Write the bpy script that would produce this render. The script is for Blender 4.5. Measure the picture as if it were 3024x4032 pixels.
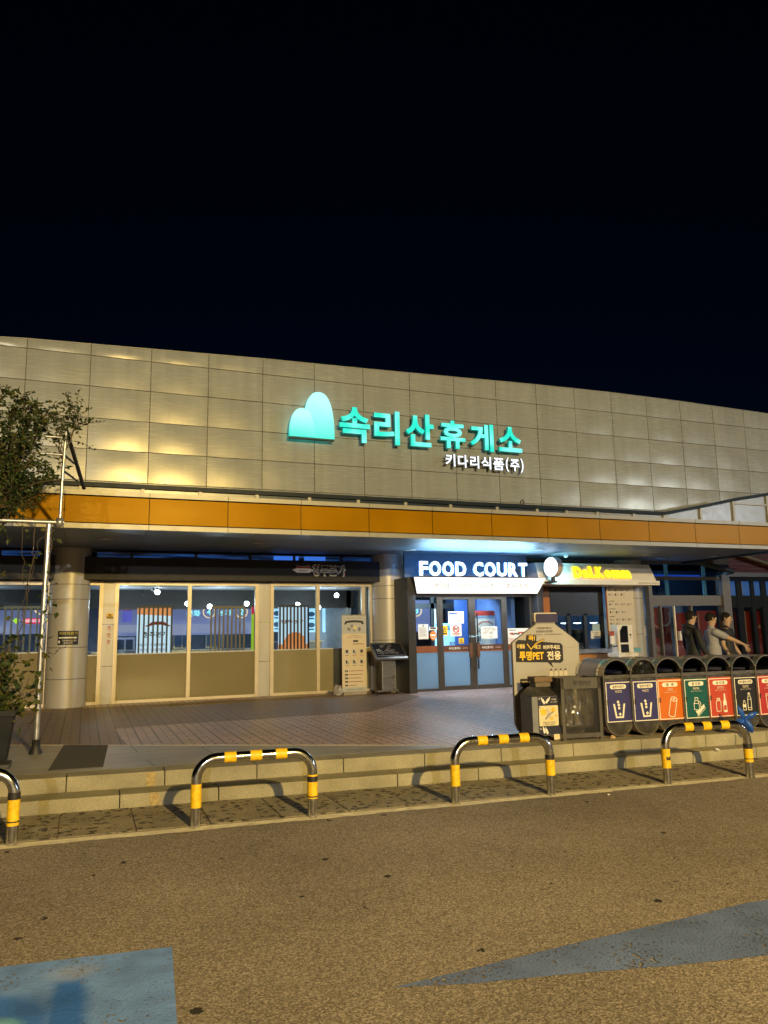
import bpy, bmesh, math, random
from math import radians as R, sin, cos, pi
from mathutils import Vector as V, Matrix, Euler
random.seed(7)
for o in list(bpy.data.objects): bpy.data.objects.remove(o)
SC = bpy.context.scene
COL = SC.collection
# ------------------------------------------------------------------ camera
CF, CP, CR, CT, CH = 2938.0, .1583, -.0187, .3803, 1.6
cd = bpy.data.cameras.new('camera'); cam = bpy.data.objects.new('camera', cd); COL.objects.link(cam)
cd.sensor_fit = 'VERTICAL'; cd.sensor_height = 24.0; cd.sensor_width = 18.0
cd.lens = CF/4032*24.0; cd.clip_start = .05; cd.clip_end = 3000
fwd = V((sin(CT)*cos(CP), cos(CT)*cos(CP), sin(CP)))
rt0 = V((cos(CT), -sin(CT), 0)); up0 = rt0.cross(fwd)
# image content turned by CR (clockwise positive in pixels with v down)
rgt = rt0*cos(CR) - up0*(-sin(CR)); rgt = rt0*cos(CR) + up0*sin(CR); upv = up0*cos(CR) - rt0*sin(CR)
M = Matrix.Identity(4)
for i in range(3):
    M[i][0] = rgt[i]; M[i][1] = upv[i]; M[i][2] = -fwd[i]
M[2][3] = CH
cam.matrix_world = M
SC.camera = cam
# ------------------------------------------------------------------ night sky
W = bpy.data.worlds.new('World'); SC.world = W; W.use_nodes = True
nt = W.node_tree; bg = nt.nodes['Background']
sky = nt.nodes.new('ShaderNodeTexSky'); sky.sky_type = 'NISHITA'; sky.sun_disc = False
sky.sun_elevation = R(-4.0); sky.sun_rotation = R(20); sky.air_density = 1.0; sky.dust_density = 0.3; sky.ozone_density = 4.0
tint = nt.nodes.new('ShaderNodeMix'); tint.data_type = 'RGBA'; tint.blend_type = 'MULTIPLY'; tint.inputs[0].default_value = 1; tint.inputs[7].default_value = (.35, 1.15, .9, 1); nt.links.new(sky.outputs[0], tint.inputs[6]); nt.links.new(tint.outputs[2], bg.inputs[0]); bg.inputs[1].default_value = 0.06
SC.view_settings.view_transform = 'Standard'; SC.view_settings.look = 'None'
SC.view_settings.exposure = 0; SC.view_settings.gamma = 1
SC.cycles.use_denoising = True
SC.cycles.max_bounces = 7; SC.cycles.diffuse_bounces = 3; SC.cycles.glossy_bounces = 4; SC.cycles.transparent_max_bounces = 12
SC.cycles.transmission_bounces = 4; SC.cycles.sample_clamp_indirect = 4.0; SC.cycles.caustics_reflective = False; SC.cycles.caustics_refractive = False
# ------------------------------------------------------------------ car park lamps behind the camera
def lamp(name, loc, power, color, rad, kind='POINT', size=None, target=None, spread=None):
    l = bpy.data.lights.new(name, kind); l.energy = power; l.color = color
    if kind == 'POINT': l.shadow_soft_size = rad
    else:
        l.shape = 'RECTANGLE'; l.size, l.size_y = size
        if spread: l.spread = spread
    o = bpy.data.objects.new(name, l); COL.objects.link(o); o.location = loc
    if target is not None:
        o.rotation_euler = (V(target)-V(loc)).to_track_quat('-Z', 'Y').to_euler()
    return o
lamp('sodium_lamp', (3.2, -10.5, 7.05), 18300, (1, .70, .23), .16)
lamp('white_lamp', (41, -15, 8.2), 8500, (.82, .9, 1), .25)
lamp('far_lamp', (-10, -45, 9.5), 23000, (1, .95, .88), .3)

# ------------------------------------------------------------------ helpers
def at(u, v, Y):
    """point on the plane y = Y that the survey of the photograph gives for (u, v)"""
    k = 3024/1659
    a, b = u*k-1512, v*k-2016
    c, s = cos(CR), sin(CR)
    x = (a*c+b*s)/CF; z = -(-a*s+b*c)/CF
    yl = cos(CP)-z*sin(CP); zl = sin(CP)+z*cos(CP)
    X = x*cos(CT)+yl*sin(CT); Yd = -x*sin(CT)+yl*cos(CT)
    t = Y/Yd
    return (X*t, Y, CH+zl*t)
def nd(m, t, **kw):
    n = m.node_tree.nodes.new(t)
    for k, v in kw.items(): setattr(n, k, v)
    return n
def mat(name, col, rough=.6, metal=0, var=.12, scale=6, bump=0, bscale=60, emit=None, es=0, spec=.5, aniso=0, coat=0, stretch=None, trans=0, alpha=1):
    m = bpy.data.materials.new(name); m.use_nodes = True
    t = m.node_tree; b = t.nodes['Principled BSDF']; L = t.links.new
    b.inputs['Roughness'].default_value = rough; b.inputs['Metallic'].default_value = metal
    b.inputs['Specular IOR Level'].default_value = spec
    if coat: b.inputs['Coat Weight'].default_value = coat; b.inputs['Coat Roughness'].default_value = .1
    tc = nd(m, 'ShaderNodeTexCoord')
    src = tc.outputs['Object']
    if stretch:
        mp = nd(m, 'ShaderNodeMapping'); mp.inputs['Scale'].default_value = stretch; L(src, mp.inputs[0]); src = mp.outputs[0]
    if var:
        n = nd(m, 'ShaderNodeTexNoise'); n.inputs['Scale'].default_value = scale; n.inputs['Detail'].default_value = 6
        L(src, n.inputs[0])
        r = nd(m, 'ShaderNodeMapRange'); r.inputs[1].default_value = .3; r.inputs[2].default_value = .7
        r.inputs[3].default_value = 1-var; r.inputs[4].default_value = 1+var
        L(n.outputs[0], r.inputs[0])
        x = nd(m, 'ShaderNodeMix', data_type='RGBA', blend_type='MULTIPLY'); x.inputs[0].default_value = 1
        x.inputs[6].default_value = (*col, 1); L(r.outputs[0], x.inputs[7]); L(x.outputs[2], b.inputs['Base Color'])
        r2 = nd(m, 'ShaderNodeMapRange'); r2.inputs[3].default_value = max(.02, rough-.08); r2.inputs[4].default_value = min(1, rough+.08)
        L(n.outputs[0], r2.inputs[0]); L(r2.outputs[0], b.inputs['Roughness'])
    else:
        b.inputs['Base Color'].default_value = (*col, 1)
    if bump:
        n2 = nd(m, 'ShaderNodeTexNoise'); n2.inputs['Scale'].default_value = bscale; n2.inputs['Detail'].default_value = 4
        L(src, n2.inputs[0]); bp = nd(m, 'ShaderNodeBump'); bp.inputs['Strength'].default_value = bump; bp.inputs['Distance'].default_value = .01
        L(n2.outputs[0], bp.inputs['Height']); L(bp.outputs[0], b.inputs['Normal'])
    if emit:
        b.inputs['Emission Color'].default_value = (*emit, 1); b.inputs['Emission Strength'].default_value = es
    return m
def glass(name, tint=(1, 1, 1), f=1.0, rough=.02):
    m = bpy.data.materials.new(name); m.use_nodes = True; t = m.node_tree; L = t.links.new
    for n in list(t.nodes): t.nodes.remove(n)
    o = nd(m, 'ShaderNodeOutputMaterial'); tr = nd(m, 'ShaderNodeBsdfTransparent'); tr.inputs[0].default_value = (*tint, 1)
    g = nd(m, 'ShaderNodeBsdfGlossy'); g.inputs['Roughness'].default_value = rough
    fr = nd(m, 'ShaderNodeLayerWeight'); fr.inputs[0].default_value = .5; pw = nd(m, 'ShaderNodeMath', operation='POWER'); pw.inputs[1].default_value = 5; L(fr.outputs['Facing'], pw.inputs[0])
    mu = nd(m, 'ShaderNodeMath', operation='MULTIPLY_ADD'); mu.inputs[1].default_value = .9*f; mu.inputs[2].default_value = .04*f; L(pw.outputs[0], mu.inputs[0])
    mx = nd(m, 'ShaderNodeMixShader'); L(mu.outputs[0], mx.inputs[0]); L(tr.outputs[0], mx.inputs[1]); L(g.outputs[0], mx.inputs[2]); L(mx.outputs[0], o.inputs[0])
    return m
def film(name, col, tl, gloss=.06):
    """frosted window film: scatters light from both sides"""
    m = bpy.data.materials.new(name); m.use_nodes = True; t = m.node_tree; L = t.links.new
    for n in list(t.nodes): t.nodes.remove(n)
    o = nd(m, 'ShaderNodeOutputMaterial'); d = nd(m, 'ShaderNodeBsdfDiffuse'); d.inputs[0].default_value = (*col, 1)
    tr = nd(m, 'ShaderNodeBsdfTranslucent'); tr.inputs[0].default_value = (*[min(1, c*1.6) for c in col], 1)
    a = nd(m, 'ShaderNodeMixShader'); a.inputs[0].default_value = tl; L(d.outputs[0], a.inputs[1]); L(tr.outputs[0], a.inputs[2])
    g = nd(m, 'ShaderNodeBsdfGlossy'); g.inputs['Roughness'].default_value = .12
    b = nd(m, 'ShaderNodeMixShader'); b.inputs[0].default_value = gloss; L(a.outputs[0], b.inputs[1]); L(g.outputs[0], b.inputs[2]); L(b.outputs[0], o.inputs[0])
    return m
def emis(name, col, s):
    m = bpy.data.materials.new(name); m.use_nodes = True; b = m.node_tree.nodes['Principled BSDF']
    b.inputs['Base Color'].default_value = (*[c*.5 for c in col], 1); b.inputs['Emission Color'].default_value = (*col, 1)
    b.inputs['Emission Strength'].default_value = s; b.inputs['Roughness'].default_value = .4
    return m

_tcache = {}
def text_geo(body, bold):
    key = (body, bold)
    if key in _tcache: return _tcache[key]
    c = bpy.data.curves.new('t', 'FONT'); c.body = body; c.size = 1; c.offset = bold; c.resolution_u = 3
    o = bpy.data.objects.new('t', c); COL.objects.link(o)
    dg = bpy.context.evaluated_depsgraph_get(); dg.update()
    me = bpy.data.meshes.new_from_object(o.evaluated_get(dg))
    vs = [v.co.copy() for v in me.vertices]; fs = [tuple(p.vertices) for p in me.polygons]
    bpy.data.objects.remove(o); bpy.data.curves.remove(c); bpy.data.meshes.remove(me)
    x0 = min(v.x for v in vs); x1 = max(v.x for v in vs); y0 = min(v.y for v in vs); y1 = max(v.y for v in vs)
    vs = [((v.x-x0)/(x1-x0)-.5, (v.y-y0)/(y1-y0)-.5) for v in vs]
    _tcache[key] = (vs, fs, (x1-x0)/(y1-y0)); return _tcache[key]
class Fr:
    """drawing frame on a surface: origin, right, up; normal looks out of the surface"""
    def __init__(q, o=(0, 0, 0), r=(1, 0, 0), u=(0, 0, 1), s=1):
        q.o = V(o); q.r = V(r).normalized(); q.u = V(u).normalized(); q.n = q.r.cross(q.u); q.r *= s; q.u *= s
    def __call__(s, x, y, d=0): return s.o+s.r*x+s.u*y+s.n*d
class MB:
    def __init__(s): s.v = []; s.f = []; s.m = []; s.sm = []
    def add(s, vs, fs, m=0, smooth=False):
        b = len(s.v); s.v += [tuple(v) for v in vs]
        for f in fs: s.f.append(tuple(b+i for i in f)); s.m.append(m); s.sm.append(smooth)
        return s
    def box(s, x0, x1, y0, y1, z0, z1, m=0):
        vs = [(x, y, z) for z in (z0, z1) for y in (y0, y1) for x in (x0, x1)]
        return s.add(vs, [(0, 2, 3, 1), (4, 5, 7, 6), (0, 1, 5, 4), (1, 3, 7, 5), (3, 2, 6, 7), (2, 0, 4, 6)], m)
    def obox(s, c, sz, rot=None, m=0):
        q = Matrix.Identity(3) if rot is None else Euler(rot).to_matrix()
        vs = [V(c)+q @ V((x*sz[0]/2, y*sz[1]/2, z*sz[2]/2)) for z in (-1, 1) for y in (-1, 1) for x in (-1, 1)]
        return s.add(vs, [(0, 2, 3, 1), (4, 5, 7, 6), (0, 1, 5, 4), (1, 3, 7, 5), (3, 2, 6, 7), (2, 0, 4, 6)], m)
    def quad(s, a, b, c, d, m=0): return s.add([a, b, c, d], [(0, 1, 2, 3)], m)
    def prism(s, pts, h0, h1, m=0):
        """floor plan polygon (counter-clockwise) between two heights"""
        n = len(pts); vs = [(x, y, h0) for x, y in pts]+[(x, y, h1) for x, y in pts]
        fs = [tuple(range(n-1, -1, -1)), tuple(range(n, 2*n))]+[(i, (i+1) % n, n+(i+1) % n, n+i) for i in range(n)]
        return s.add(vs, fs, m)
    def plate(s, fr, pts, d0, d1, m=0):
        """polygon (counter-clockwise seen from outside) raised on a frame"""
        n = len(pts); vs = [fr(x, y, d0) for x, y in pts]+[fr(x, y, d1) for x, y in pts]
        fs = [tuple(range(n-1, -1, -1)), tuple(range(n, 2*n))]+[(i, (i+1) % n, n+(i+1) % n, n+i) for i in range(n)]
        return s.add(vs, fs, m)
    def rect(s, fr, x0, x1, y0, y1, d0, d1, m=0): return s.plate(fr, [(x0, y0), (x1, y0), (x1, y1), (x0, y1)], d0, d1, m)
    def rrect(s, fr, x0, x1, y0, y1, r, d0, d1, m=0, k=5):
        p = []
        for cx, cy, a0 in ((x1-r, y0+r, -90), (x1-r, y1-r, 0), (x0+r, y1-r, 90), (x0+r, y0+r, 180)):
            p += [(cx+r*cos(R(a0+90*i/k)), cy+r*sin(R(a0+90*i/k))) for i in range(k+1)]
        return s.plate(fr, p, d0, d1, m)
    def border(s, fr, x0, x1, y0, y1, w, d0, d1, m=0):
        s.rect(fr, x0, x1, y0, y0+w, d0, d1, m); s.rect(fr, x0, x1, y1-w, y1, d0, d1, m)
        s.rect(fr, x0, x0+w, y0+w, y1-w, d0, d1, m); return s.rect(fr, x1-w, x1, y0+w, y1-w, d0, d1, m)
    def disc(s, fr, x, y, r, d0, d1, m=0, n=20, ry=None):
        ry = ry or r
        return s.plate(fr, [(x+r*cos(2*pi*i/n), y+ry*sin(2*pi*i/n)) for i in range(n)], d0, d1, m)
    def ring(s, fr, x, y, r, w, d0, d1, m=0, n=24, a0=0, a1=360):
        for i in range(n):
            a, b = R(a0+(a1-a0)*i/n), R(a0+(a1-a0)*(i+1)/n)
            s.plate(fr, [(x+(r-w)*cos(a), y+(r-w)*sin(a)), (x+r*cos(a), y+r*sin(a)), (x+r*cos(b), y+r*sin(b)), (x+(r-w)*cos(b), y+(r-w)*sin(b))], d0, d1, m)
        return s
    def stroke(s, fr, pts, w, d0, d1, m=0, closed=False):
        n = len(pts)
        for i in range(n if closed else n-1):
            a = V(pts[i]); b = V(pts[(i+1) % n]); t = (b-a)
            if t.length < 1e-6: continue
            t.normalize(); q = V((-t.y, t.x))*w/2; e = t*w*.35; a = a-e; b = b+e
            dd = d1+.0002*(i % 3)
            s.plate(fr, [tuple(a-q), tuple(b-q), tuple(b+q), tuple(a+q)], d0, dd, m)
        return s
    def text(s, fr, body, x, y, w, h, d0, d1, m=0, bold=.0, align='c'):
        vs, fs, asp = text_geo(body, bold)
        if w is None: w = h*asp
        if align == 'l': x += w/2
        n = len(vs)
        top = [fr(x+a*w, y+b*h, d1) for a, b in vs]
        s.add(top, fs, m)
        if d1-d0 > .004:
            ec = {}
            for f in fs:
                for i in range(len(f)):
                    e = (f[i], f[(i+1) % len(f)]); ec[e] = 1
            bd = [e for e in ec if (e[1], e[0]) not in ec]
            allv = top+[fr(x+a*w, y+b*h, d0) for a, b in vs]
            s.add(allv, [(a, a+n, b+n, b) for a, b in bd], m)
        return s
    def tube(s, pts, r, n=10, m=0, caps=True, closed=False):
        pts = [V(p) for p in pts]; k = len(pts); rr = r if isinstance(r, (list, tuple)) else [r]*k
        t0 = (pts[1]-pts[0]).normalized(); ref = V((0, 0, 1)) if abs(t0.z) < .9 else V((1, 0, 0))
        u = t0.cross(ref).normalized(); vs = []
        for i, p in enumerate(pts):
            t = (pts[min(i+1, k-1)]-pts[max(i-1, 0)]).normalized()
            u = (u-t*u.dot(t)); u = u.normalized() if u.length > 1e-6 else t.orthogonal().normalized()
            w = t.cross(u)
            vs += [p+(u*cos(2*pi*j/n)+w*sin(2*pi*j/n))*rr[i] for j in range(n)]
        fs = [(i*n+j, i*n+(j+1) % n, (i+1)*n+(j+1) % n, (i+1)*n+j) for i in range(k-1) for j in range(n)]
        s.add(vs, fs, m, True)
        if caps: s.add(vs[:n], [tuple(range(n-1, -1, -1))], m); s.add(vs[-n:], [tuple(range(n))], m)
        return s
    def lathe(s, prof, c=(0, 0, 0), n=24, m=0, smooth=True):
        k = len(prof); vs = [(c[0]+r*cos(2*pi*j/n), c[1]+r*sin(2*pi*j/n), c[2]+z) for r, z in prof for j in range(n)]
        return s.add(vs, [(i*n+j, i*n+(j+1) % n, (i+1)*n+(j+1) % n, (i+1)*n+j) for i in range(k-1) for j in range(n)], m, smooth)
    def ball(s, c, r, m=0, nu=12, nv=8, sc=(1, 1, 1), cut=None):
        c = V(c); vs = []; fs = []
        for i in range(nv+1):
            a = pi*i/nv
            for j in range(nu):
                b = 2*pi*j/nu; vs.append(c+V((sin(a)*cos(b)*sc[0], sin(a)*sin(b)*sc[1], cos(a)*sc[2]))*r)
        for i in range(nv):
            for j in range(nu): fs.append((i*nu+j, (i+1)*nu+j, (i+1)*nu+(j+1) % nu, i*nu+(j+1) % nu))
        return s.add(vs, fs, m, True)
    def build(s, name, mats, parent=None, bevel=0, loc=None):
        me = bpy.data.meshes.new(name); me.from_pydata(s.v, [], s.f)
        for mm in (mats if isinstance(mats, (list, tuple)) else [mats]): me.materials.append(mm)
        me.polygons.foreach_set('material_index', s.m); me.polygons.foreach_set('use_smooth', s.sm); me.update()
        o = bpy.data.objects.new(name, me); COL.objects.link(o)
        if parent: o.parent = parent
        if loc: o.location = loc
        if bevel:
            b = o.modifiers.new('bevel', 'BEVEL'); b.width = bevel; b.segments = 2; b.limit_method = 'ANGLE'; b.angle_limit = R(40)
        return o
def tag(o, label=None, cat=None, group=None, kind=None):
    if label: o['label'] = label
    if cat: o['category'] = cat
    if group: o['group'] = group
    if kind: o['kind'] = kind
    return o
def thing(name, label, cat, loc=(0, 0, 0), rz=0, group=None):
    o = bpy.data.objects.new(name, None); COL.objects.link(o); o.location = loc; o.rotation_euler = (0, 0, rz); o.empty_display_size = .1
    return tag(o, label, cat, group)
def dup(root, loc, rz=None, label=None):
    r = root.copy(); COL.objects.link(r); r.location = loc
    if rz is not None: r.rotation_euler = (0, 0, rz)
    if label: r['label'] = label
    for ch in list(root.children):
        c = ch.copy(); COL.objects.link(c); c.parent = r
        for g in ch.children:
            d = g.copy(); COL.objects.link(d); d.parent = c
    return r
def struct(o): return tag(o, kind='structure')

# ------------------------------------------------------------------ materials
def mat_asphalt():
    m = bpy.data.materials.new('asphalt'); m.use_nodes = True; t = m.node_tree; b = t.nodes['Principled BSDF']; L = t.links.new
    tc = nd(m, 'ShaderNodeTexCoord'); P = tc.outputs['Object']
    v = nd(m, 'ShaderNodeTexVoronoi'); v.inputs['Scale'].default_value = 115; L(P, v.inputs[0])
    n = nd(m, 'ShaderNodeTexNoise'); n.inputs['Scale'].default_value = .55; n.inputs['Detail'].default_value = 9; n.inputs['Roughness'].default_value = .62; L(P, n.inputs[0])
    n3 = nd(m, 'ShaderNodeTexNoise'); n3.inputs['Scale'].default_value = 80; n3.inputs['Detail'].default_value = 5; L(P, n3.inputs[0])
    cr = nd(m, 'ShaderNodeValToRGB'); e = cr.color_ramp.elements
    e[0].position = 0; e[0].position = .14; e[0].color = (.105, .088, .074, 1); e[1].position = .88; e[1].color = (.58, .51, .47, 1)
    x = cr.color_ramp.elements.new(.5); x.color = (.27, .235, .21, 1)
    sp = nd(m, 'ShaderNodeSeparateColor'); L(v.outputs['Color'], sp.inputs[0])
    mm = nd(m, 'ShaderNodeMix', data_type='FLOAT'); mm.inputs[0].default_value = .5; L(sp.outputs[0], mm.inputs[2]); L(n3.outputs[0], mm.inputs[3]); L(mm.outputs[0], cr.inputs[0])
    r = nd(m, 'ShaderNodeMapRange'); r.inputs[1].default_value = .3; r.inputs[2].default_value = .7; r.inputs[3].default_value = .74; r.inputs[4].default_value = 1.2; L(n.outputs[0], r.inputs[0])
    mu = nd(m, 'ShaderNodeMix', data_type='RGBA', blend_type='MULTIPLY'); mu.inputs[0].default_value = 1; L(cr.outputs[0], mu.inputs[6]); L(r.outputs[0], mu.inputs[7])
    # small dark spots of oil and gum
    v2 = nd(m, 'ShaderNodeTexVoronoi'); v2.inputs['Scale'].default_value = 2.6; v2.inputs['Randomness'].default_value = 1
    wn = nd(m, 'ShaderNodeTexNoise'); wn.inputs['Scale'].default_value = 30; L(P, wn.inputs[0])
    ad = nd(m, 'ShaderNodeMix', data_type='RGBA', blend_type='LINEAR_LIGHT'); ad.inputs[0].default_value = .03; L(P, ad.inputs[6]); L(wn.outputs['Color'], ad.inputs[7]); L(ad.outputs[2], v2.inputs[0])
    lt0 = nd(m, 'ShaderNodeMath', operation='LESS_THAN'); lt0.inputs[1].default_value = .075; L(v2.outputs['Distance'], lt0.inputs[0])
    v4 = nd(m, 'ShaderNodeTexVoronoi'); v4.inputs['Scale'].default_value = 7.5; L(ad.outputs[2], v4.inputs[0]); lt4 = nd(m, 'ShaderNodeMath', operation='LESS_THAN'); lt4.inputs[1].default_value = .085; L(v4.outputs['Distance'], lt4.inputs[0])
    n5 = nd(m, 'ShaderNodeTexNoise'); n5.inputs['Scale'].default_value = .5; n5.inputs['Detail'].default_value = 3; L(P, n5.inputs[0]); g5 = nd(m, 'ShaderNodeMath', operation='GREATER_THAN'); g5.inputs[1].default_value = .5; L(n5.outputs[0], g5.inputs[0])
    m5 = nd(m, 'ShaderNodeMath', operation='MULTIPLY'); L(lt4.outputs[0], m5.inputs[0]); L(g5.outputs[0], m5.inputs[1]); lt = nd(m, 'ShaderNodeMath', operation='MAXIMUM'); L(lt0.outputs[0], lt.inputs[0]); L(m5.outputs[0], lt.inputs[1])
    m2 = nd(m, 'ShaderNodeMix', data_type='RGBA', blend_type='MIX'); L(lt.outputs[0], m2.inputs[0]); L(mu.outputs[2], m2.inputs[6]); m2.inputs[7].default_value = (.035, .033, .032, 1)
    L(m2.outputs[2], b.inputs['Base Color']); b.inputs['Roughness'].default_value = .85; b.inputs['Specular IOR Level'].default_value = .25
    bp = nd(m, 'ShaderNodeBump'); bp.inputs['Strength'].default_value = 1; bp.inputs['Distance'].default_value = .008
    L(mm.outputs[0], bp.inputs['Height']); L(bp.outputs[0], b.inputs['Normal'])
    return m
def mat_brick(name, c1, c2, mortar, bw, bh, rough=.6, rot=0, mort=.006, bump=.3, offset=.5):
    m = bpy.data.materials.new(name); m.use_nodes = True; t = m.node_tree; b = t.nodes['Principled BSDF']; L = t.links.new
    tc = nd(m, 'ShaderNodeTexCoord'); mp = nd(m, 'ShaderNodeMapping'); mp.inputs['Rotation'].default_value = (0, 0, rot); L(tc.outputs['Object'], mp.inputs[0])
    br = nd(m, 'ShaderNodeTexBrick'); L(mp.outputs[0], br.inputs[0]); br.offset = offset
    br.inputs['Color1'].default_value = (*c1, 1); br.inputs['Color2'].default_value = (*c2, 1); br.inputs['Mortar'].default_value = (*mortar, 1)
    br.inputs['Scale'].default_value = 1; br.inputs['Mortar Size'].default_value = mort; br.inputs['Brick Width'].default_value = bw; br.inputs['Row Height'].default_value = bh
    br.inputs['Mortar Smooth'].default_value = .2
    n = nd(m, 'ShaderNodeTexNoise'); n.inputs['Scale'].default_value = 1.1; n.inputs['Detail'].default_value = 7; L(tc.outputs['Object'], n.inputs[0])
    n2 = nd(m, 'ShaderNodeTexNoise'); n2.inputs['Scale'].default_value = 90; n2.inputs['Detail'].default_value = 3; L(tc.outputs['Object'], n2.inputs[0])
    r = nd(m, 'ShaderNodeMapRange'); r.inputs[1].default_value = .3; r.inputs[2].default_value = .7; r.inputs[3].default_value = .78; r.inputs[4].default_value = 1.2; L(n.outputs[0], r.inputs[0])
    r2 = nd(m, 'ShaderNodeMapRange'); r2.inputs[1].default_value = .3; r2.inputs[2].default_value = .7; r2.inputs[3].default_value = .88; r2.inputs[4].default_value = 1.12; L(n2.outputs[0], r2.inputs[0])
    mm = nd(m, 'ShaderNodeMath', operation='MULTIPLY'); L(r.outputs[0], mm.inputs[0]); L(r2.outputs[0], mm.inputs[1])
    x = nd(m, 'ShaderNodeMix', data_type='RGBA', blend_type='MULTIPLY'); x.inputs[0].default_value = 1; L(br.outputs[0], x.inputs[6]); L(mm.outputs[0], x.inputs[7]); L(x.outputs[2], b.inputs['Base Color'])
    bp = nd(m, 'ShaderNodeBump'); bp.inputs['Strength'].default_value = bump; bp.inputs['Distance'].default_value = .006; bp.invert = True
    L(br.outputs['Fac'], bp.inputs['Height']); L(bp.outputs[0], b.inputs['Normal']); b.inputs['Roughness'].default_value = rough
    return m
def mat_paver(name, c1, c2, joint, rough):
    """square pavers: long joints across, paired half stones with a short middle joint"""
    m = bpy.data.materials.new(name); m.use_nodes = True; t = m.node_tree; b = t.nodes['Principled BSDF']; L = t.links.new
    tc = nd(m, 'ShaderNodeTexCoord'); sx = nd(m, 'ShaderNodeSeparateXYZ'); L(tc.outputs['Object'], sx.inputs[0])
    def M_(op, a, b_=None, c=None):
        n = nd(m, 'ShaderNodeMath', operation=op)
        for k, v in enumerate((a, b_, c)):
            if v is None: continue
            if isinstance(v, (int, float)): n.inputs[k].default_value = v
            else: L(v, n.inputs[k])
        return n.outputs[0]
    def edge(v, per, w): f = M_('FRACT', M_('DIVIDE', v, per)); return M_('GREATER_THAN', M_('ABSOLUTE', M_('SUBTRACT', f, .5)), .5-w/per/2)
    col = M_('FLOOR', M_('DIVIDE', sx.outputs[0], .24)); yo = M_('ADD', sx.outputs[1], M_('MULTIPLY', M_('FRACT', M_('MULTIPLY', col, .5)), .24))
    mid = M_('MULTIPLY', edge(M_('ADD', sx.outputs[0], .12), .24, .02), M_('LESS_THAN', M_('FRACT', M_('DIVIDE', yo, .24)), .5))
    j = M_('MAXIMUM', M_('MAXIMUM', edge(sx.outputs[0], .24, .02), edge(yo, .12, .012)), mid)
    wn = nd(m, 'ShaderNodeTexWhiteNoise', noise_dimensions='2D'); cb = nd(m, 'ShaderNodeCombineXYZ'); L(M_('FLOOR', M_('DIVIDE', sx.outputs[0], .12)), cb.inputs[0]); L(M_('FLOOR', M_('DIVIDE', yo, .12)), cb.inputs[1]); L(cb.outputs[0], wn.inputs[0])
    x = nd(m, 'ShaderNodeMix', data_type='RGBA'); L(wn.outputs[0], x.inputs[0]); x.inputs[6].default_value = (*c1, 1); x.inputs[7].default_value = (*c2, 1)
    n = nd(m, 'ShaderNodeTexNoise'); n.inputs['Scale'].default_value = .9; n.inputs['Detail'].default_value = 8; L(tc.outputs['Object'], n.inputs[0])
    r = nd(m, 'ShaderNodeMapRange'); r.inputs[1].default_value = .3; r.inputs[2].default_value = .7; r.inputs[3].default_value = .72; r.inputs[4].default_value = 1.22; L(n.outputs[0], r.inputs[0])
    y = nd(m, 'ShaderNodeMix', data_type='RGBA', blend_type='MULTIPLY'); y.inputs[0].default_value = 1; L(x.outputs[2], y.inputs[6]); L(r.outputs[0], y.inputs[7])
    z = nd(m, 'ShaderNodeMix', data_type='RGBA'); L(j, z.inputs[0]); L(y.outputs[2], z.inputs[6]); z.inputs[7].default_value = (*joint, 1); L(z.outputs[2], b.inputs['Base Color'])
    n2 = nd(m, 'ShaderNodeTexNoise'); n2.inputs['Scale'].default_value = 70; L(tc.outputs['Object'], n2.inputs[0])
    h = M_('ADD', M_('MULTIPLY', j, -1.0), M_('ADD', M_('MULTIPLY', n2.outputs[0], .25), M_('MULTIPLY', wn.outputs[0], .3)))
    bp = nd(m, 'ShaderNodeBump'); bp.inputs['Strength'].default_value = .5; bp.inputs['Distance'].default_value = .005; L(h, bp.inputs['Height']); L(bp.outputs[0], b.inputs['Normal'])
    r2 = nd(m, 'ShaderNodeMapRange'); r2.inputs[3].default_value = rough-.1; r2.inputs[4].default_value = rough+.15; L(n.outputs[0], r2.inputs[0]); L(r2.outputs[0], b.inputs['Roughness'])
    return m
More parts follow.
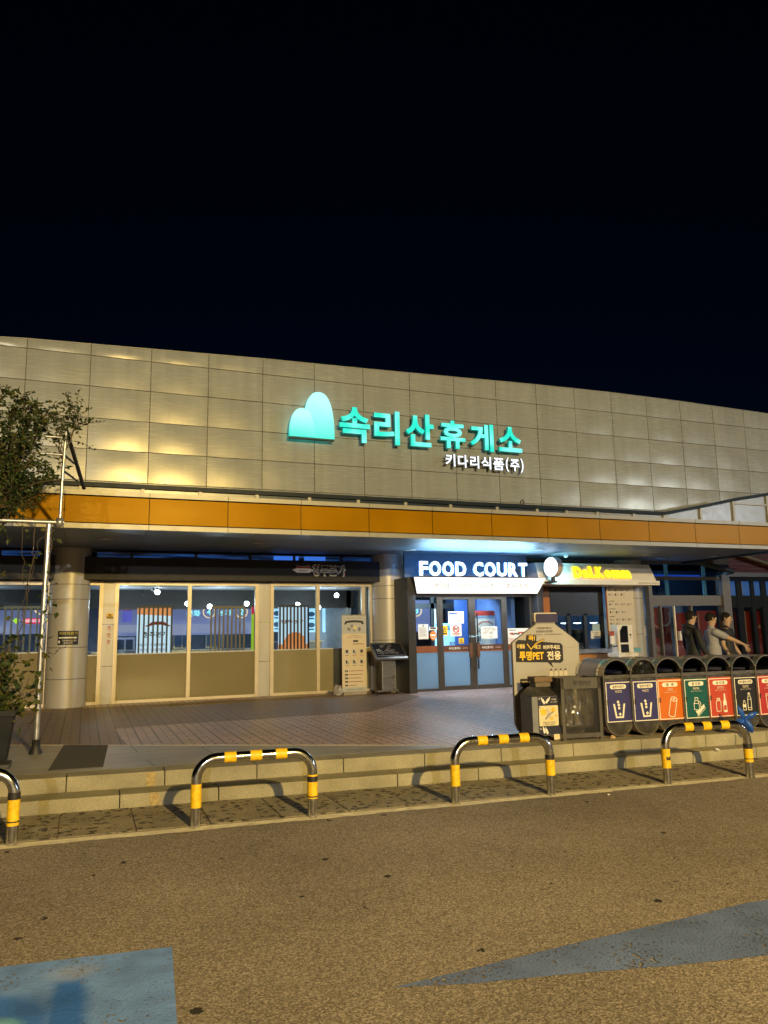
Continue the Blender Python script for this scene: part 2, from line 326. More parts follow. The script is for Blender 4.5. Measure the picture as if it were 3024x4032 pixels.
def mat_stone(name, c, rough=.75, spots=0.0, sc=140):
    m = bpy.data.materials.new(name); m.use_nodes = True; t = m.node_tree; b = t.nodes['Principled BSDF']; L = t.links.new
    tc = nd(m, 'ShaderNodeTexCoord'); P = tc.outputs['Object']
    n = nd(m, 'ShaderNodeTexNoise'); n.inputs['Scale'].default_value = sc; n.inputs['Detail'].default_value = 4; L(P, n.inputs[0])
    n2 = nd(m, 'ShaderNodeTexNoise'); n2.inputs['Scale'].default_value = 2.2; n2.inputs['Detail'].default_value = 7; L(P, n2.inputs[0])
    r = nd(m, 'ShaderNodeMapRange'); r.inputs[1].default_value = .3; r.inputs[2].default_value = .7; r.inputs[3].default_value = .7; r.inputs[4].default_value = 1.3; L(n.outputs[0], r.inputs[0])
    r2 = nd(m, 'ShaderNodeMapRange'); r2.inputs[1].default_value = .3; r2.inputs[2].default_value = .7; r2.inputs[3].default_value = .72; r2.inputs[4].default_value = 1.2; L(n2.outputs[0], r2.inputs[0])
    mm = nd(m, 'ShaderNodeMath', operation='MULTIPLY'); L(r.outputs[0], mm.inputs[0]); L(r2.outputs[0], mm.inputs[1])
    x = nd(m, 'ShaderNodeMix', data_type='RGBA', blend_type='MULTIPLY'); x.inputs[0].default_value = 1; x.inputs[6].default_value = (*c, 1); L(mm.outputs[0], x.inputs[7])
    out = x.outputs[2]
    if spots:
        v = nd(m, 'ShaderNodeTexVoronoi'); v.inputs['Scale'].default_value = 11
        wn = nd(m, 'ShaderNodeTexNoise'); wn.inputs['Scale'].default_value = 25; L(P, wn.inputs[0])
        ad = nd(m, 'ShaderNodeMix', data_type='RGBA', blend_type='LINEAR_LIGHT'); ad.inputs[0].default_value = .06; L(P, ad.inputs[6]); L(wn.outputs['Color'], ad.inputs[7]); L(ad.outputs[2], v.inputs[0])
        cl = nd(m, 'ShaderNodeMath', operation='MULTIPLY'); L(r2.outputs[0], cl.inputs[0]); cl.inputs[1].default_value = spots
        lt = nd(m, 'ShaderNodeMath', operation='LESS_THAN'); L(v.outputs['Distance'], lt.inputs[0]); L(cl.outputs[0], lt.inputs[1])
        m2 = nd(m, 'ShaderNodeMix', data_type='RGBA'); L(lt.outputs[0], m2.inputs[0]); L(out, m2.inputs[6]); m2.inputs[7].default_value = (c[0]*.22, c[1]*.22, c[2]*.22, 1); out = m2.outputs[2]
    L(out, b.inputs['Base Color']); b.inputs['Roughness'].default_value = rough
    bp = nd(m, 'ShaderNodeBump'); bp.inputs['Strength'].default_value = .5; bp.inputs['Distance'].default_value = .004; L(n.outputs[0], bp.inputs['Height']); L(bp.outputs[0], b.inputs['Normal'])
    return m
ASPH = mat_asphalt()
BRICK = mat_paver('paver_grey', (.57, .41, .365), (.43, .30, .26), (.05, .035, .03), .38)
BRICKB = mat_paver('paver_shade_brown', (.25, .16, .115), (.19, .125, .092), (.06, .042, .035), .45)  # browner copy of the paver for the floor outside the lit patch
FLAG = mat_brick('granite_flags', (.34, .325, .31), (.30, .29, .275), (.08, .075, .07), 1.45, .62, .42, R(-5), .008, .2)
GRAN = mat_stone('granite_step', (.31, .285, .20)); GRANT = mat_stone('granite_tread', (.2, .185, .16))
CONC = mat_stone('gutter_concrete', (.29, .255, .19), .8, .36, 60)
PANEL = mat('champagne_panel', (.345, .37, .36), .3, .12, .05, 1.5, .0, spec=.42)
def grime(m, top=7.3):
    """rain streaks and dull patches on the metal panels"""
    t = m.node_tree; L = t.links.new; b = t.nodes['Principled BSDF']; old = b.inputs['Base Color'].links[0].from_socket
    tc = nd(m, 'ShaderNodeTexCoord'); mp = nd(m, 'ShaderNodeMapping'); mp.inputs['Scale'].default_value = (3.2, 3.2, .25); L(tc.outputs['Object'], mp.inputs[0])
    n = nd(m, 'ShaderNodeTexNoise'); n.inputs['Scale'].default_value = 1.6; n.inputs['Detail'].default_value = 8; L(mp.outputs[0], n.inputs[0])
    r = nd(m, 'ShaderNodeMapRange'); r.inputs[1].default_value = .35; r.inputs[2].default_value = .75; r.inputs[3].default_value = 1.04; r.inputs[4].default_value = .87; L(n.outputs[0], r.inputs[0])
    x = nd(m, 'ShaderNodeMix', data_type='RGBA', blend_type='MULTIPLY'); x.inputs[0].default_value = 1; L(old, x.inputs[6]); L(r.outputs[0], x.inputs[7]); L(x.outputs[2], b.inputs['Base Color'])
    mp2 = nd(m, 'ShaderNodeMapping'); mp2.inputs['Scale'].default_value = (.7, .7, 9); L(tc.outputs['Object'], mp2.inputs[0])
    n2 = nd(m, 'ShaderNodeTexNoise'); n2.inputs['Scale'].default_value = 4; n2.inputs['Detail'].default_value = 5; L(mp2.outputs[0], n2.inputs[0])
    bp = nd(m, 'ShaderNodeBump'); bp.inputs['Strength'].default_value = .05; bp.inputs['Distance'].default_value = .004; L(n2.outputs[0], bp.inputs['Height']); L(bp.outputs[0], b.inputs['Normal'])
    r3 = nd(m, 'ShaderNodeMapRange'); r3.inputs[1].default_value = .3; r3.inputs[2].default_value = .7; r3.inputs[3].default_value = .235; r3.inputs[4].default_value = .29; L(n2.outputs[0], r3.inputs[0]); L(r3.outputs[0], b.inputs['Roughness'])
grime(PANEL)
ORNG = mat('orange_panel', (.31, .145, .0), .36, .0, .12, 1.2, spec=.3)
CREAM = mat('cream_strip', (.33, .32, .27), .42, .2, .06)
SOFF = mat('soffit_panel', (.17, .21, .27), .48, .15, .08, 2)
DARK = mat('dark_gap', (.012, .012, .014), .7)
NAVY = mat('navy_metal', (.03, .055, .09), .35, .6)
COLM = mat('column_metal', (.46, .44, .40), .4, .12, .1, 1.4, stretch=(4, 4, .5))
FRAME = mat('cream_frame', (.6, .52, .38), .4, .2, .06)
FILM = film('beige_film', (.27, .225, .115), .12)
FILMB = film('blue_film', (.30, .38, .44), .75)
GLASS = glass('window_glass', (.86, .92, .95), .9)
GLASSD = glass('dark_glass', (.5, .6, .68), 1.2)
CHAR = mat('charcoal_metal', (.045, .046, .052), .45, .4)
BRNZ = mat('bronze_frame', (.075, .066, .058), .4, .4)
BLK = mat('black', (.012, .012, .013), .5)
WHITE = mat('white_paint', (.78, .76, .72), .5, 0, .04)
PAPER = mat('paper', (.75, .74, .7), .7, 0, .03)
INK = mat('ink', (.03, .03, .035), .7, 0, 0)
REDM = mat('red_print', (.5, .05, .04), .6, 0, .05)
YELM = mat('yellow_band', (.82, .51, .01), .5, 0, .2, 26)
CHROME = mat('chrome_pipe', (.58, .58, .57), .17, 1, .18, 22)
STEEL = mat('brushed_steel', (.31, .30, .28), .30, .85, .15, 5, .1, 40, stretch=(1, 1, 8))
STEELD = mat('dark_steel', (.12, .115, .105), .4, .7, .4, 9, stretch=(1, 1, .35))
GALV = mat('galvanised_pipe', (.55, .55, .54), .3, .8, .15, 9)
for m_, c_ in ((PANEL, (1, .80, .42, 1)), (ORNG, (1, .62, .12, 1))): m_.node_tree.nodes['Principled BSDF'].inputs['Specular Tint'].default_value = c_
# ------------------------------------------------------------------ ground
PZ = .27
def kl(a, s): return lambda x: a+s*x
roadE, lineI, st1, st2 = kl(6.69, -.076), kl(6.81, -.078), kl(7.77, -.094), kl(8.09, -.102)
XA, XB = -8.0, 26.0
def strip(fa, fb, z0, z1, x0=XA, x1=XB, n=1):
    mb = MB()
    for i in range(n):
        a = x0+(x1-x0)*i/n; b = x0+(x1-x0)*(i+1)/n
        mb.prism([(a, fa(a)), (b, fa(b)), (b, fb(b)), (a, fb(a))], z0, z1)
    return mb
mb = MB(); mb.quad((-90, -90, 0), (140, -90, 0), (140, 90, 0), (-90, 90, 0)); struct(mb.build('road', ASPH))
LINE = mat('kerb_paint', (.80, .74, .60), .75, 0, .25, 9, .4, 40)
def ragged(f, amp, seed):
    r = random.Random(seed); ph = [r.uniform(0, 6) for _ in range(4)]
    return lambda x: f(x)+amp*(sin(5*x+ph[0])*.4+sin(13*x+ph[1])*.3+sin(31*x+ph[2])*.2+sin(57*x+ph[3])*.2)
mb = MB(); fa, fb = ragged(roadE, .018, 1), ragged(lineI, .006, 2); n = 420
for i in range(n):
    a = XA+(XB-XA)*i/n; b = XA+(XB-XA)*(i+1)/n
    mb.quad((a, fa(a), .004), (b, fa(b), .004), (b, fb(b), .004), (a, fb(a), .004))
struct(mb.build('white_edge_line', LINE))
mb = MB(); x = XA
while x < XB:
    b = x+.595; mb.prism([(x, lineI(x)+.03), (b, lineI(b)+.03), (b, st1(b)-.012), (x, st1(x)-.012)], -.05, .012); x += .605
struct(mb.build('gutter_slabs', CONC, bevel=.006))
mb = strip(lambda x: lineI(x)-.005, lambda x: lineI(x)+.028, -.05, .008); struct(mb.build('gutter_edge', mat_stone('kerb_mortar', (.3, .27, .2))))
def stepblocks(f, g, z0, z1, ln, off, mats, name):
    mb = MB(); x = XA+off
    while x < XB:
        b = x+ln-.007
        mb.prism([(x, f(x)), (b, f(b)), (b, g(b)), (x, g(x))], z0, z1)
        x += ln
    o = mb.build(name, mats, bevel=.008); struct(o); return o
stepblocks(st1, lambda x: st2(x)+.05, -.05, .13, .905, .23, GRAN, 'lower_step')
stepblocks(st2, lambda x: st2(x)+.3, -.05, PZ, .905, .66, GRAN, 'upper_step')
PAINT = mat('old_yellow_paint', (.34, .26, .12), .8, 0, .35, 30)
mb = MB()
for x0, f, z0, z1 in ((.63, st2, .135, .262), (.64, st1, .012, .125)):
    mb.quad((x0, f(x0)-.003, z0), (x0+.085, f(x0+.085)-.003, z0), (x0+.085, f(x0+.085)-.003, z1), (x0, f(x0)-.003, z1))
struct(mb.build('step_marking', PAINT))
# stone band and brick terrace
edge = lambda x: 10.62-.552*(x+.5)
def clip_edge(x): return max(edge(x), st2(x)+.3)
mb = MB(); xs = [XA, -3, -.5, 1, 2, 3, 3.7, 4.05]
for a, b in zip(xs, xs[1:]): mb.prism([(a, st2(a)+.3), (b, st2(b)+.3), (b, clip_edge(b)), (a, clip_edge(a))], -.05, PZ)
struct(mb.build('stone_band', FLAG))
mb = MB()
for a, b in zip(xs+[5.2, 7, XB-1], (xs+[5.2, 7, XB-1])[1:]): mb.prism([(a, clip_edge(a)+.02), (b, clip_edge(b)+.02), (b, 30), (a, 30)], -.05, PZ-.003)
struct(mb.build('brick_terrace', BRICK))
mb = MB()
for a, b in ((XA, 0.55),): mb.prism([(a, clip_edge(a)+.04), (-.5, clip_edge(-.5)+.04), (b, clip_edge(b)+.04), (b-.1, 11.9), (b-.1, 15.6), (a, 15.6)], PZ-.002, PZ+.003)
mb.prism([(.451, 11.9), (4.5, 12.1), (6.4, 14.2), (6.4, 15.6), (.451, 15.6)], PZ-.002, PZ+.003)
struct(mb.build('shade_brown_paving', BRICKB))  # brown paving colour stands in for shade around the lamp's pale patch
mb = MB()
for a, b in zip(xs, xs[1:]):
    mb.prism([(a, clip_edge(a)-.004), (b, clip_edge(b)-.004), (b, clip_edge(b)+.016), (a, clip_edge(a)+.016)], PZ-.1, PZ+.004)
struct(mb.build('paving_edge_strip', mat('light_trim', (.5, .45, .37), .5)))
TACT = mat('tactile_yellow', (.24, .16, .035), .7, 0, .3, 12)
mb = MB()
x = -4.0
while x < 5.0:
    mb.box(x, x+.285, 15.25, 15.31, PZ+.002, PZ+.008)
    x += .3
for i in range(4):
    x = 1.55+i*.3
    mb.box(x, x+.285, 14.98, 15.24, PZ+.002, PZ+.008)
    for a in range(6):
        for b in range(5): mb.lathe([(.018, .008), (.012, .013), (0, .013)], (x+.03+a*.045, 15.02+b*.045, PZ), 6)
struct(mb.build('tactile_strip', TACT))
mb = MB(); mb.prism([(-.18, 10.42), (-.285, 8.55), (.235, 8.52), (.33, 10.15)], PZ, PZ+.006)
tag(mb.build('floor_mat', mat('dark_rubber', (.085, .08, .07), .8, 0, .15, 60, .5, 200)), 'dark grey rubber mat lying flat on the stone landing above the steps', 'mat')
# painted parking marks
BLUEP = mat('blue_ground_paint', (.12, .33, .95), .7, 0, .22, 5, .5, 75)
BLUEP2 = mat('deep_blue_ground_paint', (.03, .16, .42), .7, 0, .3, 6, .5, 75)
MINTP = mat('mint_ground_paint', (.25, .5, .45), .7, 0, .3, 9, .5, 75)
GREYP = mat('grey_blue_ground_paint', (.13, .19, .42), .75, 0, .25, 3, .5, 75)
def worn(m, thr):
    """paint rubbed off the high grains so that the asphalt shows"""
    t = m.node_tree; L = t.links.new; o = t.nodes['Material Output']; b = t.nodes['Principled BSDF']; tr = nd(m, 'ShaderNodeBsdfTransparent'); mx = nd(m, 'ShaderNodeMixShader'); tc = nd(m, 'ShaderNodeTexCoord')
    n = nd(m, 'ShaderNodeTexNoise'); n.inputs['Scale'].default_value = 42; n.inputs['Detail'].default_value = 5; L(tc.outputs['Object'], n.inputs[0]); n2 = nd(m, 'ShaderNodeTexNoise'); n2.inputs['Scale'].default_value = 2.2; n2.inputs['Detail'].default_value = 4; L(tc.outputs['Object'], n2.inputs[0])
    a = nd(m, 'ShaderNodeMath', operation='MULTIPLY_ADD'); L(n2.outputs[0], a.inputs[0]); a.inputs[1].default_value = .55; L(n.outputs[0], a.inputs[2]); g = nd(m, 'ShaderNodeMapRange'); g.inputs[1].default_value = thr; g.inputs[2].default_value = thr+.07; L(a.outputs[0], g.inputs[0])
    L(g.outputs[0], mx.inputs[0]); L(b.outputs[0], mx.inputs[1]); L(tr.outputs[0], mx.inputs[2]); L(mx.outputs[0], o.inputs[0])
worn(BLUEP, .93); worn(GREYP, .88); worn(LINE, .99)
def paint_mesh():
    """worn blue ground paint: pale blue with a deep blue figure and a mint disc, brushed edges"""
    from mathutils import noise as mn
    n = 130; vs = []; cs = []
    for j in range(n+1):
        t = (1-(1-j/n)**1.8)
        for i in range(n+1):
            q = 1-(1-i/n)**2.2
            y = 1.5+t*3.28; xr = .30+(y-1.5)*.063 if y < 3.5 else .426+(y-3.5)*.08
            x = -3.2+(xr+3.2)*q; y = min(y, 4.78-(x+3.2)*.13+.006*mn.noise(V((x*9, 0, 3)))) if t < 1 else 4.78-(x+3.2)*.13+.006*mn.noise(V((x*9, 0, 3)))
            vs.append((x, y, .004)); w = V((x*7, y*7, 0)); xx = x+.03*mn.noise(w)+.012*mn.noise(w*4); yy = y+.03*mn.noise(w+V((9, 1, 4)))
            ss = lambda a, b_, v: max(0, min(1, (v-a)/(b_-a)))
            deep = ss(.09, .04, abs(xx-.0+(.0))-.10*(4.12-yy)*.5)*ss(4.14, 4.05, yy)
            deep = max(deep, ss(.34, .26, math.hypot(xx+.36, (yy-3.78)))*.9)
            mint = ss(.20, .16, math.hypot(xx+.34, yy-3.66))*.7; pink = ss(.12, .02, math.hypot((xx-.02)*.8, yy-4.19))*.6
            c = V((.16, .31, .80)).lerp(V((.02, .14, .62)), deep*.92).lerp(V((.36, .42, .70)), pink).lerp(V((.20, .5, .62)), mint)
            cs.append((*c, 1))
    fs = [(j*(n+1)+i, j*(n+1)+i+1, (j+1)*(n+1)+i+1, (j+1)*(n+1)+i) for j in range(n) for i in range(n)]
    me = bpy.data.meshes.new('blue_parking_marking'); me.from_pydata(vs, [], fs); at_ = me.color_attributes.new('pigment', 'FLOAT_COLOR', 'POINT')
    for k, c in enumerate(cs): at_.data[k].color = c
    m = BLUEP; b_ = m.node_tree.nodes['Principled BSDF']; mx = b_.inputs['Base Color'].links[0].from_node; vc = nd(m, 'ShaderNodeVertexColor', layer_name='pigment'); m.node_tree.links.new(vc.outputs[0], mx.inputs[6])
    me.materials.append(m); o = bpy.data.objects.new('blue_parking_marking', me); COL.objects.link(o); struct(o)
paint_mesh()
mb = MB(); top = [(1.367, 3.42), (2.075, 3.462), (2.482, 3.488), (3.065, 3.51), (3.641, 3.545)]; bot = [(1.733, 3.30), (2.17, 3.208), (2.668, 3.078), (3.165, 2.98)]
pg = bot+[(5.5, 2.3), (5.5, 3.0), (3.9, 3.52)]+top[::-1]
mb.add([(x, y, .004) for x, y in pg], [tuple(range(len(pg)))]); struct(mb.build('grey_blue_parking_marking', GREYP))
#@@PART2
def wbuild(mb, name, mats, parent, bevel=0):
    """link a mesh modelled in world coordinates under its thing (or under a part of it)"""
    root = parent
    while root.parent: root = root.parent
    q = Matrix.Translation(root.location) @ root.rotation_euler.to_matrix().to_4x4(); qi = q.inverted()
    mb.v = [tuple(qi @ V(v)) for v in mb.v]
    return mb.build(name, mats, parent, bevel)
def F(Y, x=0, z=0): return Fr((x, Y, z))
# ------------------------------------------------------------------ the building
BX0, BX1 = -7.0, 21.5
bld = thing('service_building', 'long low rest area building with beige metal panels and an orange canopy band', 'building', (6.0, 16.25, PZ))
# upper cladding: slightly pillowed metal panels
PW = 1.22; ZR = [4.10, 4.77, 5.435, 6.10, 6.785, 7.455, 8.0]; X8 = 8.43; FY = 16.2
ZT_ = [(-14, 7.2), (-8, 7.66), (-7, 7.70), (-6, 7.74), (-5, 7.78), (-4, 7.822), (-3, 7.845), (-2, 7.87), (-1, 7.90), (0, 7.93), (1, 7.965), (2, 7.995), (3, 8.015), (4, 8.03), (6, 8.02), (8, 7.98), (11, 7.92)]
def ztop(x):
    n = (x-X8)/PW
    for (a, za), (b_, zb) in zip(ZT_, ZT_[1:]):
        if a <= n <= b_: return za+(zb-za)*(n-a)/(b_-a)
    return 7.9
mb = MB(); rp = random.Random(11)
for n in range(-13, 10):
    for k in range(6):
        x0, x1 = X8+n*PW, X8+(n+1)*PW
        z0, z1 = ZR[k], ZR[k+1]; g = .0085
        x0 += g; x1 -= g; z0 += g; z1 -= g
        tx, tz = rp.gauss(0, .0022), rp.gauss(0, .0022); pil = rp.uniform(.009, .014); nx, nz = 8, 5
        vs = []
        for j in range(nz+1):
            for i in range(nx+1):
                a, b = i/nx*2-1, j/nz*2-1
                d = pil*(1-a*a)*(1-b*b)+tx*a+tz*b
                zz1 = z1 if k < 5 else ztop(x0+(x1-x0)*i/nx)-g; vs.append((x0+(x1-x0)*i/nx, FY-.012-d, z0+(zz1-z0)*j/nz))
        fs = [(j*(nx+1)+i, j*(nx+1)+i+1, (j+1)*(nx+1)+i+1, (j+1)*(nx+1)+i) for j in range(nz) for i in range(nx)]
        mb.add(vs, fs, 0, True)
        # returned edges
        mb.box(x0, x1, FY-.0115, FY+.02, z0-.001, z0+.001, 0)
        if k < 5: mb.box(x0, x1, FY-.0115, FY+.02, z1-.001, z1+.001, 0)
        e_ = 0 if k < 5 else -.02; mb.box(x0-.001, x0+.001, FY-.0115, FY+.02, z0, (z1 if k < 5 else ztop(x0))+e_, 0); mb.box(x1-.001, x1+.001, FY-.0115, FY+.02, z0, (z1 if k < 5 else ztop(x1))+e_, 0)
wbuild(mb, 'upper_cladding', PANEL, bld)
def sloped(y0, y1, dz0, dz1, base=None):
    b_ = MB(); xs_ = [BX0]+[X8+n*PW for n in range(-12, 11)]; vs = []
    for x in xs_:
        z1 = ztop(x)+dz1; z0 = base if base is not None else ztop(x)+dz0
        vs += [(x, y0, z0), (x, y1, z0), (x, y1, z1), (x, y0, z1)]
    n = len(xs_); fs = [(i*4+k, (i+1)*4+k, (i+1)*4+(k+1) % 4, i*4+(k+1) % 4) for i in range(n-1) for k in range(4)]+[(3, 2, 1, 0), tuple(4*(n-1)+k for k in range(4))]
    return b_.add(vs, fs)
mb = sloped(FY+.02, FY+.3, 0, -.02, 3.3); wbuild(mb, 'cladding_backing', mat('panel_joint', (.15, .13, .10), .8), bld)
mb = sloped(FY-.022, FY+.4, -.007, .012); wbuild(mb, 'parapet_cap', CREAM, bld)
mb = MB(); mb.box(BX0, X8+10*PW, FY+.31, 34, 7.3, 7.6); mb.box(BX0, BX0+.3, FY+.31, 34, 0, 7.3); mb.box(X8+10*PW-.3, X8+10*PW, FY+.31, 34, 0, 7.3); mb.box(BX0+.3, X8+10*PW-.3, 33.7, 34, 0, 7.3); wbuild(mb, 'roof_slab', mat('roof', (.1, .1, .1), .9), bld)
# canopy
CY = 12.82; CX1 = 19.0
joints = [.92+1.3*k for k in range(-6, 15)]
def runs(): return [(a, b) for a, b in zip(joints, joints[1:])]
mb = MB()
for i, (a, b) in enumerate(runs()):
    nx = 8; vs = []
    for j in range(4):
        for q in range(nx+1):
            s_, t_ = q/nx*2-1, j/3*2-1
            vs.append((a+.006+(b-a-.012)*q/nx, CY-.004-.006*(1-s_*s_)*(1-t_*t_)-rp.gauss(0, .0006), 3.425+(3.848-3.425)*j/3))
    mb.add(vs, [(j*(nx+1)+q, j*(nx+1)+q+1, (j+1)*(nx+1)+q+1, (j+1)*(nx+1)+q) for j in range(3) for q in range(nx)], 0, True)
    mb.box(a+.006, b-.006, CY-.003, CY+.03, 3.424, 3.426); mb.box(a+.006, b-.006, CY-.003, CY+.03, 3.847, 3.849)
wbuild(mb, 'orange_fascia', ORNG, bld)
mb = MB()
for a, b in runs():
    mb.box(a+.004, b-.004, CY-.035, CY+.05, 3.868, 3.945); mb.box(a+.004, b-.004, CY-.02, CY+.05, 3.322, 3.405)
wbuild(mb, 'fascia_trim', CREAM, bld)
mb = MB(); mb.box(joints[0], joints[-1], CY+.051, CY+.12, 3.335, 3.94); wbuild(mb, 'fascia_backing', DARK, bld)
mb = MB()
sx = [a for a in joints if a < 15.3]+[15.35]
for a, b in zip(sx, sx[1:]):
    for y0, y1 in ((CY+.02, 14.45), (14.456, FY+.02)):
        mb.box(a+.004, b-.004, y0, y1, 3.345, 3.365)
wbuild(mb, 'soffit', SOFF, bld)
mb = MB(); mb.box(BX0, 15.34, CY+.12, FY+.02, 3.372, 3.42); mb.box(15.353, 15.40, CY+.121, FY, 3.30, 3.42); wbuild(mb, 'canopy_deck', NAVY, bld)
RY = CY+.09
mb = MB()
railpts = [(BX0, 4.06), (11.84, 4.06), (13.01, 4.28), (14.01, 4.49), (15.04, 4.66), (17, 5.02), (19, 5.38)]
for (xa, za), (xb, zb) in zip(railpts, railpts[1:]):
    mb.add([(xa, RY-.05, za-.035), (xa, RY+.1, za-.035), (xa, RY+.1, za+.035), (xa, RY-.05, za+.035), (xb, RY-.05, zb-.035), (xb, RY+.1, zb-.035), (xb, RY+.1, zb+.035), (xb, RY-.05, zb+.035)],
           [(0, 1, 2, 3), (7, 6, 5, 4), (0, 4, 5, 1), (1, 5, 6, 2), (2, 6, 7, 3), (3, 7, 4, 0)])
wbuild(mb, 'canopy_flashing', mat('blue_grey_flashing', (.012, .02, .03), .45, 0, .1, spec=.15), bld)
def railz(x):
    for (xa, za), (xb, zb) in zip(railpts, railpts[1:]):
        if xa <= x <= xb: return za+(zb-za)*(x-xa)/(xb-xa)
    return 4.06
px = [-4.0, -3.05, -2.1, -1.1, -.15, .81, 1.76, 2.74, 3.70, 4.64, 5.60, 6.56, 7.6, 8.54, 9.26, 10.04, 11.0, 11.84, 12.9, 13.9, 14.98, 16.0, 17.1]
for x in px:
    m_ = MB().box(x-.03, x+.03, RY-.03, RY+.03, 3.946, railz(x)-.037); wbuild(m_, 'canopy_post', CREAM, bld)
mb = MB(); mb.box(13.95, 17.1, RY-.02, RY+.02, 4.37, 4.41); wbuild(mb, 'canopy_crossbar', CREAM, bld)
mb = MB()
for a, b in zip(px, px[1:]):
    mb.add([(a+.03, RY+.012, 3.95), (b-.03, RY+.012, 3.95), (b-.03, RY+.012, railz(b)-.04), (a+.03, RY+.012, railz(a)-.04), (a+.03, RY+.03, 3.95), (b-.03, RY+.03, 3.95), (b-.03, RY+.03, railz(b)-.04), (a+.03, RY+.03, railz(a)-.04)],
           [(0, 1, 2, 3), (7, 6, 5, 4), (0, 4, 5, 1), (1, 5, 6, 2), (2, 6, 7, 3), (3, 7, 4, 0)], 0 if (a < 2.7 or a > 9.2) else 1)
wbuild(mb, 'canopy_infill_panel', [mat('grey_green_panel', (.2, .205, .19), .3, .1, .1), mat('dark_blue_panel', (.03, .045, .065), .3, .3, .1)], bld)
# columns
def column(cx, cy):
    mb = MB(); r = .375; n = 48
    rings = [PZ-.02, .8, 1.40, 2.33, 2.62, 3.36]
    for z0, z1 in zip(rings, rings[1:]): mb.lathe([(r, z0+.005), (r, z1-.005)], (cx, cy, 0), n)
    mb.lathe([(r-.008, PZ-.02), (r-.008, 3.35)], (cx, cy, 0), n, 1)
    wbuild(mb, 'column', [COLM, DARK], bld)
column(-.30, 16.18); column(6.50, 16.15); column(13.45, 16.2)
# main shop front
SY = 16.25; ZT, ZB = 2.70, PZ
def window(x0, x1, panes, sill, filmmat, head=ZT, w=.075, kind='window'):
    """panes: list of x limits; one frame, one glass and one film mesh per pane"""
    f = MB()
    f.box(x0, x1, SY-.05, SY+.06, head-w, head); f.box(x0, x1, SY-.06, SY+.06, ZB, ZB+.055)
    f.box(x0, x0+w, SY-.05, SY+.06, ZB+.055, head-w); f.box(x1-w, x1, SY-.05, SY+.06, ZB+.055, head-w)
    for x in panes: f.box(x-w/2, x+w/2, SY-.045, SY+.055, ZB+.055, head-w)
    fo = wbuild(f, kind, FRAME, bld)
    xs_ = [x0+w]+[x for p in panes for x in (p-w/2, p+w/2)]+[x1-w]
    for a, b in zip(xs_[::2], xs_[1::2]):
        wbuild(MB().box(a, b, SY, SY+.008, sill, head-w), 'pane', GLASS, fo)
        m_ = MB().box(a, b, SY-.002, SY+.01, ZB+.055, sill); wbuild(m_, 'frosted_panel', filmmat, fo)
        wbuild(MB().box(a, b, SY-.012, SY+.03, sill, sill+.022), 'sill_bar', mat('pale_sill', (.55, .58, .6), .4), fo)
    return fo
window(-3.4, -.62, [-2.0], 1.30, FILM)
window(-.03, .33, [], 1.22, FILM)
window(.55, 3.50, [2.035], 1.225, FILM)
window(3.76, 6.16, [4.845, 5.93], 1.225, mat('olive_film', (.27, .235, .125), .3, 0, .1, 1.5))
for a, b in ((.332, .548), (3.502, 3.758)):
    mb = MB()
    for z0, z1 in ((PZ, 1.0), (1.008, 1.83), (1.838, 2.70)): mb.box(a, b, SY-.03, SY+.2, z0, z1)
    wbuild(mb, 'mullion_pier', COLM, bld)
mb = MB()
mb = MB(); mb.box(BX0, 6.5, SY+.0, SY+.3, 2.702, 3.17); mb.box(6.5, 10.2, SY+1.8, SY+2.0, 2.9, 3.345); mb.box(BX0, -3.4, SY, SY+.2, PZ, 2.7); wbuild(mb, 'shop_header', DARK, bld)
# clerestory with the lit ceiling space behind it
BLIND = bpy.data.materials.new('lit_blind'); BLIND.use_nodes = True
def blind():
    m = BLIND; t = m.node_tree; L = t.links.new; b = t.nodes['Principled BSDF']; b.inputs['Base Color'].default_value = (.02, .03, .05, 1); b.inputs['Roughness'].default_value = .4
    tc = nd(m, 'ShaderNodeTexCoord'); mp = nd(m, 'ShaderNodeMapping'); mp.inputs['Scale'].default_value = (.55, 1, 11); L(tc.outputs['Object'], mp.inputs[0])
    n = nd(m, 'ShaderNodeTexNoise'); n.inputs['Scale'].default_value = 1.6; n.inputs['Detail'].default_value = 3; L(mp.outputs[0], n.inputs[0])
    c = nd(m, 'ShaderNodeValToRGB'); e = c.color_ramp.elements; e[0].position = .42; e[0].color = (.004, .012, .03, 1); e[1].position = .75; e[1].color = (.08, .25, .75, 1); L(n.outputs[0], c.inputs[0])
    L(c.outputs[0], b.inputs['Emission Color']); b.inputs['Emission Strength'].default_value = .8
blind()
cl = [-4.2, -2.9, -1.6, -.85, .15, .85, 2.15, 3.32, 4.3, 5.42, 6.2]
for i, (a, b) in enumerate(zip(cl, cl[1:])):
    if a == -.85: continue
    f = MB().border(F(SY), a, b, 3.172, 3.343, .028, 0, .03); fo = wbuild(f, 'clerestory_window', CHAR, bld)
    wbuild(MB().box(a+.028, b-.028, SY-.004, SY+.004, 3.2, 3.315), 'pane', GLASSD, fo)
    wbuild(MB().box(a+.03, b-.03, SY+.05, SY+.06, 3.175, 3.34), 'blind', BLIND, fo)
SCREENL = emis('blue_screen_light', (.10, .30, 1), 1.6)
mb = MB(); mb.box(3.85, 4.42, SY+.045, SY+.049, 3.18, 3.33); mb.box(4.55, 5.05, SY+.045, SY+.049, 3.18, 3.33); wbuild(mb, 'lit_blind_strip', SCREENL, bld)
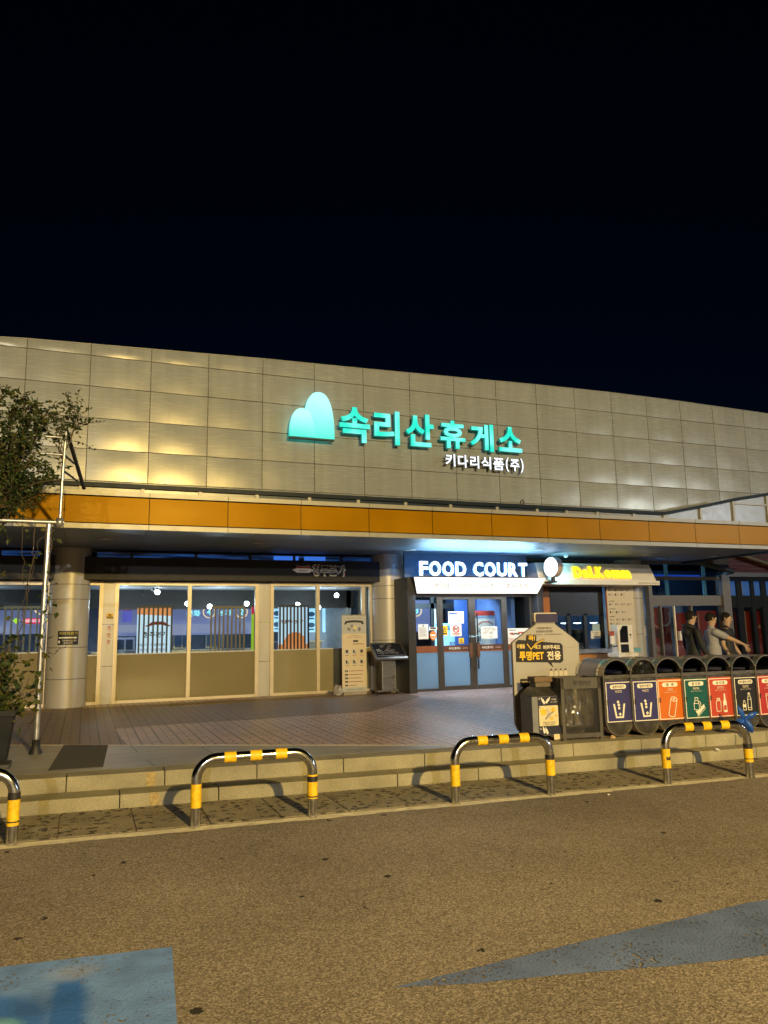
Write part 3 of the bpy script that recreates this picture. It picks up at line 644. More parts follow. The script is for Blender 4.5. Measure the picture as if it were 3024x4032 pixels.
# round lights in the soffit (not lit)
LENS = mat('downlight_lens', (.5, .5, .48), .35)
dl = None
for u, v, lab in ((420, 1160, 'on the left above the vending arrow column'), (537, 1166, None), (1012, 1172, None), (1318, 1199, None), (823, 1173, None)): pass
def downlight(x, y, lab):
    d = thing('downlight', lab, 'downlight', (x, y, 3.345), 0, 'round downlights in the canopy soffit')
    MB().lathe([(.0, 0), (.105, 0)], (0, 0, -.012), 24).build('lens', LENS, d)
    MB().lathe([(.105, -.012), (.125, -.014), (.135, -.001), (.105, -.001)], (0, 0, 0), 24).build('trim_ring', CREAM, d)
downlight(.28, 14.3, 'unlit round downlight in the soffit beside the vending arrow column')
downlight(3.05, 14.3, 'unlit round downlight in the soffit above the wide window pair')
downlight(6.55, 14.9, 'unlit round downlight in the soffit before the column beside the entrance')
downlight(9.4, 14.2, 'unlit round downlight in the soffit over the lit entrance letters')
downlight(12.75, 14.6, 'unlit round downlight in the soffit above the cafe sign')
downlight(14.9, 14.6, 'unlit round downlight at the dark end of the soffit')
d = thing('smoke_detector', 'small pale detector on the soffit above the round cafe lamp', 'detector', (10.9, 15.3, 3.345))
MB().lathe([(.06, 0), (.06, -.02), (.03, -.05), (0, -.052)], (0, 0, 0), 16).build('housing', WHITE, d)
# ------------------------------------------------------------------ interior behind the glass
IW = mat('interior_dark', (.055, .05, .047), .6); ICE = mat('interior_ceiling', (.5, .52, .54), .8)
IFL = mat('interior_floor', (.16, .16, .17), .25)
mb = MB(); mb.box(BX0+.3, 13.9, SY+.1, 30, PZ-.02, PZ+.003); wbuild(mb, 'interior_floor', IFL, bld)
mb = MB(); mb.box(BX0+.3, 9.95, SY+.31, 18.5, 2.66, 2.70); mb.box(BX0+.3, 9.95, 18.76, 30, 2.9, 2.94); wbuild(mb, 'interior_ceiling', ICE, bld)
mb = MB(); mb.box(BX0+.3, 6.55, 18.5, 18.75, 2.215, 3.0); wbuild(mb, 'bulkhead', IW, bld)
mb = MB(); mb.box(BX0+.3, 13.9, 26, 26.2, 0, 3.0); wbuild(mb, 'interior_back_wall', mat('back_wall', (.16, .17, .2), .6), bld)
WOODW = mat('pale_wood_panel', (.22, .19, .12), .5, 0, .12, 3, stretch=(6, 6, .6))
mb = MB(); mb.prism([(6.16, 16.6), (6.3, 16.6), (6.75, 18.48), (6.6, 18.48)], PZ, 2.72); wbuild(mb, 'interior_side_wall', WOODW, bld)
mb = MB(); mb.box(6.3, 6.42, 18.5, 24, PZ, 2.9); wbuild(mb, 'hall_partition', mat('pale_partition', (.5, .52, .52), .6), bld)
lamp('hall_light', (2.0, 21.8, 2.84), 240, (.66, .82, 1), .1, 'AREA', (7, 1.6), (2.0, 21.8, 0))
lamp('hall_light', (7.9, 16.6, 2.58), 330, (.58, .82, 1), .1, 'AREA', (2.2, 1.2), (7.9, 18.2, 0))
lamp('cafe_light', (11.6, 18.2, 2.7), 22, (.7, .85, 1), .1, 'AREA', (1.6, 1.2), (11.6, 18.2, 0))
# pendant lamps
BULB = emis('bulb_glow', (.95, 1, .98), 30)
for x in (.8, 2.9, 5.2, -2.2): lamp('restaurant_bulb_light', (x, 17.5, 2.3), 16, (.8, .92, 1), .05)
pend = None
spots = [(340, 1279, 'leftmost lit'), (405, 1304, 'second lit'), (453, 1310, 'third lit'), (533, 1304, 'fourth lit'), (584, 1291, 'fifth lit'), (643, 1306, 'sixth lit'), (688, 1312, 'seventh lit'), (727, 1286, 'rightmost lit')]
where = ['bare bulb at the left of the wide window, before the roof drawing screen', 'bare bulb low beside the left mullion of the wide window', 'lowest bare bulb just right of the wide window mullion', 'bare bulb over the slatted screen of the wide window', 'high bare bulb near the right edge of the wide window', 'bare bulb at the left of the right hand window', 'lowest bare bulb above the orange sun screen', 'bare bulb alone in the pane beside the banner stand']
for (u, v, _), lab in zip(spots, where):
    x, y, z = at(u, v, 17.55)
    if pend is None:
        pend = thing('pendant_lamp', lab, 'lamp', (x, y, z), 0, 'bare bulbs hanging inside the restaurant')
        MB().ball((0, 0, 0), .055).build('bulb', BULB, pend)
        MB().lathe([(0, .11), (.022, .108), (.022, .05), (.03, .038)], n=12).build('socket', BLK, pend)
        MB().tube([(0, 0, .1), (0, 0, 2.72-z)], .004, 6).build('cord', BLK, pend)
    else: dup(pend, (x, y, z), None, lab)
for u, v, lab in ((331, 1276, 'small unlit bulb beside the leftmost lit bulb'), (308, 1287, 'small unlit bulb left of the lit bulbs')):
    x, y, z = at(u, v, 17.5)
    d = thing('unlit_lamp', lab, 'lamp', (x, y, z)); MB().ball((0, 0, 0), .035).build('bulb', glass('clear_bulb', (.8, .85, .85), 3), d)
    MB().lathe([(0, .1), (.02, .098), (.02, .04)], n=10).build('socket', BLK, d); MB().tube([(0, 0, .1), (0, 0, 2.72-z)], .004, 6).build('cord', BLK, d)
# slatted screens with posters
SLAT = mat('dark_slat', (.06, .045, .035), .5); SLATL = mat('wood_slat', (.3, .2, .1), .5)
def screen(x0, x1, z0, z1, Y, n, lab, slat=SLAT, w=.034):
    d = thing('slatted_screen', lab, 'screen', ((x0+x1)/2, Y, PZ))
    s_ = MB()
    for i in range(n):
        x = x0+(x1-x0)*i/(n-1); s_.box(x-w/2, x+w/2, Y-.02, Y+.02, PZ, z1)
    wbuild(s_, 'slat_row', slat, d)
    wbuild(MB().box(x0, x1, Y-.025, Y+.025, PZ, PZ+.04), 'bottom_rail', slat, d); wbuild(MB().box(x0, x1, Y-.025, Y+.025, z1, z1+.05), 'top_rail', slat, d)
    return d
PALE = emis('backlit_pale_poster', (.62, .82, 1), .85); ORP = emis('backlit_orange', (1, .32, .10), .65); LAVP = emis('backlit_lavender', (.30, .40, .78), .34)
INKB = mat('poster_ink', (.03, .03, .05), .6, 0, 0); RED2 = mat('poster_red', (.45, .04, .03), .6, 0, 0)
d = screen(1.1, 1.78, 1.2, 2.2, 17.2, 8, 'dark slatted screen before the white poster with a red roof drawing')
p = MB(); fr = F(17.3)
p.rect(fr, 1.06, 1.80, .6, 2.06, 0, .01, 0); p.plate(fr, [(1.06, 2.06), (1.8, 2.02), (1.8, 2.2), (1.06, 2.2)], 0, .011, 1)
p.plate(fr, [(1.22, 1.80), (1.3, 1.84), (1.38, 1.9), (1.62, 1.9), (1.7, 1.84), (1.78, 1.80), (1.7, 1.79), (1.6, 1.83), (1.4, 1.83), (1.3, 1.79)], .01, .014, 2)
p.text(fr, '청주본가', 1.45, 1.62, .52, .13, .01, .014, 3, .02); p.text(fr, '얼큰이 국밥 칼국수', 1.42, 1.40, .6, .06, .01, .014, 3); p.text(fr, '콩나물 국밥 육개장', 1.42, 1.29, .6, .06, .01, .014, 2)
wbuild(p, 'backlit_poster', [PALE, ORP, RED2, INKB], d)
screen(2.64, 3.38, 1.2, 2.18, 17.2, 9, 'wooden slatted screen in the middle of the wide window before the dark kitchen', SLATL, .035)
d = screen(4.22, 4.90, 1.2, 2.2, 17.2, 9, 'dark slatted screen before the pale poster with an orange sun')
p = MB(); p.rect(fr, 4.2, 4.94, .6, 2.2, 0, .01, 0); p.disc(fr, 4.6, 1.36, .26, .01, .014, 1, 28); p.rect(fr, 4.2, 4.94, .6, 1.34, .01, .015, 1); p.text(fr, '청주본가', 4.56, 1.86, .6, .09, .01, .014, 2, .02)
wbuild(p, 'backlit_poster', [PALE, ORP, RED2], d)
d = screen(-2.0, -.85+.05, 1.2, 2.2, 17.2, 11, 'dark slatted screen in the far left window behind the potted vine', mat('grey_slat', (.2, .2, .22), .5), .035)
# hall signboards, menu screens, counter
LAV = emis('lavender_board', (.33, .38, .72), .42); MINTL = emis('mint_lettering', (.35, .95, 1), 1.2); WARM = emis('warm_ring', (1, .72, .4), 1.1)
d = thing('hall_signboard', 'lavender lit food counter signboard with numbers in warm rings behind the wide window', 'signboard', (3.0, 20.5, 1.9))
fr = F(20.5); Yh = 20.5
p = MB(); x0, _, z0 = at(215, 1367, Yh); x1, _, z1 = at(556, 1300, Yh); zt = 2.62
p.rect(fr, .4, x1+.05, at(550, 1369, Yh)[2], zt, -.05, 0); wbuild(p, 'board', LAV, d)
p = MB()
x, _, z = at(452, 1317, Yh); z -= .06; p.ring(fr, x, z, .17, .03, 0, .012, 1); p.text(fr, '4', x, z+.0, .13, .17, 0, .012, 0, .03)
x, _, z = at(418, 1320, Yh); z -= .06; p.text(fr, '분화', x, z, .36, .17, 0, .012, 0, .03)
x, _, z = at(522, 1317, Yh); z -= .06; p.ring(fr, x, z, .17, .03, 0, .012, 1); p.text(fr, '2', x, z, .12, .17, 0, .012, 0, .03)
x, _, z = at(486, 1319, Yh); z -= .06; p.text(fr, '본가', x, z, .36, .15, 0, .012, 0, .03)
wbuild(p, 'board_lettering', [MINTL, WARM], d)
d = thing('hall_signboard', 'lavender lit food counter signboard with a warm ring in the far left window', 'signboard', (-1.5, 20.5, 1.9))
p = MB(); p.rect(fr, -4.2, -.6, at(100, 1369, Yh)[2], zt, -.05, 0); wbuild(p, 'board', LAV, d)
p = MB(); x, _, z = at(91, 1312, Yh); p.ring(fr, x, z, .19, .035, 0, .012, 1); p.text(fr, '1', x, z+.02, .07, .2, 0, .012, 0, .03); x, _, z = at(52, 1312, Yh); p.text(fr, '라면 분식', x-.15, z+.03, .62, .16, 0, .012, 0, .03); wbuild(p, 'board_lettering', [MINTL, WARM], d)
d = thing('red_notice_sign', 'lit red strip sign with white writing and yellow green arrows in the far left window', 'sign', (-1.3, 19.6, 1.8)); fr2 = F(19.6)
xa, _, za = at(49, 1348, 19.6); xb, _, zb = at(92, 1335, 19.6)
p = MB(); p.rect(fr2, xa, xb, za, zb, 0, .03, 0); p.text(fr2, '배식구는 여기입니다', (xa+xb)/2, (za+zb)/2, (xb-xa)*.86, (zb-za)*.6, .03, .036, 1, .02)
for xx in (xa-.14, xb+.14): p.plate(fr2, [(xx, za), (xx+.09, za+.1), (xx+.04, za+.1), (xx+.04, zb), (xx-.04, zb), (xx-.04, za+.1), (xx-.09, za+.1)], 0, .03, 2)
wbuild(p, 'sign_face', [emis('red_light', (1, .03, .12), .8), emis('white_light', (1, .9, .95), 1.1), emis('lime_light', (.5, .9, .03), .8)], d)
MSC = emis('menu_screen', (.45, .8, 1), 1.15); MSD = emis('menu_dish', (.06, .16, .3), .5); MSB = emis('menu_blue', (.1, .28, .9), .9)
for i, (ua, ub, lab) in enumerate(((786, 838, 'tall'), (1010, 1062, ''), (1110, 1150, ''))):
    ua_, ub_ = (600+ua/1.659)*1659/3024, (600+ub/1.659)*1659/3024
    xa = at(ua_, 1330, 20.4)[0]; xb = at(ub_, 1330, 20.4)[0]; zl_ = at(ua_, 1366 if i != 0 else 1365, 20.4)[2]
    d = thing('menu_screen', ['bright food menu screen left of the orange sun screen', 'bright food menu screen right of the orange sun screen', 'bright cyan menu screen nearest the partition'][i], 'screen', (xa, 20.4, zl_)); f3 = F(20.4)
    p = MB(); p.rect(f3, xa, xb, zl_, zl_+.75, 0, .04, 0)
    if i < 2:
        for k in range(2):
            p.disc(f3, (xa+xb)/2, zl_+.2+.3*k, .1, .04, .045, 1, 14, .07); p.rect(f3, xa+.04, xb-.04, zl_+.06+.3*k, zl_+.1+.3*k, .04, .044, 1)
        p.rect(f3, xa, xa+.02, zl_, zl_+.75, .04, .046, 2)
    wbuild(p, 'display', [MSC, MSD, MSB], d)
d = thing('tray_return_sign', 'lime green sign with red top at the right edge of the wide window', 'sign', (3.6, 17.6, PZ)); f3 = F(17.6)
xa, _, zt_ = at(543, 1311, 17.6); xb = xa+.42; zr = at(543, 1327, 17.6)[2]
p = MB(); p.rect(f3, xa, xb, .75, zt_, 0, .02, 0); p.rect(f3, xa, xb, zr, zt_, .02, .024, 1); p.text(f3, '음식물', (xa+xb)/2, (zr+zt_)/2, .3, .07, .024, .028, 2, .02)
p.rrect(f3, xa+.06, xa+.24, zr-.22, zr-.04, .03, .02, .024, 1); p.stroke(f3, [(xa+.1, zr-.13), (xa+.2, zr-.13), (xa+.15, zr-.08)], .02, .024, .028, 2); p.stroke(f3, [(xa+.2, zr-.13), (xa+.15, zr-.18)], .02, .024, .0285, 2)
p.text(f3, '퇴', xa+.16, zr-.33, .16, .16, .02, .024, 3, .03); p.text(f3, '식', xa+.16, zr-.53, .16, .16, .02, .024, 3, .03); p.text(f3, '구', xa+.16, zr-.72, .16, .16, .02, .024, 3, .03)
wbuild(p, 'sign_panel', [emis('lime_panel', (.55, .85, .03), .5), emis('red_panel', (.9, .03, .08), .5), WHITE, INK], d)
p = MB(); p.box(xa+.02, xb-.02, 17.6, 17.7, PZ, .75); wbuild(p, 'foot', STEELD, d)
d = thing('blue_poster', 'plain blue poster hanging behind the wide window at its left', 'poster', (.75, 17.0, 1.8)); xa, _, za = at(264, 1344, 17.0); xb, _, zb = at(285, 1319, 17.0)
p = MB(); p.rect(F(17.0), xa, xb, za, zb, 0, .01, 0); p.rect(F(17.0), xa, xb, zb, zb+.015, 0, .011, 1); wbuild(p, 'sheet', [emis('blue_sheet', (.03, .06, .75), .55), RED2], d)
# serving counters and kitchen equipment
d = thing('serving_counter', 'long dark serving counter under the lavender signboard', 'counter', (2, 21, PZ))
wbuild(MB().box(-5, 4.5, 20.9, 21.6, PZ, 1.15), 'base', mat('counter_base', (.05, .05, .06), .5), d); wbuild(MB().box(-5, 4.5, 20.8, 21.7, 1.15, 1.2), 'worktop', STEEL, d)
rr = random.Random(5)
for i, lab in enumerate(['white kitchen machine with two glass doors left of the roof drawing screen', 'tall steel cabinet behind the slatted wood screen', 'dark kitchen cabinet right of the slatted wood screen']):
    x = (1.0, 2.6, 3.5)[i]; d = thing('kitchen_cabinet', lab, 'cabinet', (x, 22.2, 1.2) if i else (x, 21.2, 1.2))
    y = 21.0 if i == 0 else 22.2; h = .35 if i == 0 else 1.0
    wbuild(MB().box(x-.25, x+.25, y, y+.4, 1.2, 1.2+h), 'carcass', STEEL if i else WHITE, d, .01)
    wbuild(MB().box(x-.2, x-.02, y-.015, y-.001, 1.25, 1.15+h).box(x+.02, x+.2, y-.015, y-.001, 1.25, 1.15+h), 'door', mat('dark_door', (.05, .07, .1), .2), d)
d = thing('pickup_shelf', 'grey pickup counter below the bright menu screens', 'counter', (5.4, 19.6, PZ))
wbuild(MB().box(4.8, 5.9, 19.4, 20.0, PZ, 1.35), 'base', mat('grey_counter', (.35, .36, .38), .5), d); wbuild(MB().box(4.76, 5.94, 19.36, 20.04, 1.35, 1.39), 'worktop', WHITE, d)
# ------------------------------------------------------------------ shop sign band
d = thing('shop_signboard', 'long black restaurant signboard with brush lettering above the windows', 'signboard', (3.1, 15.9, 2.95))
mb = MB(); mb.box(-.06, 6.32, 15.9, 16.245, 2.715, 3.17); wbuild(mb, 'panel', mat('matt_black_board', (.013, .0135, .017), .55, spec=.3), d, .006)
mb = MB(); mb.box(-4.0, -.60, 15.9, 16.245, 2.715, 3.17); 
d2 = thing('shop_signboard', 'plain black signboard left of the vending arrow column', 'signboard', (-2.3, 15.9, 2.95)); wbuild(mb, 'panel', mat('matt_black_board', (.013, .0135, .017), .55, spec=.3), d2, .006)
fr = F(15.9)
OUTL = mat('sign_outline', (.8, .76, .72), .5); p = MB()
p.text(fr, '청주본가', 5.0, 2.955, .78, .26, 0, .03, 0, .05); wbuild(p, 'lettering', [OUTL], d)
p = MB(); p.text(fr, '청주본가', 5.0, 2.955, .74, .225, .0305, .034, 0, .012); wbuild(p, 'letter_face', [BLK], d)
p = MB(); roof = [(4.17, 2.96), (4.24, 2.99), (4.28, 3.07), (4.31, 3.05), (4.52, 3.05), (4.55, 3.07), (4.59, 2.99), (4.66, 2.96), (4.60, 2.93), (4.56, 2.9), (4.28, 2.9), (4.23, 2.93)]
p.plate(fr, roof, 0, .012, 0); p.plate(fr, [(4.21, 2.968), (4.25, 2.995), (4.285, 3.05), (4.31, 3.035), (4.52, 3.035), (4.545, 3.05), (4.58, 2.995), (4.62, 2.968), (4.55, 3.0), (4.28, 3.0)], .012, .015, 1); p.text(fr, '청주본가', 4.415, 2.945, .22, .05, .012, .015, 2)
p.rect(fr, 5.33, 5.39, 2.85, 2.90, 0, .012, 1); wbuild(p, 'roof_emblem', [OUTL, REDM, BLK], d)
# ------------------------------------------------------------------ lit rooftop sign
MINT = emis('mint_acrylic', (.04, .86, .74), 1.0); MINTD = mat('mint_return', (.02, .25, .22), .5)
def halo(m, c0, c1, sc):
    t = m.node_tree; L = t.links.new; b = t.nodes['Principled BSDF']; tc = nd(m, 'ShaderNodeTexCoord')
    n = nd(m, 'ShaderNodeTexNoise'); n.inputs['Scale'].default_value = sc; n.inputs['Detail'].default_value = 1; L(tc.outputs['Object'], n.inputs[0])
    c = nd(m, 'ShaderNodeValToRGB'); e = c.color_ramp.elements; e[0].position = .4; e[0].color = (*c0, 1); e[1].position = .66; e[1].color = (*c1, 1); L(n.outputs[0], c.inputs[0]); L(c.outputs[0], b.inputs['Emission Color'])
halo(MINT, (.0, .68, .58), (.25, 1, .93), 2.3)
SYN = 15.98
d = thing('mountain_emblem_sign', 'glowing mint sign of two rounded mountain peaks on the beige wall', 'sign', (4.65, SYN, 6.0)); fr = F(SYN)
def peak(cx, w, h, z0, lean=0):
    a = []; n = 26
    for i in range(n+1):
        t = i/n; q = pi*(1-t); c_ = cos(q); s_ = max(0, sin(q))
        a.append((cx+w/2*(abs(c_)**.8)*(1 if c_ > 0 else -1)+lean*(s_**1.2), z0+h*(s_**.85)))
    return a[::-1]
# emblem faces: brighter at the tubes in the middle, deeper mint along the foot
MG = bpy.data.materials.new('mint_face'); MG.use_nodes = True
def mg():
    m = MG; t = m.node_tree; L = t.links.new; b = t.nodes['Principled BSDF']; b.inputs['Base Color'].default_value = (.1, .4, .38, 1); tc = nd(m, 'ShaderNodeTexCoord'); sp = nd(m, 'ShaderNodeSeparateXYZ'); L(tc.outputs['Generated'], sp.inputs[0])
    n = nd(m, 'ShaderNodeTexNoise'); n.inputs['Scale'].default_value = 1.7; L(tc.outputs['Object'], n.inputs[0])
    ad = nd(m, 'ShaderNodeMath', operation='MULTIPLY_ADD'); L(n.outputs[0], ad.inputs[0]); ad.inputs[1].default_value = .35; L(sp.outputs[2], ad.inputs[2])
    c = nd(m, 'ShaderNodeValToRGB'); e = c.color_ramp.elements; e[0].position = .22; e[0].color = (.0, .70, .62, 1); e[1].position = .95; e[1].color = (.42, 1, .96, 1); L(ad.outputs[0], c.inputs[0]); L(c.outputs[0], b.inputs['Emission Color']); b.inputs['Emission Strength'].default_value = 1.05
mg()
big = [(p0[0], p0[1]) for p0 in peak(4.79, .74, 1.09, 5.97)]; small = peak(4.39, .58, .66, 5.97)
p = MB(); p.plate(fr, big, .0, .10, 0); wbuild(p, 'tall_peak', MG, d); p = MB(); p.plate(fr, small, .02, .13, 0); wbuild(p, 'low_peak', MG, d)
p = MB(); p.box(4.1, 5.16, SYN-.10, SYN+.02, 5.935, 5.968); wbuild(p, 'tray', mat('dark_teal_tray', (.02, .08, .08), .5), d)
p = MB(); 
for x in (4.3, 4.9): p.box(x-.02, x+.02, SYN+.021, FY-.03, 6.15, 6.19)
wbuild(p, 'bracket', CHAR, d)
d = thing('channel_letter_sign', 'glowing mint Korean letters of the rest area name on the beige wall', 'sign', (7.7, SYN, 6.3))
def chan(ch, x0, x1, z0, z1, face, side, bold, dep, parent, name='letter'):
    o = wbuild(MB().text(fr, ch, (x0+x1)/2, (z0+z1)/2, x1-x0, z1-z0, .0, dep, 0, bold), name, side, parent)
    wbuild(MB().text(fr, ch, (x0+x1)/2, (z0+z1)/2, x1-x0, z1-z0, dep, dep+.002, 0, bold), name+'_face', face, o)
BO = .028
for ch, a, b, z0, z1 in (('속', 5.29, 6.04, 5.95, 6.79), ('리', 6.15, 6.80, 5.96, 6.78), ('산', 6.96, 7.70, 5.97, 6.78), ('휴', 7.88, 8.56, 5.99, 6.69), ('게', 8.70, 9.36, 5.98, 6.68), ('소', 9.51, 10.18, 6.02, 6.67)):
    chan(ch, a, b, z0, z1, MINT, emis('mint_side', (.0, .35, .30), .4), BO, .08, d)
wbuild(MB().box(5.4, 10.1, FY-.045, FY-.03, 6.30, 6.33), 'mounting_rail', PANEL, d)
WH = emis('white_acrylic', (.78, .86, 1), 1.25); 
d = thing('channel_letter_sign', 'smaller glowing white Korean company letters below the mint letters', 'sign', (9.1, SYN, 5.6))
xs2 = [7.98, 8.33, 8.66, 9.0, 9.33, 9.66, 9.72, 10.08, 10.22]
for ch, a, b, z0, z1 in (('키', 8.0, 8.27, 5.54, 5.85), ('다', 8.34, 8.62, 5.53, 5.85), ('리', 8.68, 8.93, 5.53, 5.85), ('식', 8.99, 9.27, 5.53, 5.85), ('품', 9.33, 9.64, 5.53, 5.84), ('(', 9.69, 9.78, 5.50, 5.87), ('주', 9.82, 10.09, 5.53, 5.84), (')', 10.12, 10.21, 5.50, 5.87)):
    chan(ch, a, b, z0, z1, WH, mat('letter_return', (.05, .06, .09), .5), .025, .06, d)
wbuild(MB().box(8.05, 10.15, FY-.045, FY-.03, 5.66, 5.685), 'mounting_rail', PANEL, d)
d = thing('cable_hook', 'small black cable loop standing on the dark canopy flashing', 'cable', (8.15, RY, 4.1))
MB().tube([(.0, 0, -.0), (0.02, 0, .06), (.07, -.01, .10), (.09, -.02, .05), (.05, -.02, .0)], .012, 8).build('loop', BLK, d)
# ------------------------------------------------------------------ entrance porch
d = thing('entrance_porch', 'charcoal framed glass entrance with a lit white sign box over its doors', 'entrance', (8.2, 15.1, PZ))
mb = MB(); mb.box(6.52, 6.70, 15.0, 16.22, PZ, 2.76); mb.box(9.83, 9.98, 15.0, 16.22, PZ, 2.76); mb.box(6.70, 9.83, 15.12, 16.22, 2.60, 2.755); wbuild(mb, 'portal_frame', CHAR, d, .006)
LB = emis('lightbox_face', (1, .98, .94), 1.25)
lamp('sign_box_light', (8.26, 14.9, 2.39), 55, (.72, .86, 1), .1, 'AREA', (3.0, .12), (8.26, 14.7, 0)); p = MB()
p.add([(6.58, 14.78, 2.745), (9.93, 14.78, 2.745), (9.80, 14.96, 2.40), (6.72, 14.96, 2.40)], [(3, 2, 1, 0)][::-1])
lbx = wbuild(p, 'light_box', LB, d)
p = MB(); p.add([(6.58, 14.785, 2.748), (9.93, 14.785, 2.748), (9.93, 15.11, 2.748), (6.58, 15.11, 2.748), (6.72, 14.965, 2.398), (9.80, 14.965, 2.398), (9.80, 15.11, 2.398), (6.72, 15.11, 2.398)], [(0, 1, 2, 3), (7, 6, 5, 4), (0, 3, 7, 4), (1, 5, 6, 2)]); wbuild(p, 'light_box_case', CHAR, d)
f3 = Fr((8.26, 14.87, 2.5725), (1, 0, 0), (0, -.18, .345))
p = MB(); GT = mat('pale_grey_letter', (.3, .3, .3), .6, 0, 0, emit=(.5, .5, .5), es=.55)
for t_, x_, w_ in (('편의점', -.98, .36), ('식당가', -.42, .36), ('도너츠', .14, .40), ('호두과자', .95, .62)): wbuild(MB().text(f3, t_, x_, 0, w_, .12, .003, .008, 0, .012), 'box_lettering', GT, lbx)
# lettering FOOD COURT
FC = emis('white_letter', (.80, .92, 1), 1.9)
lamp('letter_glow', (8.25, 14.86, 2.80), 95, (.38, .74, 1), .1, 'AREA', (2.9, .06), (8.25, 14.1, 4.2))
FCB = emis('letter_back_glow', (.12, .42, 1), 7)
d2 = thing('entrance_letter_sign', 'glowing white FOOD COURT letters standing on top of the entrance', 'sign', (8.3, 14.95, 2.78)); fr = F(14.95)
words = 'FOOD COURT'; xL, xR = at(906, 1211, 14.87)[0], at(1142, 1215, 14.87)[0]; adv = {'F': .78, 'O': 1.05, 'D': .98, ' ': .5, 'C': .93, 'U': .96, 'R': .92, 'T': .85}
tot = sum(adv[c] for c in words); x = xL
for c in words:
    w_ = (xR-xL)*adv[c]/tot
    if c != ' ':
        o_ = wbuild(MB().text(fr, c, x+w_*.47, 2.945, w_*.88, .33 if c in 'OC' else .32, 0, .05, 0, .036), 'letter', emis('letter_side', (.15, .35, 1), .7), d2)
        wbuild(MB().text(fr, c, x+w_*.47, 2.945, w_*.88, .33 if c in 'OC' else .32, .05, .052, 0, .036), 'letter_face', FC, o_)
        wbuild(MB().text(fr, c, x+w_*.47, 2.945, w_*.86, .31, -.004, -.002, 0, .03), 'letter_back', FCB, o_)
    x += w_
wbuild(MB().box(xL, xR, 14.94, 14.98, 2.757, 2.785), 'base_rail', CHAR, d2)
wbuild(MB().box(6.72, 9.97, 15.62, 15.70, 2.757, 3.343), 'upper_back_panel', mat('navy_wall_panel', (.12, .17, .24), .5), bld)
# doors
DY = 15.3
def door(x0, x1, hx, side):
    f = MB().border(F(DY), x0, x1, PZ+.005, 2.37, .085, -.03, .03); o = wbuild(f, 'door', BRNZ, d)
    wbuild(MB().box(x0+.085, x1-.085, DY-.006, DY+.006, 1.255, 2.285), 'pane', GLASS, o)
    wbuild(MB().box(x0+.085, x1-.085, DY-.009, DY+.009, PZ+.09, 1.11), 'frosted_panel', FILMB, o)
    s_ = MB().rect(F(DY), x0+.085, x1-.085, 1.11, 1.255, -.01, .012, 0).rect(F(DY), x0+.085, x1-.085, 1.11, 1.13, .012, .014, 1); s_.text(F(DY), '속리산휴게소', (x0+x1)/2-.05, 1.19, .30, .06, .012, .016, 2, .02); s_.text(F(DY), '(청주방향)', (x0+x1)/2+.22, 1.185, .14, .028, .012, .016, 2)
    wbuild(s_, 'push_strip', [mat('brown_strip', (.10, .035, .02), .5), mat('rust_strip', (.3, .09, .02), .5), WHITE], o)
    h = MB().tube([(hx, DY-.09, .72), (hx, DY-.09, 1.98)], .018, 10).tube([(hx, DY-.09, .8), (hx, DY-.03, .8)], .01, 8).tube([(hx, DY-.09, 1.9), (hx, DY-.03, 1.9)], .01, 8); wbuild(h, 'handle', BLK, o)
    g = MB().box(hx-.028, hx+.028, DY-.125, DY-.055, .98, 1.3); wbuild(g, 'handle_grip', mat('wood_grip', (.16, .07, .035), .5), o)
door(7.40, 8.225, 8.13, 1); door(8.225, 9.09, 8.32, -1)
def sidelight(x0, x1):
    f = MB().border(F(DY), x0, x1, PZ+.005, 2.39, .05, -.03, .03); o = wbuild(f, 'sidelight', BRNZ, d)
    wbuild(MB().box(x0+.05, x1-.05, DY-.006, DY+.006, 1.255, 2.34), 'pane', GLASS, o); wbuild(MB().box(x0+.05, x1-.05, DY-.009, DY+.009, PZ+.055, 1.11), 'frosted_panel', FILMB, o)
    wbuild(MB().rect(F(DY), x0+.05, x1-.05, 1.11, 1.255, -.01, .012), 'rust_strip', mat('rust_strip', (.22, .065, .02), .5), o)
sidelight(6.705, 7.395); sidelight(9.095, 9.825)
wbuild(MB().box(7.398, 9.092, DY-.03, DY+.03, 2.372, 2.6), 'transom', BRNZ, d)
# bicycle-lock cable holding the door handles together
c_ = thing('door_lock_cable', 'thin pale blue cable looped around the two entrance door handles', 'cable', (8.22, 15.2, 1.45))
pts = [(.13*cos(a*pi/10), -.02+.05*sin(a*pi/10), -.02*sin(a*pi/5)) for a in range(21)]
MB().tube(pts, .007, 6, caps=False).build('loop', mat('pale_blue_cable', (.3, .45, .55), .4), c_)
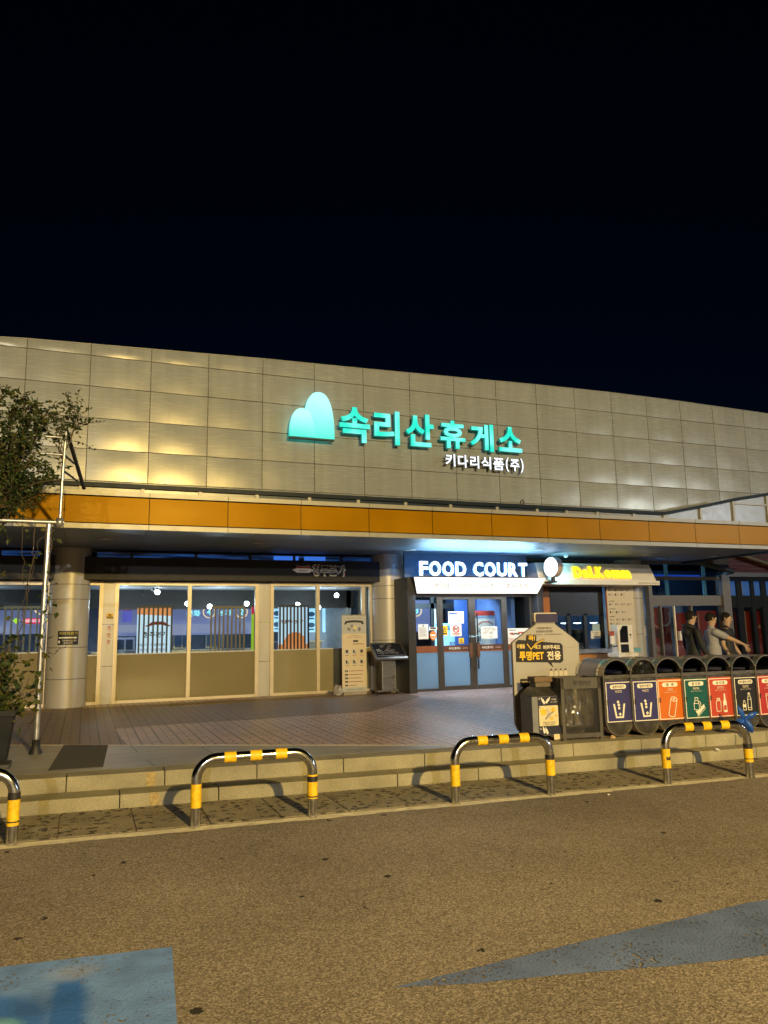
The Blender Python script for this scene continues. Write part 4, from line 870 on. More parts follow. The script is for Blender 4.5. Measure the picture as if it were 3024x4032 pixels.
# vestibule behind the doors
VB = MB(); VB.box(9.4, 9.5, 15.5, 19, PZ, 2.9); wbuild(VB, 'vestibule_wall', mat('navy_wall', (.06, .10, .22), .6), bld)
f3 = Fr((8.9, 17.3, 0)); 
v_ = thing('navy_banner', 'tall navy banner with pale words behind the right hand entrance door', 'banner', (9.1, 17.2, PZ)); p = MB(); p.rect(F(17.2), 8.75, 10.2, PZ, 2.35, 0, .02, 0)
for t_, z_ in (('coffee', 1.88), ('makes', 1.72), ('everything', 1.56)): p.text(F(17.2), t_, at(1102, 1340, 17.2)[0]+.03, z_, .3, .1, .02, .024, 1, .01)
wbuild(p, 'sheet', [emis('navy_sheet', (.03, .08, .27), .4), emis('pale_words', (.4, .5, .7), .5)], v_)
v_ = thing('restaurant_poster', 'white leaflet poster with red roof drawing behind the right entrance door', 'poster', (8.6, 16.3, 1.6)); p = MB(); p.plate(F(16.3), [(8.85, 1.2), (9.5, 1.2), (9.5, 2.05), (8.85, 2.05)], 0, .01, 0); p.rect(F(16.3), 8.85, 9.5, 1.93, 2.05, .01, .013, 1); p.rect(F(16.3), 8.85, 9.5, 1.86, 1.93, .01, .013, 3); p.stroke(F(16.3), [(8.95, 1.72), (9.05, 1.78), (9.25, 1.78), (9.33, 1.72)], .025, .01, .013, 1); p.text(F(16.3), '국', 8.95, 1.56, .1, .12, .01, .013, 2, .02); p.text(F(16.3), '밥', 8.95, 1.38, .1, .12, .01, .013, 2, .02)
wbuild(p, 'sheet', [PAPER, REDM, INK, mat('pale_blue_print', (.25, .35, .5), .6)], v_)
v_ = thing('number_board', 'lavender board with a mint three in a warm ring behind the left sidelight', 'signboard', (7.6, 19.5, 1.9)); p = MB(); xa, _, za = at(895, 1377-2, 19.5); xb, _, zb = at(935, 1310, 19.5); p.rect(F(19.5), xa-.3, xb+.02, at(930, 1364, 19.5)[2], 2.45, 0, .02, 0); x, _, z = at(899, 1319, 19.5); p.ring(F(19.5), x, z, .17, .035, .02, .026, 1); p.text(F(19.5), '3', x, z, .12, .17, .02, .026, 2, .03)
wbuild(p, 'board', [LAV, WARM, MINTL], v_)
v_ = thing('light_blue_poster', 'pale blue standing poster with dark writing behind the left entrance door', 'poster', (8.5, 17.5, PZ)); xa, _, za = at(955, 1400, 17.5); xb, _, zb = at(991, 1346, 17.5); p = MB(); p.rect(F(17.5), xa-.2, xb, PZ, zb, 0, .02, 0); p.text(F(17.5), '출입문', (xa+xb)/2+.05, zb-.12, .35, .12, .02, .024, 1, .02); p.text(F(17.5), '화장실', (xa+xb)/2+.1, 1.25, .3, .1, .02, .024, 1, .02); wbuild(p, 'panel', [emis('pale_blue_panel', (.35, .65, .95), .75), INKB], v_)
v_ = thing('exit_sign', 'small lit green exit sign behind the left entrance door', 'sign', at(978, 1326, 17.6)); p = MB(); p.rect(Fr(), -.09, .09, -.06, .06, 0, .04, 0); p.text(Fr(), '비상구', 0, 0, .12, .05, .04, .043, 1); p.build('lit_panel', [emis('exit_green', (.25, .9, .12), 1), WHITE], v_)
v_ = thing('pink_column', 'tall pale pink column beside the dark inner door frame', 'lamp', (8.95, 17.4, PZ)); xa = at(1010, 1380, 17.6)[0]; wbuild(MB().box(xa, xa+.1, 17.6, 17.7, PZ, 2.1), 'diffuser', emis('pink_column_glow', (.8, .6, .85), .55), v_)  # pink column; its lit look is put into a glowing material
v_ = MB()
for u in (936, 953): 
    xa = at(u, 1380, 17.9)[0]; v_.box(xa-.05, xa+.05, 17.9, 17.96, PZ, 2.5)
v_.box(6.9, 9.4, 17.9, 17.96, 2.16, 2.3); wbuild(v_, 'inner_door_frame', BLK, bld)
v_ = thing('white_light_strip', 'bright vertical light strip at the inner door jamb', 'lamp', (7.9, 18, PZ)); xa = at(945, 1380, 18.0)[0]; wbuild(MB().box(xa-.045, xa+.045, 18.05, 18.08, PZ, 2.2), 'diffuser', emis('white_strip', (.85, .95, 1), 1.3), v_)
# notices stuck on the doors
def notice(u0, v0, u1, v1, lab, kind='text', Y=DY-.012, name='notice'):
    k = 2.37; U = lambda a: (1500+a/k)*1659/3024; Vv = lambda b: (2150+b/k)*1659/3024
    xa, _, za = at(U(u0), Vv(v1), Y); xb, _, zb = at(U(u1), Vv(v0), Y)
    o = thing(name, lab, 'notice', ((xa+xb)/2, Y, (za+zb)/2)); w, h = (xb-xa)/2, (zb-za)/2; f = Fr(); p = MB()
    if kind == 'badge':
        p.plate(f, [(0, -h), (w*.8, -h*.5), (w, h*.35), (w*.5, h), (-w*.5, h), (-w, h*.35), (-w*.8, -h*.5)], 0, .004, 0); p.rect(f, -w*.7, w*.7, .0, h*.35, .004, .006, 1); p.stroke(f, [(-w*.5, -h*.25), (0, -h*.5), (w*.5, -h*.25)], .012, .004, .006, 1)
        p.build('sticker', [mat('orange_sticker', (.75, .22, .03), .5, 0, 0), WHITE], o); return
    p.rect(f, -w, w, -h, h, 0, .003, 0); r_ = random.Random(lab)
    mats = [PAPER, INK, REDM, mat('blue_print', (.03, .08, .35), .6, 0, 0), YELM]
    if kind == 'text':
        p.disc(f, 0, h*.8, .018, .003, .005, 1, 8)
        for i in range(9): p.rect(f, -w*.8, w*r_.uniform(.4, .8), h*(.6-.15*i), h*(.6-.15*i)+.006, .003, .005, 1)
    elif kind == 'map':
        p.rect(f, -w*.9, w*.0, h*.55, h*.8, .003, .005, 3); p.rect(f, 0, w*.2, h*.55, h*.8, .003, .0051, 2)
        for i in range(6): p.rect(f, w*r_.uniform(-.8, .2), w*r_.uniform(.3, .9), h*(.3-.2*i), h*(.3-.2*i)+.008, .003, .005, 1)
    elif kind == 'plan':
        p.rect(f, -w*.6, w*.6, h*.72, h*.8, .003, .005, 1)
        for i in range(9):
            a, b = w*r_.uniform(-.8, .5), h*r_.uniform(-.8, .5); p.border(f, a, a+w*.35, b, b+h*.25, .005, .003, .005, 1)
    elif kind == 'nodog':
        p.ring(f, 0, h*.22, w*.6, .022, .003, .006, 2); p.stroke(f, [(-w*.42, h*.22+w*.42), (w*.42, h*.22-w*.42)], .018, .006, .008, 2)
        p.plate(f, [(-w*.38, h*.15), (-w*.3, h*.0), (-w*.24, h*.0), (-w*.22, h*.12), (w*.1, h*.12), (w*.14, -h*.02), (w*.2, -h*.02), (w*.22, h*.25), (w*.4, h*.32), (w*.36, h*.42), (w*.24, h*.46), (w*.12, h*.3), (-w*.25, h*.28), (-w*.36, h*.4)], .003, .005, 1)
        p.rect(f, -w*.7, w*.7, -h*.62, -h*.52, .003, .005, 2); p.rect(f, -w*.5, w*.5, -h*.78, -h*.72, .003, .005, 1)
    elif kind == 'warn':
        p.rect(f, -w, w, -h, h, .003, .004, 4); p.plate(f, [(-w*.6, -h*.2), (w*.6, -h*.2), (0, h*.75)], .004, .006, 1); p.plate(f, [(-w*.4, -h*.1), (w*.4, -h*.1), (0, h*.5)], .006, .007, 4); p.rect(f, -.006, .006, h*.02, h*.3, .007, .008, 1); p.rect(f, -w*.7, w*.7, -h*.7, -h*.45, .004, .006, 1)
    elif kind == 'goods':
        p.rect(f, -w*.8, -w*.2, h*.72, h*.82, .003, .005, 1); p.rect(f, -w*.9, w*.9, -h*.3, -h*.27, .003, .005, 2)
        for i in range(9): 
            a, b = w*r_.uniform(-.8, .5), h*r_.uniform(-.1, .4); p.rect(f, a, a+w*.3, b, b+h*.16, .003, .005+.0002*i, 1 if i % 2 else 2)
        for i in range(5): p.rect(f, -w*.8, w*.7, h*(-.4-.1*i), h*(-.4-.1*i)+.005, .003, .005, 2)
    elif kind == 'blank':
        for i in range(3): p.rect(f, -w*.7, w*.7, h*(.4-.4*i), h*(.4-.4*i)+.012, .003, .005, 1)
    p.build('sheet', mats, o)
notice(350, 730, 440, 870, 'white text notice on the left glass sidelight of the entrance', 'text')
notice(450, 755, 525, 785, 'narrow grey strip notice above the orange badge sticker', 'blank')
notice(455, 795, 520, 885, 'orange badge sticker on the left sidelight of the entrance', 'badge', name='badge_sticker')
notice(630, 610, 770, 725, 'white notice with a blue and red heading on the left door', 'map')
notice(650, 730, 750, 843, 'white no dogs notice with a red prohibition ring', 'nodog')
notice(727, 857, 773, 910, 'small yellow warning sticker below the no dogs notice', 'warn')
notice(570, 742, 620, 835, 'yellow and black warning sheet at the left edge of the left door', 'warn')
notice(938, 750, 1083, 865, 'white notice with a floor plan on the right door', 'plan')
notice(1183, 765, 1375, 915, 'wide white notice with small product pictures on the right sidelight', 'goods')
#@@PART3
# ------------------------------------------------------------------ cafe hatch
cf = thing('coffee_kiosk', 'cafe hatch with a pale sign canopy, dark windows and an orange counter', 'kiosk', (11.7, 15.6, PZ))
SIGNP = mat('cream_sign_panel', (.82, .79, .73), .4, .2, .05)
p = MB(); A0, A1 = 10.0, 13.42
p.add([(A0, 15.30, 3.16), (A1, 15.30, 3.16), (A1+.09, 15.17, 2.735), (A0, 15.17, 2.735), (A0, 16.2, 3.16), (A1, 16.2, 3.16), (A1+.09, 16.2, 2.735), (A0, 16.2, 2.735)],
      [(3, 2, 1, 0), (4, 5, 6, 7), (0, 1, 5, 4), (1, 2, 6, 5), (3, 0, 4, 7), (2, 3, 7, 6)])
wbuild(p, 'sign_canopy', SIGNP, cf)
lip = wbuild(MB().box(A0, A1+.15, 15.12, 16.2, 2.63, 2.733), 'canopy_lip', WHITE, cf)
wbuild(MB().text(F(15.12), '달콤 속리산휴게소점 / 휴게음식점', 13.22, 2.675, .62, .045, 0, .003, 0, .0), 'lip_lettering', INK, lip)
fs_ = Fr((11.87, 15.23, 2.94), (1, 0, 0), (0, -.13, -.425)); fs_ = Fr((11.87, 15.225, 2.915), (1, 0, 0), (0, .13, .425))
yl = emis('yellow_letter', (1, .85, .02), 1.5)
adv = {'D': 1.0, 'a': .8, 'l': .42, '.': .38, 'K': 1.0, 'o': .85, 'm': 1.2}; W_ = 'Dal.Komm'; tot = sum(adv[c] for c in W_); x = -.86
ht = {'D': (.30, 0), 'a': (.22, -.04), 'l': (.31, .005), '.': (.08, -.11), 'K': (.30, 0), 'o': (.22, -.04), 'm': (.22, -.04)}
ls = thing('cafe_letter_sign', 'glowing yellow cafe letters on the pale sign canopy', 'sign', (11.9, 15.2, 2.9))
for c in W_:
    w_ = 1.72*adv[c]/tot; h_, dz = ht[c]
    o_ = wbuild(MB().text(fs_, c, x+w_*.48, dz+.01, w_*.93, h_, .0, .05, 0, .07), 'letter', emis('amber_side', (1, .5, .03), .8), ls)
    wbuild(MB().text(fs_, c, x+w_*.48, dz+.01, w_*.93, h_, .05, .052, 0, .07), 'letter_face', yl, o_); x += w_
dn = V((-.985, -.17, 0)).normalized(); ds = thing('round_lamp_sign', 'glowing blank white round sign at the left end of the cafe canopy', 'sign', (10.22, 14.9, 3.02))
fd = Fr((0, 0, 0), dn.cross(V((0, 0, 1)))*-1, (0, 0, 1))
if fd.n.dot(dn) < 0: fd = Fr((0, 0, 0), dn.cross(V((0, 0, 1))), (0, 0, 1))
MB().disc(fd, 0, 0, .225, .06, .065, 0, 36).build('lit_face', emis('disc_light', (.85, .97, 1), 2.2), ds)
MB().disc(fd, 0, 0, .225, -.105, -.10, 0, 36).build('lit_back_face', emis('disc_light_back', (.35, .9, 1), 24.0), ds)
MB().disc(fd, 0, 0, .24, -.10, .06, 0, 36).build('drum', mat('pale_pink_drum', (.55, .42, .38), .4), ds)
MB().tube([(0, 0, -.22), (0, 0, -.33)], .05, 12).build('stem', CHAR, ds); MB().box(-.1, .1, -.02, .25, -.36, -.33).build('mount', CHAR, ds)
BROWNW = mat('brown_wall_panel', (.09, .04, .02), .5); ORW = mat('orange_wall_panel', (.42, .15, .035), .5, 0, .12)
wbuild(MB().box(10.0, 10.76, 15.9, 16.1, 2.36, 2.63), 'upper_wall_panel', BROWNW, cf)
wbuild(MB().box(10.0, 10.76, 15.895, 16.1, PZ, 2.358), 'wall_panel', ORW, cf)
wbuild(MB().box(10.762, 12.7, 15.86, 16.1, PZ, .95), 'counter_front', mat('amber_counter', (.5, .22, .03), .45, 0, .15, 2), cf)
wbuild(MB().box(10.762, 12.72, 15.72, 16.1, .952, 1.07), 'counter_top', STEEL, cf, .01)
wf = MB(); 
for a, b in ((10.765, 10.96), (11.28, 11.38), (11.78, 11.88), (12.3, 12.4)): wf.box(a, b, 15.93, 16.0, 1.072, 1.95)
wf.box(10.765, 12.4, 15.93, 16.0, 1.9, 2.628)
wfo = wbuild(wf, 'hatch_window_frame', mat('black_frame', (.02, .022, .028), .3, .2), cf)
for a, b in ((10.961, 11.279), (11.381, 11.779), (11.881, 12.299)): wbuild(MB().box(a, b, 15.96, 15.966, 1.075, 1.898), 'pane', GLASS, wfo)
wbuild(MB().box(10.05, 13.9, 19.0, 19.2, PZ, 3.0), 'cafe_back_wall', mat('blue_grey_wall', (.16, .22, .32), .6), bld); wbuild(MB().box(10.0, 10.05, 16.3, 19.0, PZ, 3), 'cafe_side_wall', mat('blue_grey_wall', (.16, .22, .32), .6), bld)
wbuild(MB().box(10.05, 13.9, 16.3, 19.0, 2.75, 2.8), 'cafe_ceiling', ICE, bld)
clamp = None
for x, z, lab in ((11.17, 1.72, 'lit lamp in the left cafe hatch window'), (11.55, 1.72, 'lit lamp in the middle cafe hatch window'), (12.05, 1.72, 'lit lamp in the right cafe hatch window')):
    q = V((x, 15.9, z)); dr = (q-V((0, 0, CH))); q = V((0, 0, CH))+dr*(17.6/15.9)
    if clamp is None:
        clamp = thing('shade_lamp', lab, 'lamp', q, 0, 'lamps inside the cafe')
        MB().lathe([(.0, .0), (.10, -.0), (.11, -.015), (.0, -.03)], n=16).build('lit_shade', emis('cool_shade', (.8, .95, 1), 5), clamp); MB().tube([(0, 0, 0), (0, 0, 2.75-q[2])], .006, 6).build('cord', BLK, clamp)
    else: dup(clamp, q, None, lab)
wm = thing('coffee_machine', 'dark coffee machine behind the middle pane of the cafe hatch', 'machine', (12.2, 17.0, 1.0)); wbuild(MB().box(11.9, 12.5, 16.9, 17.3, PZ, 1.55), 'body', STEELD, wm, .02); wbuild(MB().box(11.95, 12.45, 16.88, 16.9, 1.2, 1.45), 'panel', mat('dark_glass_panel', (.02, .03, .05), .1), wm)
pa = thing('notice', 'white taped notice at the foot of the right cafe pane', 'notice', (12.13, 15.95, 1.4)); p = MB(); f_ = F(15.95); p.rect(f_, 11.98, 12.28, 1.31, 1.51, -.002, .004, 0)
for i, t_ in enumerate(('메뉴 안내판은', '오른쪽에', '있습니다')): p.text(f_, t_, 12.13, 1.47-.055*i, .2 if i != 1 else .12, .032, .004, .006, 1, .01)
wbuild(p, 'sheet', [PAPER, INK], pa)
pa = thing('notice', 'pale blue sheet above the taped notice on the right cafe pane', 'notice', (12.15, 15.95, 1.6)); wbuild(MB().rect(F(15.952), 12.04, 12.27, 1.515, 1.68, -.002, .003, 0), 'sheet', mat('pale_blue_sheet', (.35, .5, .6), .6), pa)
# menu board
mn = thing('menu_board', 'tall cream menu board with rows of tiny drinks beside the cafe hatch', 'menu', (12.85, 15.78, 1.8)); f_ = F(15.78)
p = MB(); p.rect(f_, 12.42, 13.26, 1.07, 2.62, -.04, 0, 0); p.rect(f_, 12.40, 12.42, 1.07, 2.62, -.04, .005, 2); wbuild(p, 'panel', [mat('cream_menu', (.62, .56, .45), .5, 0, .03), INK, ORW], mn)
p = MB(); rr = random.Random(3)
for j, (zt, n_) in enumerate(((2.53, 4), (2.42, 3), (2.17, 4), (1.97, 3), (1.78, 4), (1.68, 2), (1.47, 4), (1.28, 3))):
    if j in (0, 2, 3, 4, 6): p.rect(f_, 12.47, 12.47+rr.uniform(.12, .2), zt+.075, zt+.09, 0, .003, 0)
    for i in range(n_):
        x = 12.5+.19*i; p.disc(f_, x, zt, .022, 0, .003, rr.choice((0, 1)), 8, .03)
        for k in range(2): p.rect(f_, x+.03, x+.03+rr.uniform(.05, .1), zt+.012-.03*k, zt+.022-.03*k, 0, .003, 1)
wbuild(p, 'drink_row', [INK, mat('grey_print', (.25, .22, .18), .6, 0, 0)], mn)
nb = thing('notice', 'small white notice on the round column beside the cafe menu', 'notice', (13.67, 15.84, 1.48)); cN = V((13.45, 16.2, 0)); q = MB(); w0 = R(-62)
for i in range(5):
    a, b = R(-66+7*i), R(-59+7*i)
    P_ = lambda t, z, r: (13.45+r*cos(t), 16.2+r*sin(t), z)
    q.add([P_(a, 1.36, .378), P_(b, 1.36, .378), P_(b, 1.60, .378), P_(a, 1.60, .378)], [(0, 1, 2, 3)], 0)
    for k in range(4): q.add([P_(a, 1.41+.05*k, .380), P_(b, 1.41+.05*k, .380), P_(b, 1.422+.05*k, .380), P_(a, 1.422+.05*k, .380)], [(0, 1, 2, 3)], 1)
wbuild(q, 'sheet', [PAPER, REDM], nb)
# order terminal
tm = thing('order_terminal', 'white self order terminal with a black screen before the cafe menu', 'terminal', (11.87, 14.6, PZ))
wbuild(MB().box(11.70, 12.06, 14.55, 14.8, PZ, .9), 'pedestal', WHITE, tm, .01); wbuild(MB().box(11.6, 12.16, 14.42, 14.85, .90, .99), 'tray', WHITE, tm, .01)
tb = wbuild(MB().box(11.66, 12.10, 14.5, 14.75, .99, 1.64), 'housing', WHITE, tm, .015)
wbuild(MB().plate(F(14.5), [(11.71, 1.23), (11.95, 1.23), (11.95, 1.62), (11.80, 1.62), (11.72, 1.5)], 0, .004), 'screen', mat('screen_glass', (.01, .012, .02), .06), tb)
wbuild(MB().rect(F(14.5), 11.72, 11.95, 1.0, 1.19, 0, .004), 'lower_screen', mat('screen_glass', (.01, .012, .02), .06), tb)
q = MB(); q.rect(F(14.5), 12.0, 12.04, 1.38, 1.43, 0, .004); q.rect(F(14.5), 12.0, 12.05, 1.33, 1.34, 0, .004); wbuild(q, 'card_mark', INK, tb)
wbuild(MB().obox((12.2, 14.52, 1.05), (.2, .06, .09), (0, 0, 0)), 'card_reader', mat('blue_reader', (.15, .4, .5), .15), tm, .01)
wbuild(MB().lathe([(.055, 1.2), (.06, 1.38), (.06, 1.39)], (11.53, 14.55, 0), 16, 0), 'cup_holder', WHITE, tm); wbuild(MB().lathe([(.045, 1.38), (.055, 1.50), (.0, 1.50)], (11.53, 14.55, 0), 16), 'cup_stack', mat('red_cup', (.4, .06, .04), .5), tm)
wbuild(MB().tube([(11.47+.0, 14.55, 1.17), (11.53, 14.5, 1.15), (11.6, 14.5, 1.15), (11.66, 14.55, 1.16)], .014, 8), 'holder_arm', BLK, tm)
# ------------------------------------------------------------------ right hand shop front
RW = MB(); GREYF = mat('warm_grey_frame', (.135, .12, .10), .45, .3, .1)
rs_ = bld
f = MB(); f.box(14.12, 14.235, SY-.08, SY+.1, PZ, 2.93); f.box(16.70, 16.99, SY-.12, SY+.1, PZ, 3.0); f.box(14.235, 16.70, SY-.06, SY+.1, 2.14, 2.42); f.box(14.235, 16.70, SY-.06, SY+.1, 2.85, 2.94)
sf = wbuild(f, 'shopfront_frame', GREYF, bld)
wbuild(MB().box(14.235, 16.70, SY+.02, SY+.03, 2.42, 2.85), 'transom_pane', GLASSD, sf)
wbuild(MB().box(14.0, 16.70, SY+.02, SY+.03, 2.94, 3.34), 'clerestory_pane', GLASSD, sf)
wbuild(MB().box(14.50, 14.545, SY-.05, SY+.05, PZ, 2.14), 'mullion', GREYF, sf); wbuild(MB().box(15.57, 15.62, SY-.05, SY+.05, PZ, 2.14), 'mullion', GREYF, sf)
wbuild(MB().box(14.925, 14.965, SY-.09, SY-.04, PZ, 2.13), 'door_edge', mat('pale_door_edge', (.7, .62, .48), .3, .2), sf)
wbuild(MB().box(15.06, 15.13, SY-.1, SY-.02, 1.2, 1.45), 'door_lock_plate', WHITE, sf)
wbuild(MB().box(14.235, 16.7, SY+.01, SY+.018, PZ, 2.13), 'door_pane', glass('tinted_glass', (.75, .75, .75), 1.0), sf)
BLUEL = emis('blue_ceiling_strip', (.05, .16, .9), .7)
wbuild(MB().box(14.2, 16.68, 16.9, 16.95, 2.96, 3.05), 'blue_light_strip', BLUEL, bld)
CYP = mat('pale_cyan_reflection', (.35, .6, .65), .4, 0, .05, emit=(.2, .45, .5), es=.25)
for x in (14.98, 16.33): wbuild(MB().tube([(x, 16.42, 2.2), (x, 16.42, 3.4)], .055, 12), 'cyan_reflection_post', CYP, bld)  # posts put in behind the glass to imitate pale cyan reflections
wbuild(MB().box(14.0, 21.3, 19.5, 19.6, PZ, 3.4), 'shop_back_wall', mat('blue_shop_wall', (.20, .30, .42), .5), bld)  # one even blue over the whole wall
wbuild(MB().box(13.9, 21.3, SY+.1, 19.5, PZ-.02, PZ+.004), 'shop_floor', mat('brown_floor', (.1, .07, .05), .3), bld)
wbuild(MB().box(15.10, 15.6, 17.2, 17.24, 2.35, 2.85), 'corrugated_screen', mat_brick('corrugated', (.18, .2, .24), (.18, .2, .24), (.06, .07, .09), .5, .03, .4, R(90)), bld)
lamp('shop_light', (15.9, 17.6, 2.72), 45, (.28, .62, 1), .05)
RP = bpy.data.materials.new('red_poster'); 
RP = mat('deep_red_poster', (.30, .035, .02), .4, 0, .2, 2, emit=(.25, .02, .01), es=.10); RPD = mat('dark_red_poster', (.10, .015, .02), .4, 0, .2, 2); CREAML = mat('poster_cream', (.6, .5, .4), .5, 0, 0)
f_ = F(16.42)
def poster(lab, x0, x1, z0, z1, mats, draw):
    o = thing('red_poster', lab, 'poster', ((x0+x1)/2, 16.42, (z0+z1)/2)); p = MB(); p.rect(f_, x0, x1, z0, z1, 0, .012, 0); draw(p); wbuild(p, 'sheet', mats, o)
def d1(p):
    p.ring(f_, 14.66, 1.86, .34, .045, .012, .016, 1, 18, 150, 275); p.plate(f_, [(14.40, 1.86), (14.46, 1.86), (14.45, 2.02), (14.41, 2.02)], .012, .016, 1)
    p.rect(f_, 14.28, 14.6, 1.28, 1.5, .012, .015, 2); p.text(f_, 'E', 14.385, 1.17, .09, .13, .012, .016, 1, .03); p.text(f_, 'GIN', 14.47, .97, .24, .13, .012, .016, 1, .03); p.text(f_, 'TH', 14.47, .80, .2, .12, .012, .016, 1, .03)
poster('red poster with a white curl and cut off letters in the narrow left pane', 14.27, 14.62, .5, 2.1, [RP, CREAML, RPD], d1)
def d2(p):
    p.ring(f_, 14.78, 1.82, .24, .05, .012, .016, 1, 18, 190, 400); p.text(f_, 'S', 14.73, .97, .08, .13, .012, .016, 1, .03)
poster('dark red poster with a bluish curl left of the pale door edge', 14.66, 15.0, .5, 2.1, [RPD, mat('blue_curl', (.2, .28, .38), .5, 0, 0)], d2)
poster('plain red poster behind the man in the dark hooded jacket', 15.12, 15.55, .5, 1.95, [RP], lambda p: p.rect(f_, 15.2, 15.28, 1.9, 1.92, .012, .016))
poster('plain red poster behind the two men in polo shirts', 15.95, 16.65, .5, 2.0, [RP, CREAML], lambda p: p.rect(f_, 15.98, 16.02, .9, 1.9, .012, .016, 1))
poster('red poster with a cream edge strip right of the shop front post', 17.35, 18.0, .5, 1.98, [RP, CREAML], lambda p: p.rect(f_, 17.7, 17.76, .5, 1.98, .012, .016, 1))
def d3(p):
    p.ring(f_, 18.42, 1.38, .26, .10, .012, .016, 1, 18, 30, 150); p.ring(f_, 18.32, 1.25, .06, .016, .012, .0161, 1, 12, 40, 330); p.ring(f_, 18.46, 1.27, .05, .016, .012, .0162, 1, 12)
poster('red poster with a pale arc at the right edge of the photo', 18.2, 18.62, .5, 1.98, [RP, CREAML], d3)
# pane row of the far right wall
f = MB(); f.box(16.99, 21.3, SY-.03, SY+.08, 2.83, 2.95)
for a, b in ((17.32, 17.52), (17.86, 17.99), (18.26, 18.46), (18.8, 18.95)): f.box(a, b, SY-.03, SY+.08, PZ, 2.83)
f.box(16.99, 21.3, SY-.02, SY+.07, 2.08, 2.42); wbuild(f, 'side_shopfront_frame', mat('dark_blue_frame', (.007, .009, .014), .6, 0, spec=.15), bld)
for a, b in ((16.99, 17.32), (17.52, 17.86), (17.99, 18.26), (18.46, 18.8)):
    wbuild(MB().box(a, b, SY+.02, SY+.03, 2.42, 2.83), 'blue_pane', mat('blue_lit_pane', (.03, .05, .1), .15, emit=(.02, .10, .32), es=.5), bld)
    wbuild(MB().box(a, b, SY+.03, SY+.036, PZ, 2.08), 'side_pane', glass('tinted_glass', (.7, .7, .7), 1.0), bld)
wbuild(MB().box(17.52, 17.56, SY-.0, SY+.015, 2.43, 2.82), 'pale_jamb', CREAM, bld)
wbuild(MB().box(16.99, 21.4, SY-.12, SY+.1, 2.952, 3.075), 'side_beam', GREYF, bld)
SID = mat_brick('red_siding', (.20, .035, .025), (.18, .03, .022), (.35, .18, .14), 50, .128, .5, 0, .004)
p = MB(); z = 3.08
while z < 4.2: p.add([(17.08, SY-.05, z), (21.4, SY-.05, z), (21.4, SY-.02, z+.118), (17.08, SY-.02, z+.118)], [(0, 1, 2, 3)]); p.box(17.08, 21.4, SY-.06, SY+.1, z+.119, z+.128, 1); z += .128
wbuild(p, 'red_siding', [mat('red_board', (.21, .032, .024), .55, 0, .15, 3), mat('pale_seam', (.33, .15, .12), .5)], bld)
wbuild(MB().box(15.4, 17.08, SY+.0, SY+.2, 3.36, 4.3), 'side_wall_above', DARK, bld)
wbuild(MB().tube([(15.42, 15.95, 3.36), (17.1, 16.1, 3.10)], .075, 8), 'canopy_arm', mat('teal_dark_arm', (.07, .095, .10), .4, .4), bld)
wbuild(MB().tube([(17.35, 16.05, 3.58), (19.3, 16.0, 3.12)], .06, 6), 'canopy_arm', mat('tan_arm', (.33, .25, .14), .5, .2), bld)
# ------------------------------------------------------------------ stickers and signs on columns
vs_ = thing('direction_sign', 'black vending machine sign with a white arrow on the left column', 'sign', (-.3, 15.8, 1.6)); q = MB()
cx, cy, r0 = -.30, 16.18, .379
def cyl_pt(s, z, d=0): a = R(-90)+s/.375+R(2); return (cx+(r0+d)*cos(a), cy+(r0+d)*sin(a), z)
class CF_:
    def __call__(s, x, y, d=0): return V(cyl_pt(x, y, d))
cfx = CF_(); n_ = 10
for i in range(n_):
    a, b = -.19+.38*i/n_, -.19+.38*(i+1)/n_
    q.add([cyl_pt(a, 1.45), cyl_pt(b, 1.45), cyl_pt(b, 1.72), cyl_pt(a, 1.72)], [(0, 1, 2, 3)], 0)
    if i < 8: q.add([cyl_pt(a+.02, 1.575, .003), cyl_pt(b+.02, 1.575, .003), cyl_pt(b+.02, 1.60, .003), cyl_pt(a+.02, 1.60, .003)], [(0, 1, 2, 3)], 1)
q.add([cyl_pt(.12, 1.56, .003), cyl_pt(.17, 1.5875, .003), cyl_pt(.12, 1.615, .003)], [(0, 1, 2)], 1)
q.text(cfx, '커피자판기', 0, 1.67, .33, .065, 0, .003, 2, .02); q.text(cfx, '공중전화·현금인출기', .03, 1.53, .26, .032, 0, .003, 1); q.text(cfx, '흡연구역', .0, 1.485, .16, .032, 0, .003, 1); q.text(cfx, '■', -.16, 1.51, .03, .05, 0, .003, 1)
wbuild(q, 'panel', [BLK, WHITE, mat('olive_yellow_print', (.5, .42, .1), .6, 0, 0)], vs_)
jb = thing('junction_box', 'small pale box high on the left column', 'box', (-.33, 15.80, 3.26)); MB().box(-.055, .055, -.03, .02, -.07, .07).build('cover', mat('grey_box', (.45, .45, .45), .5), jb)
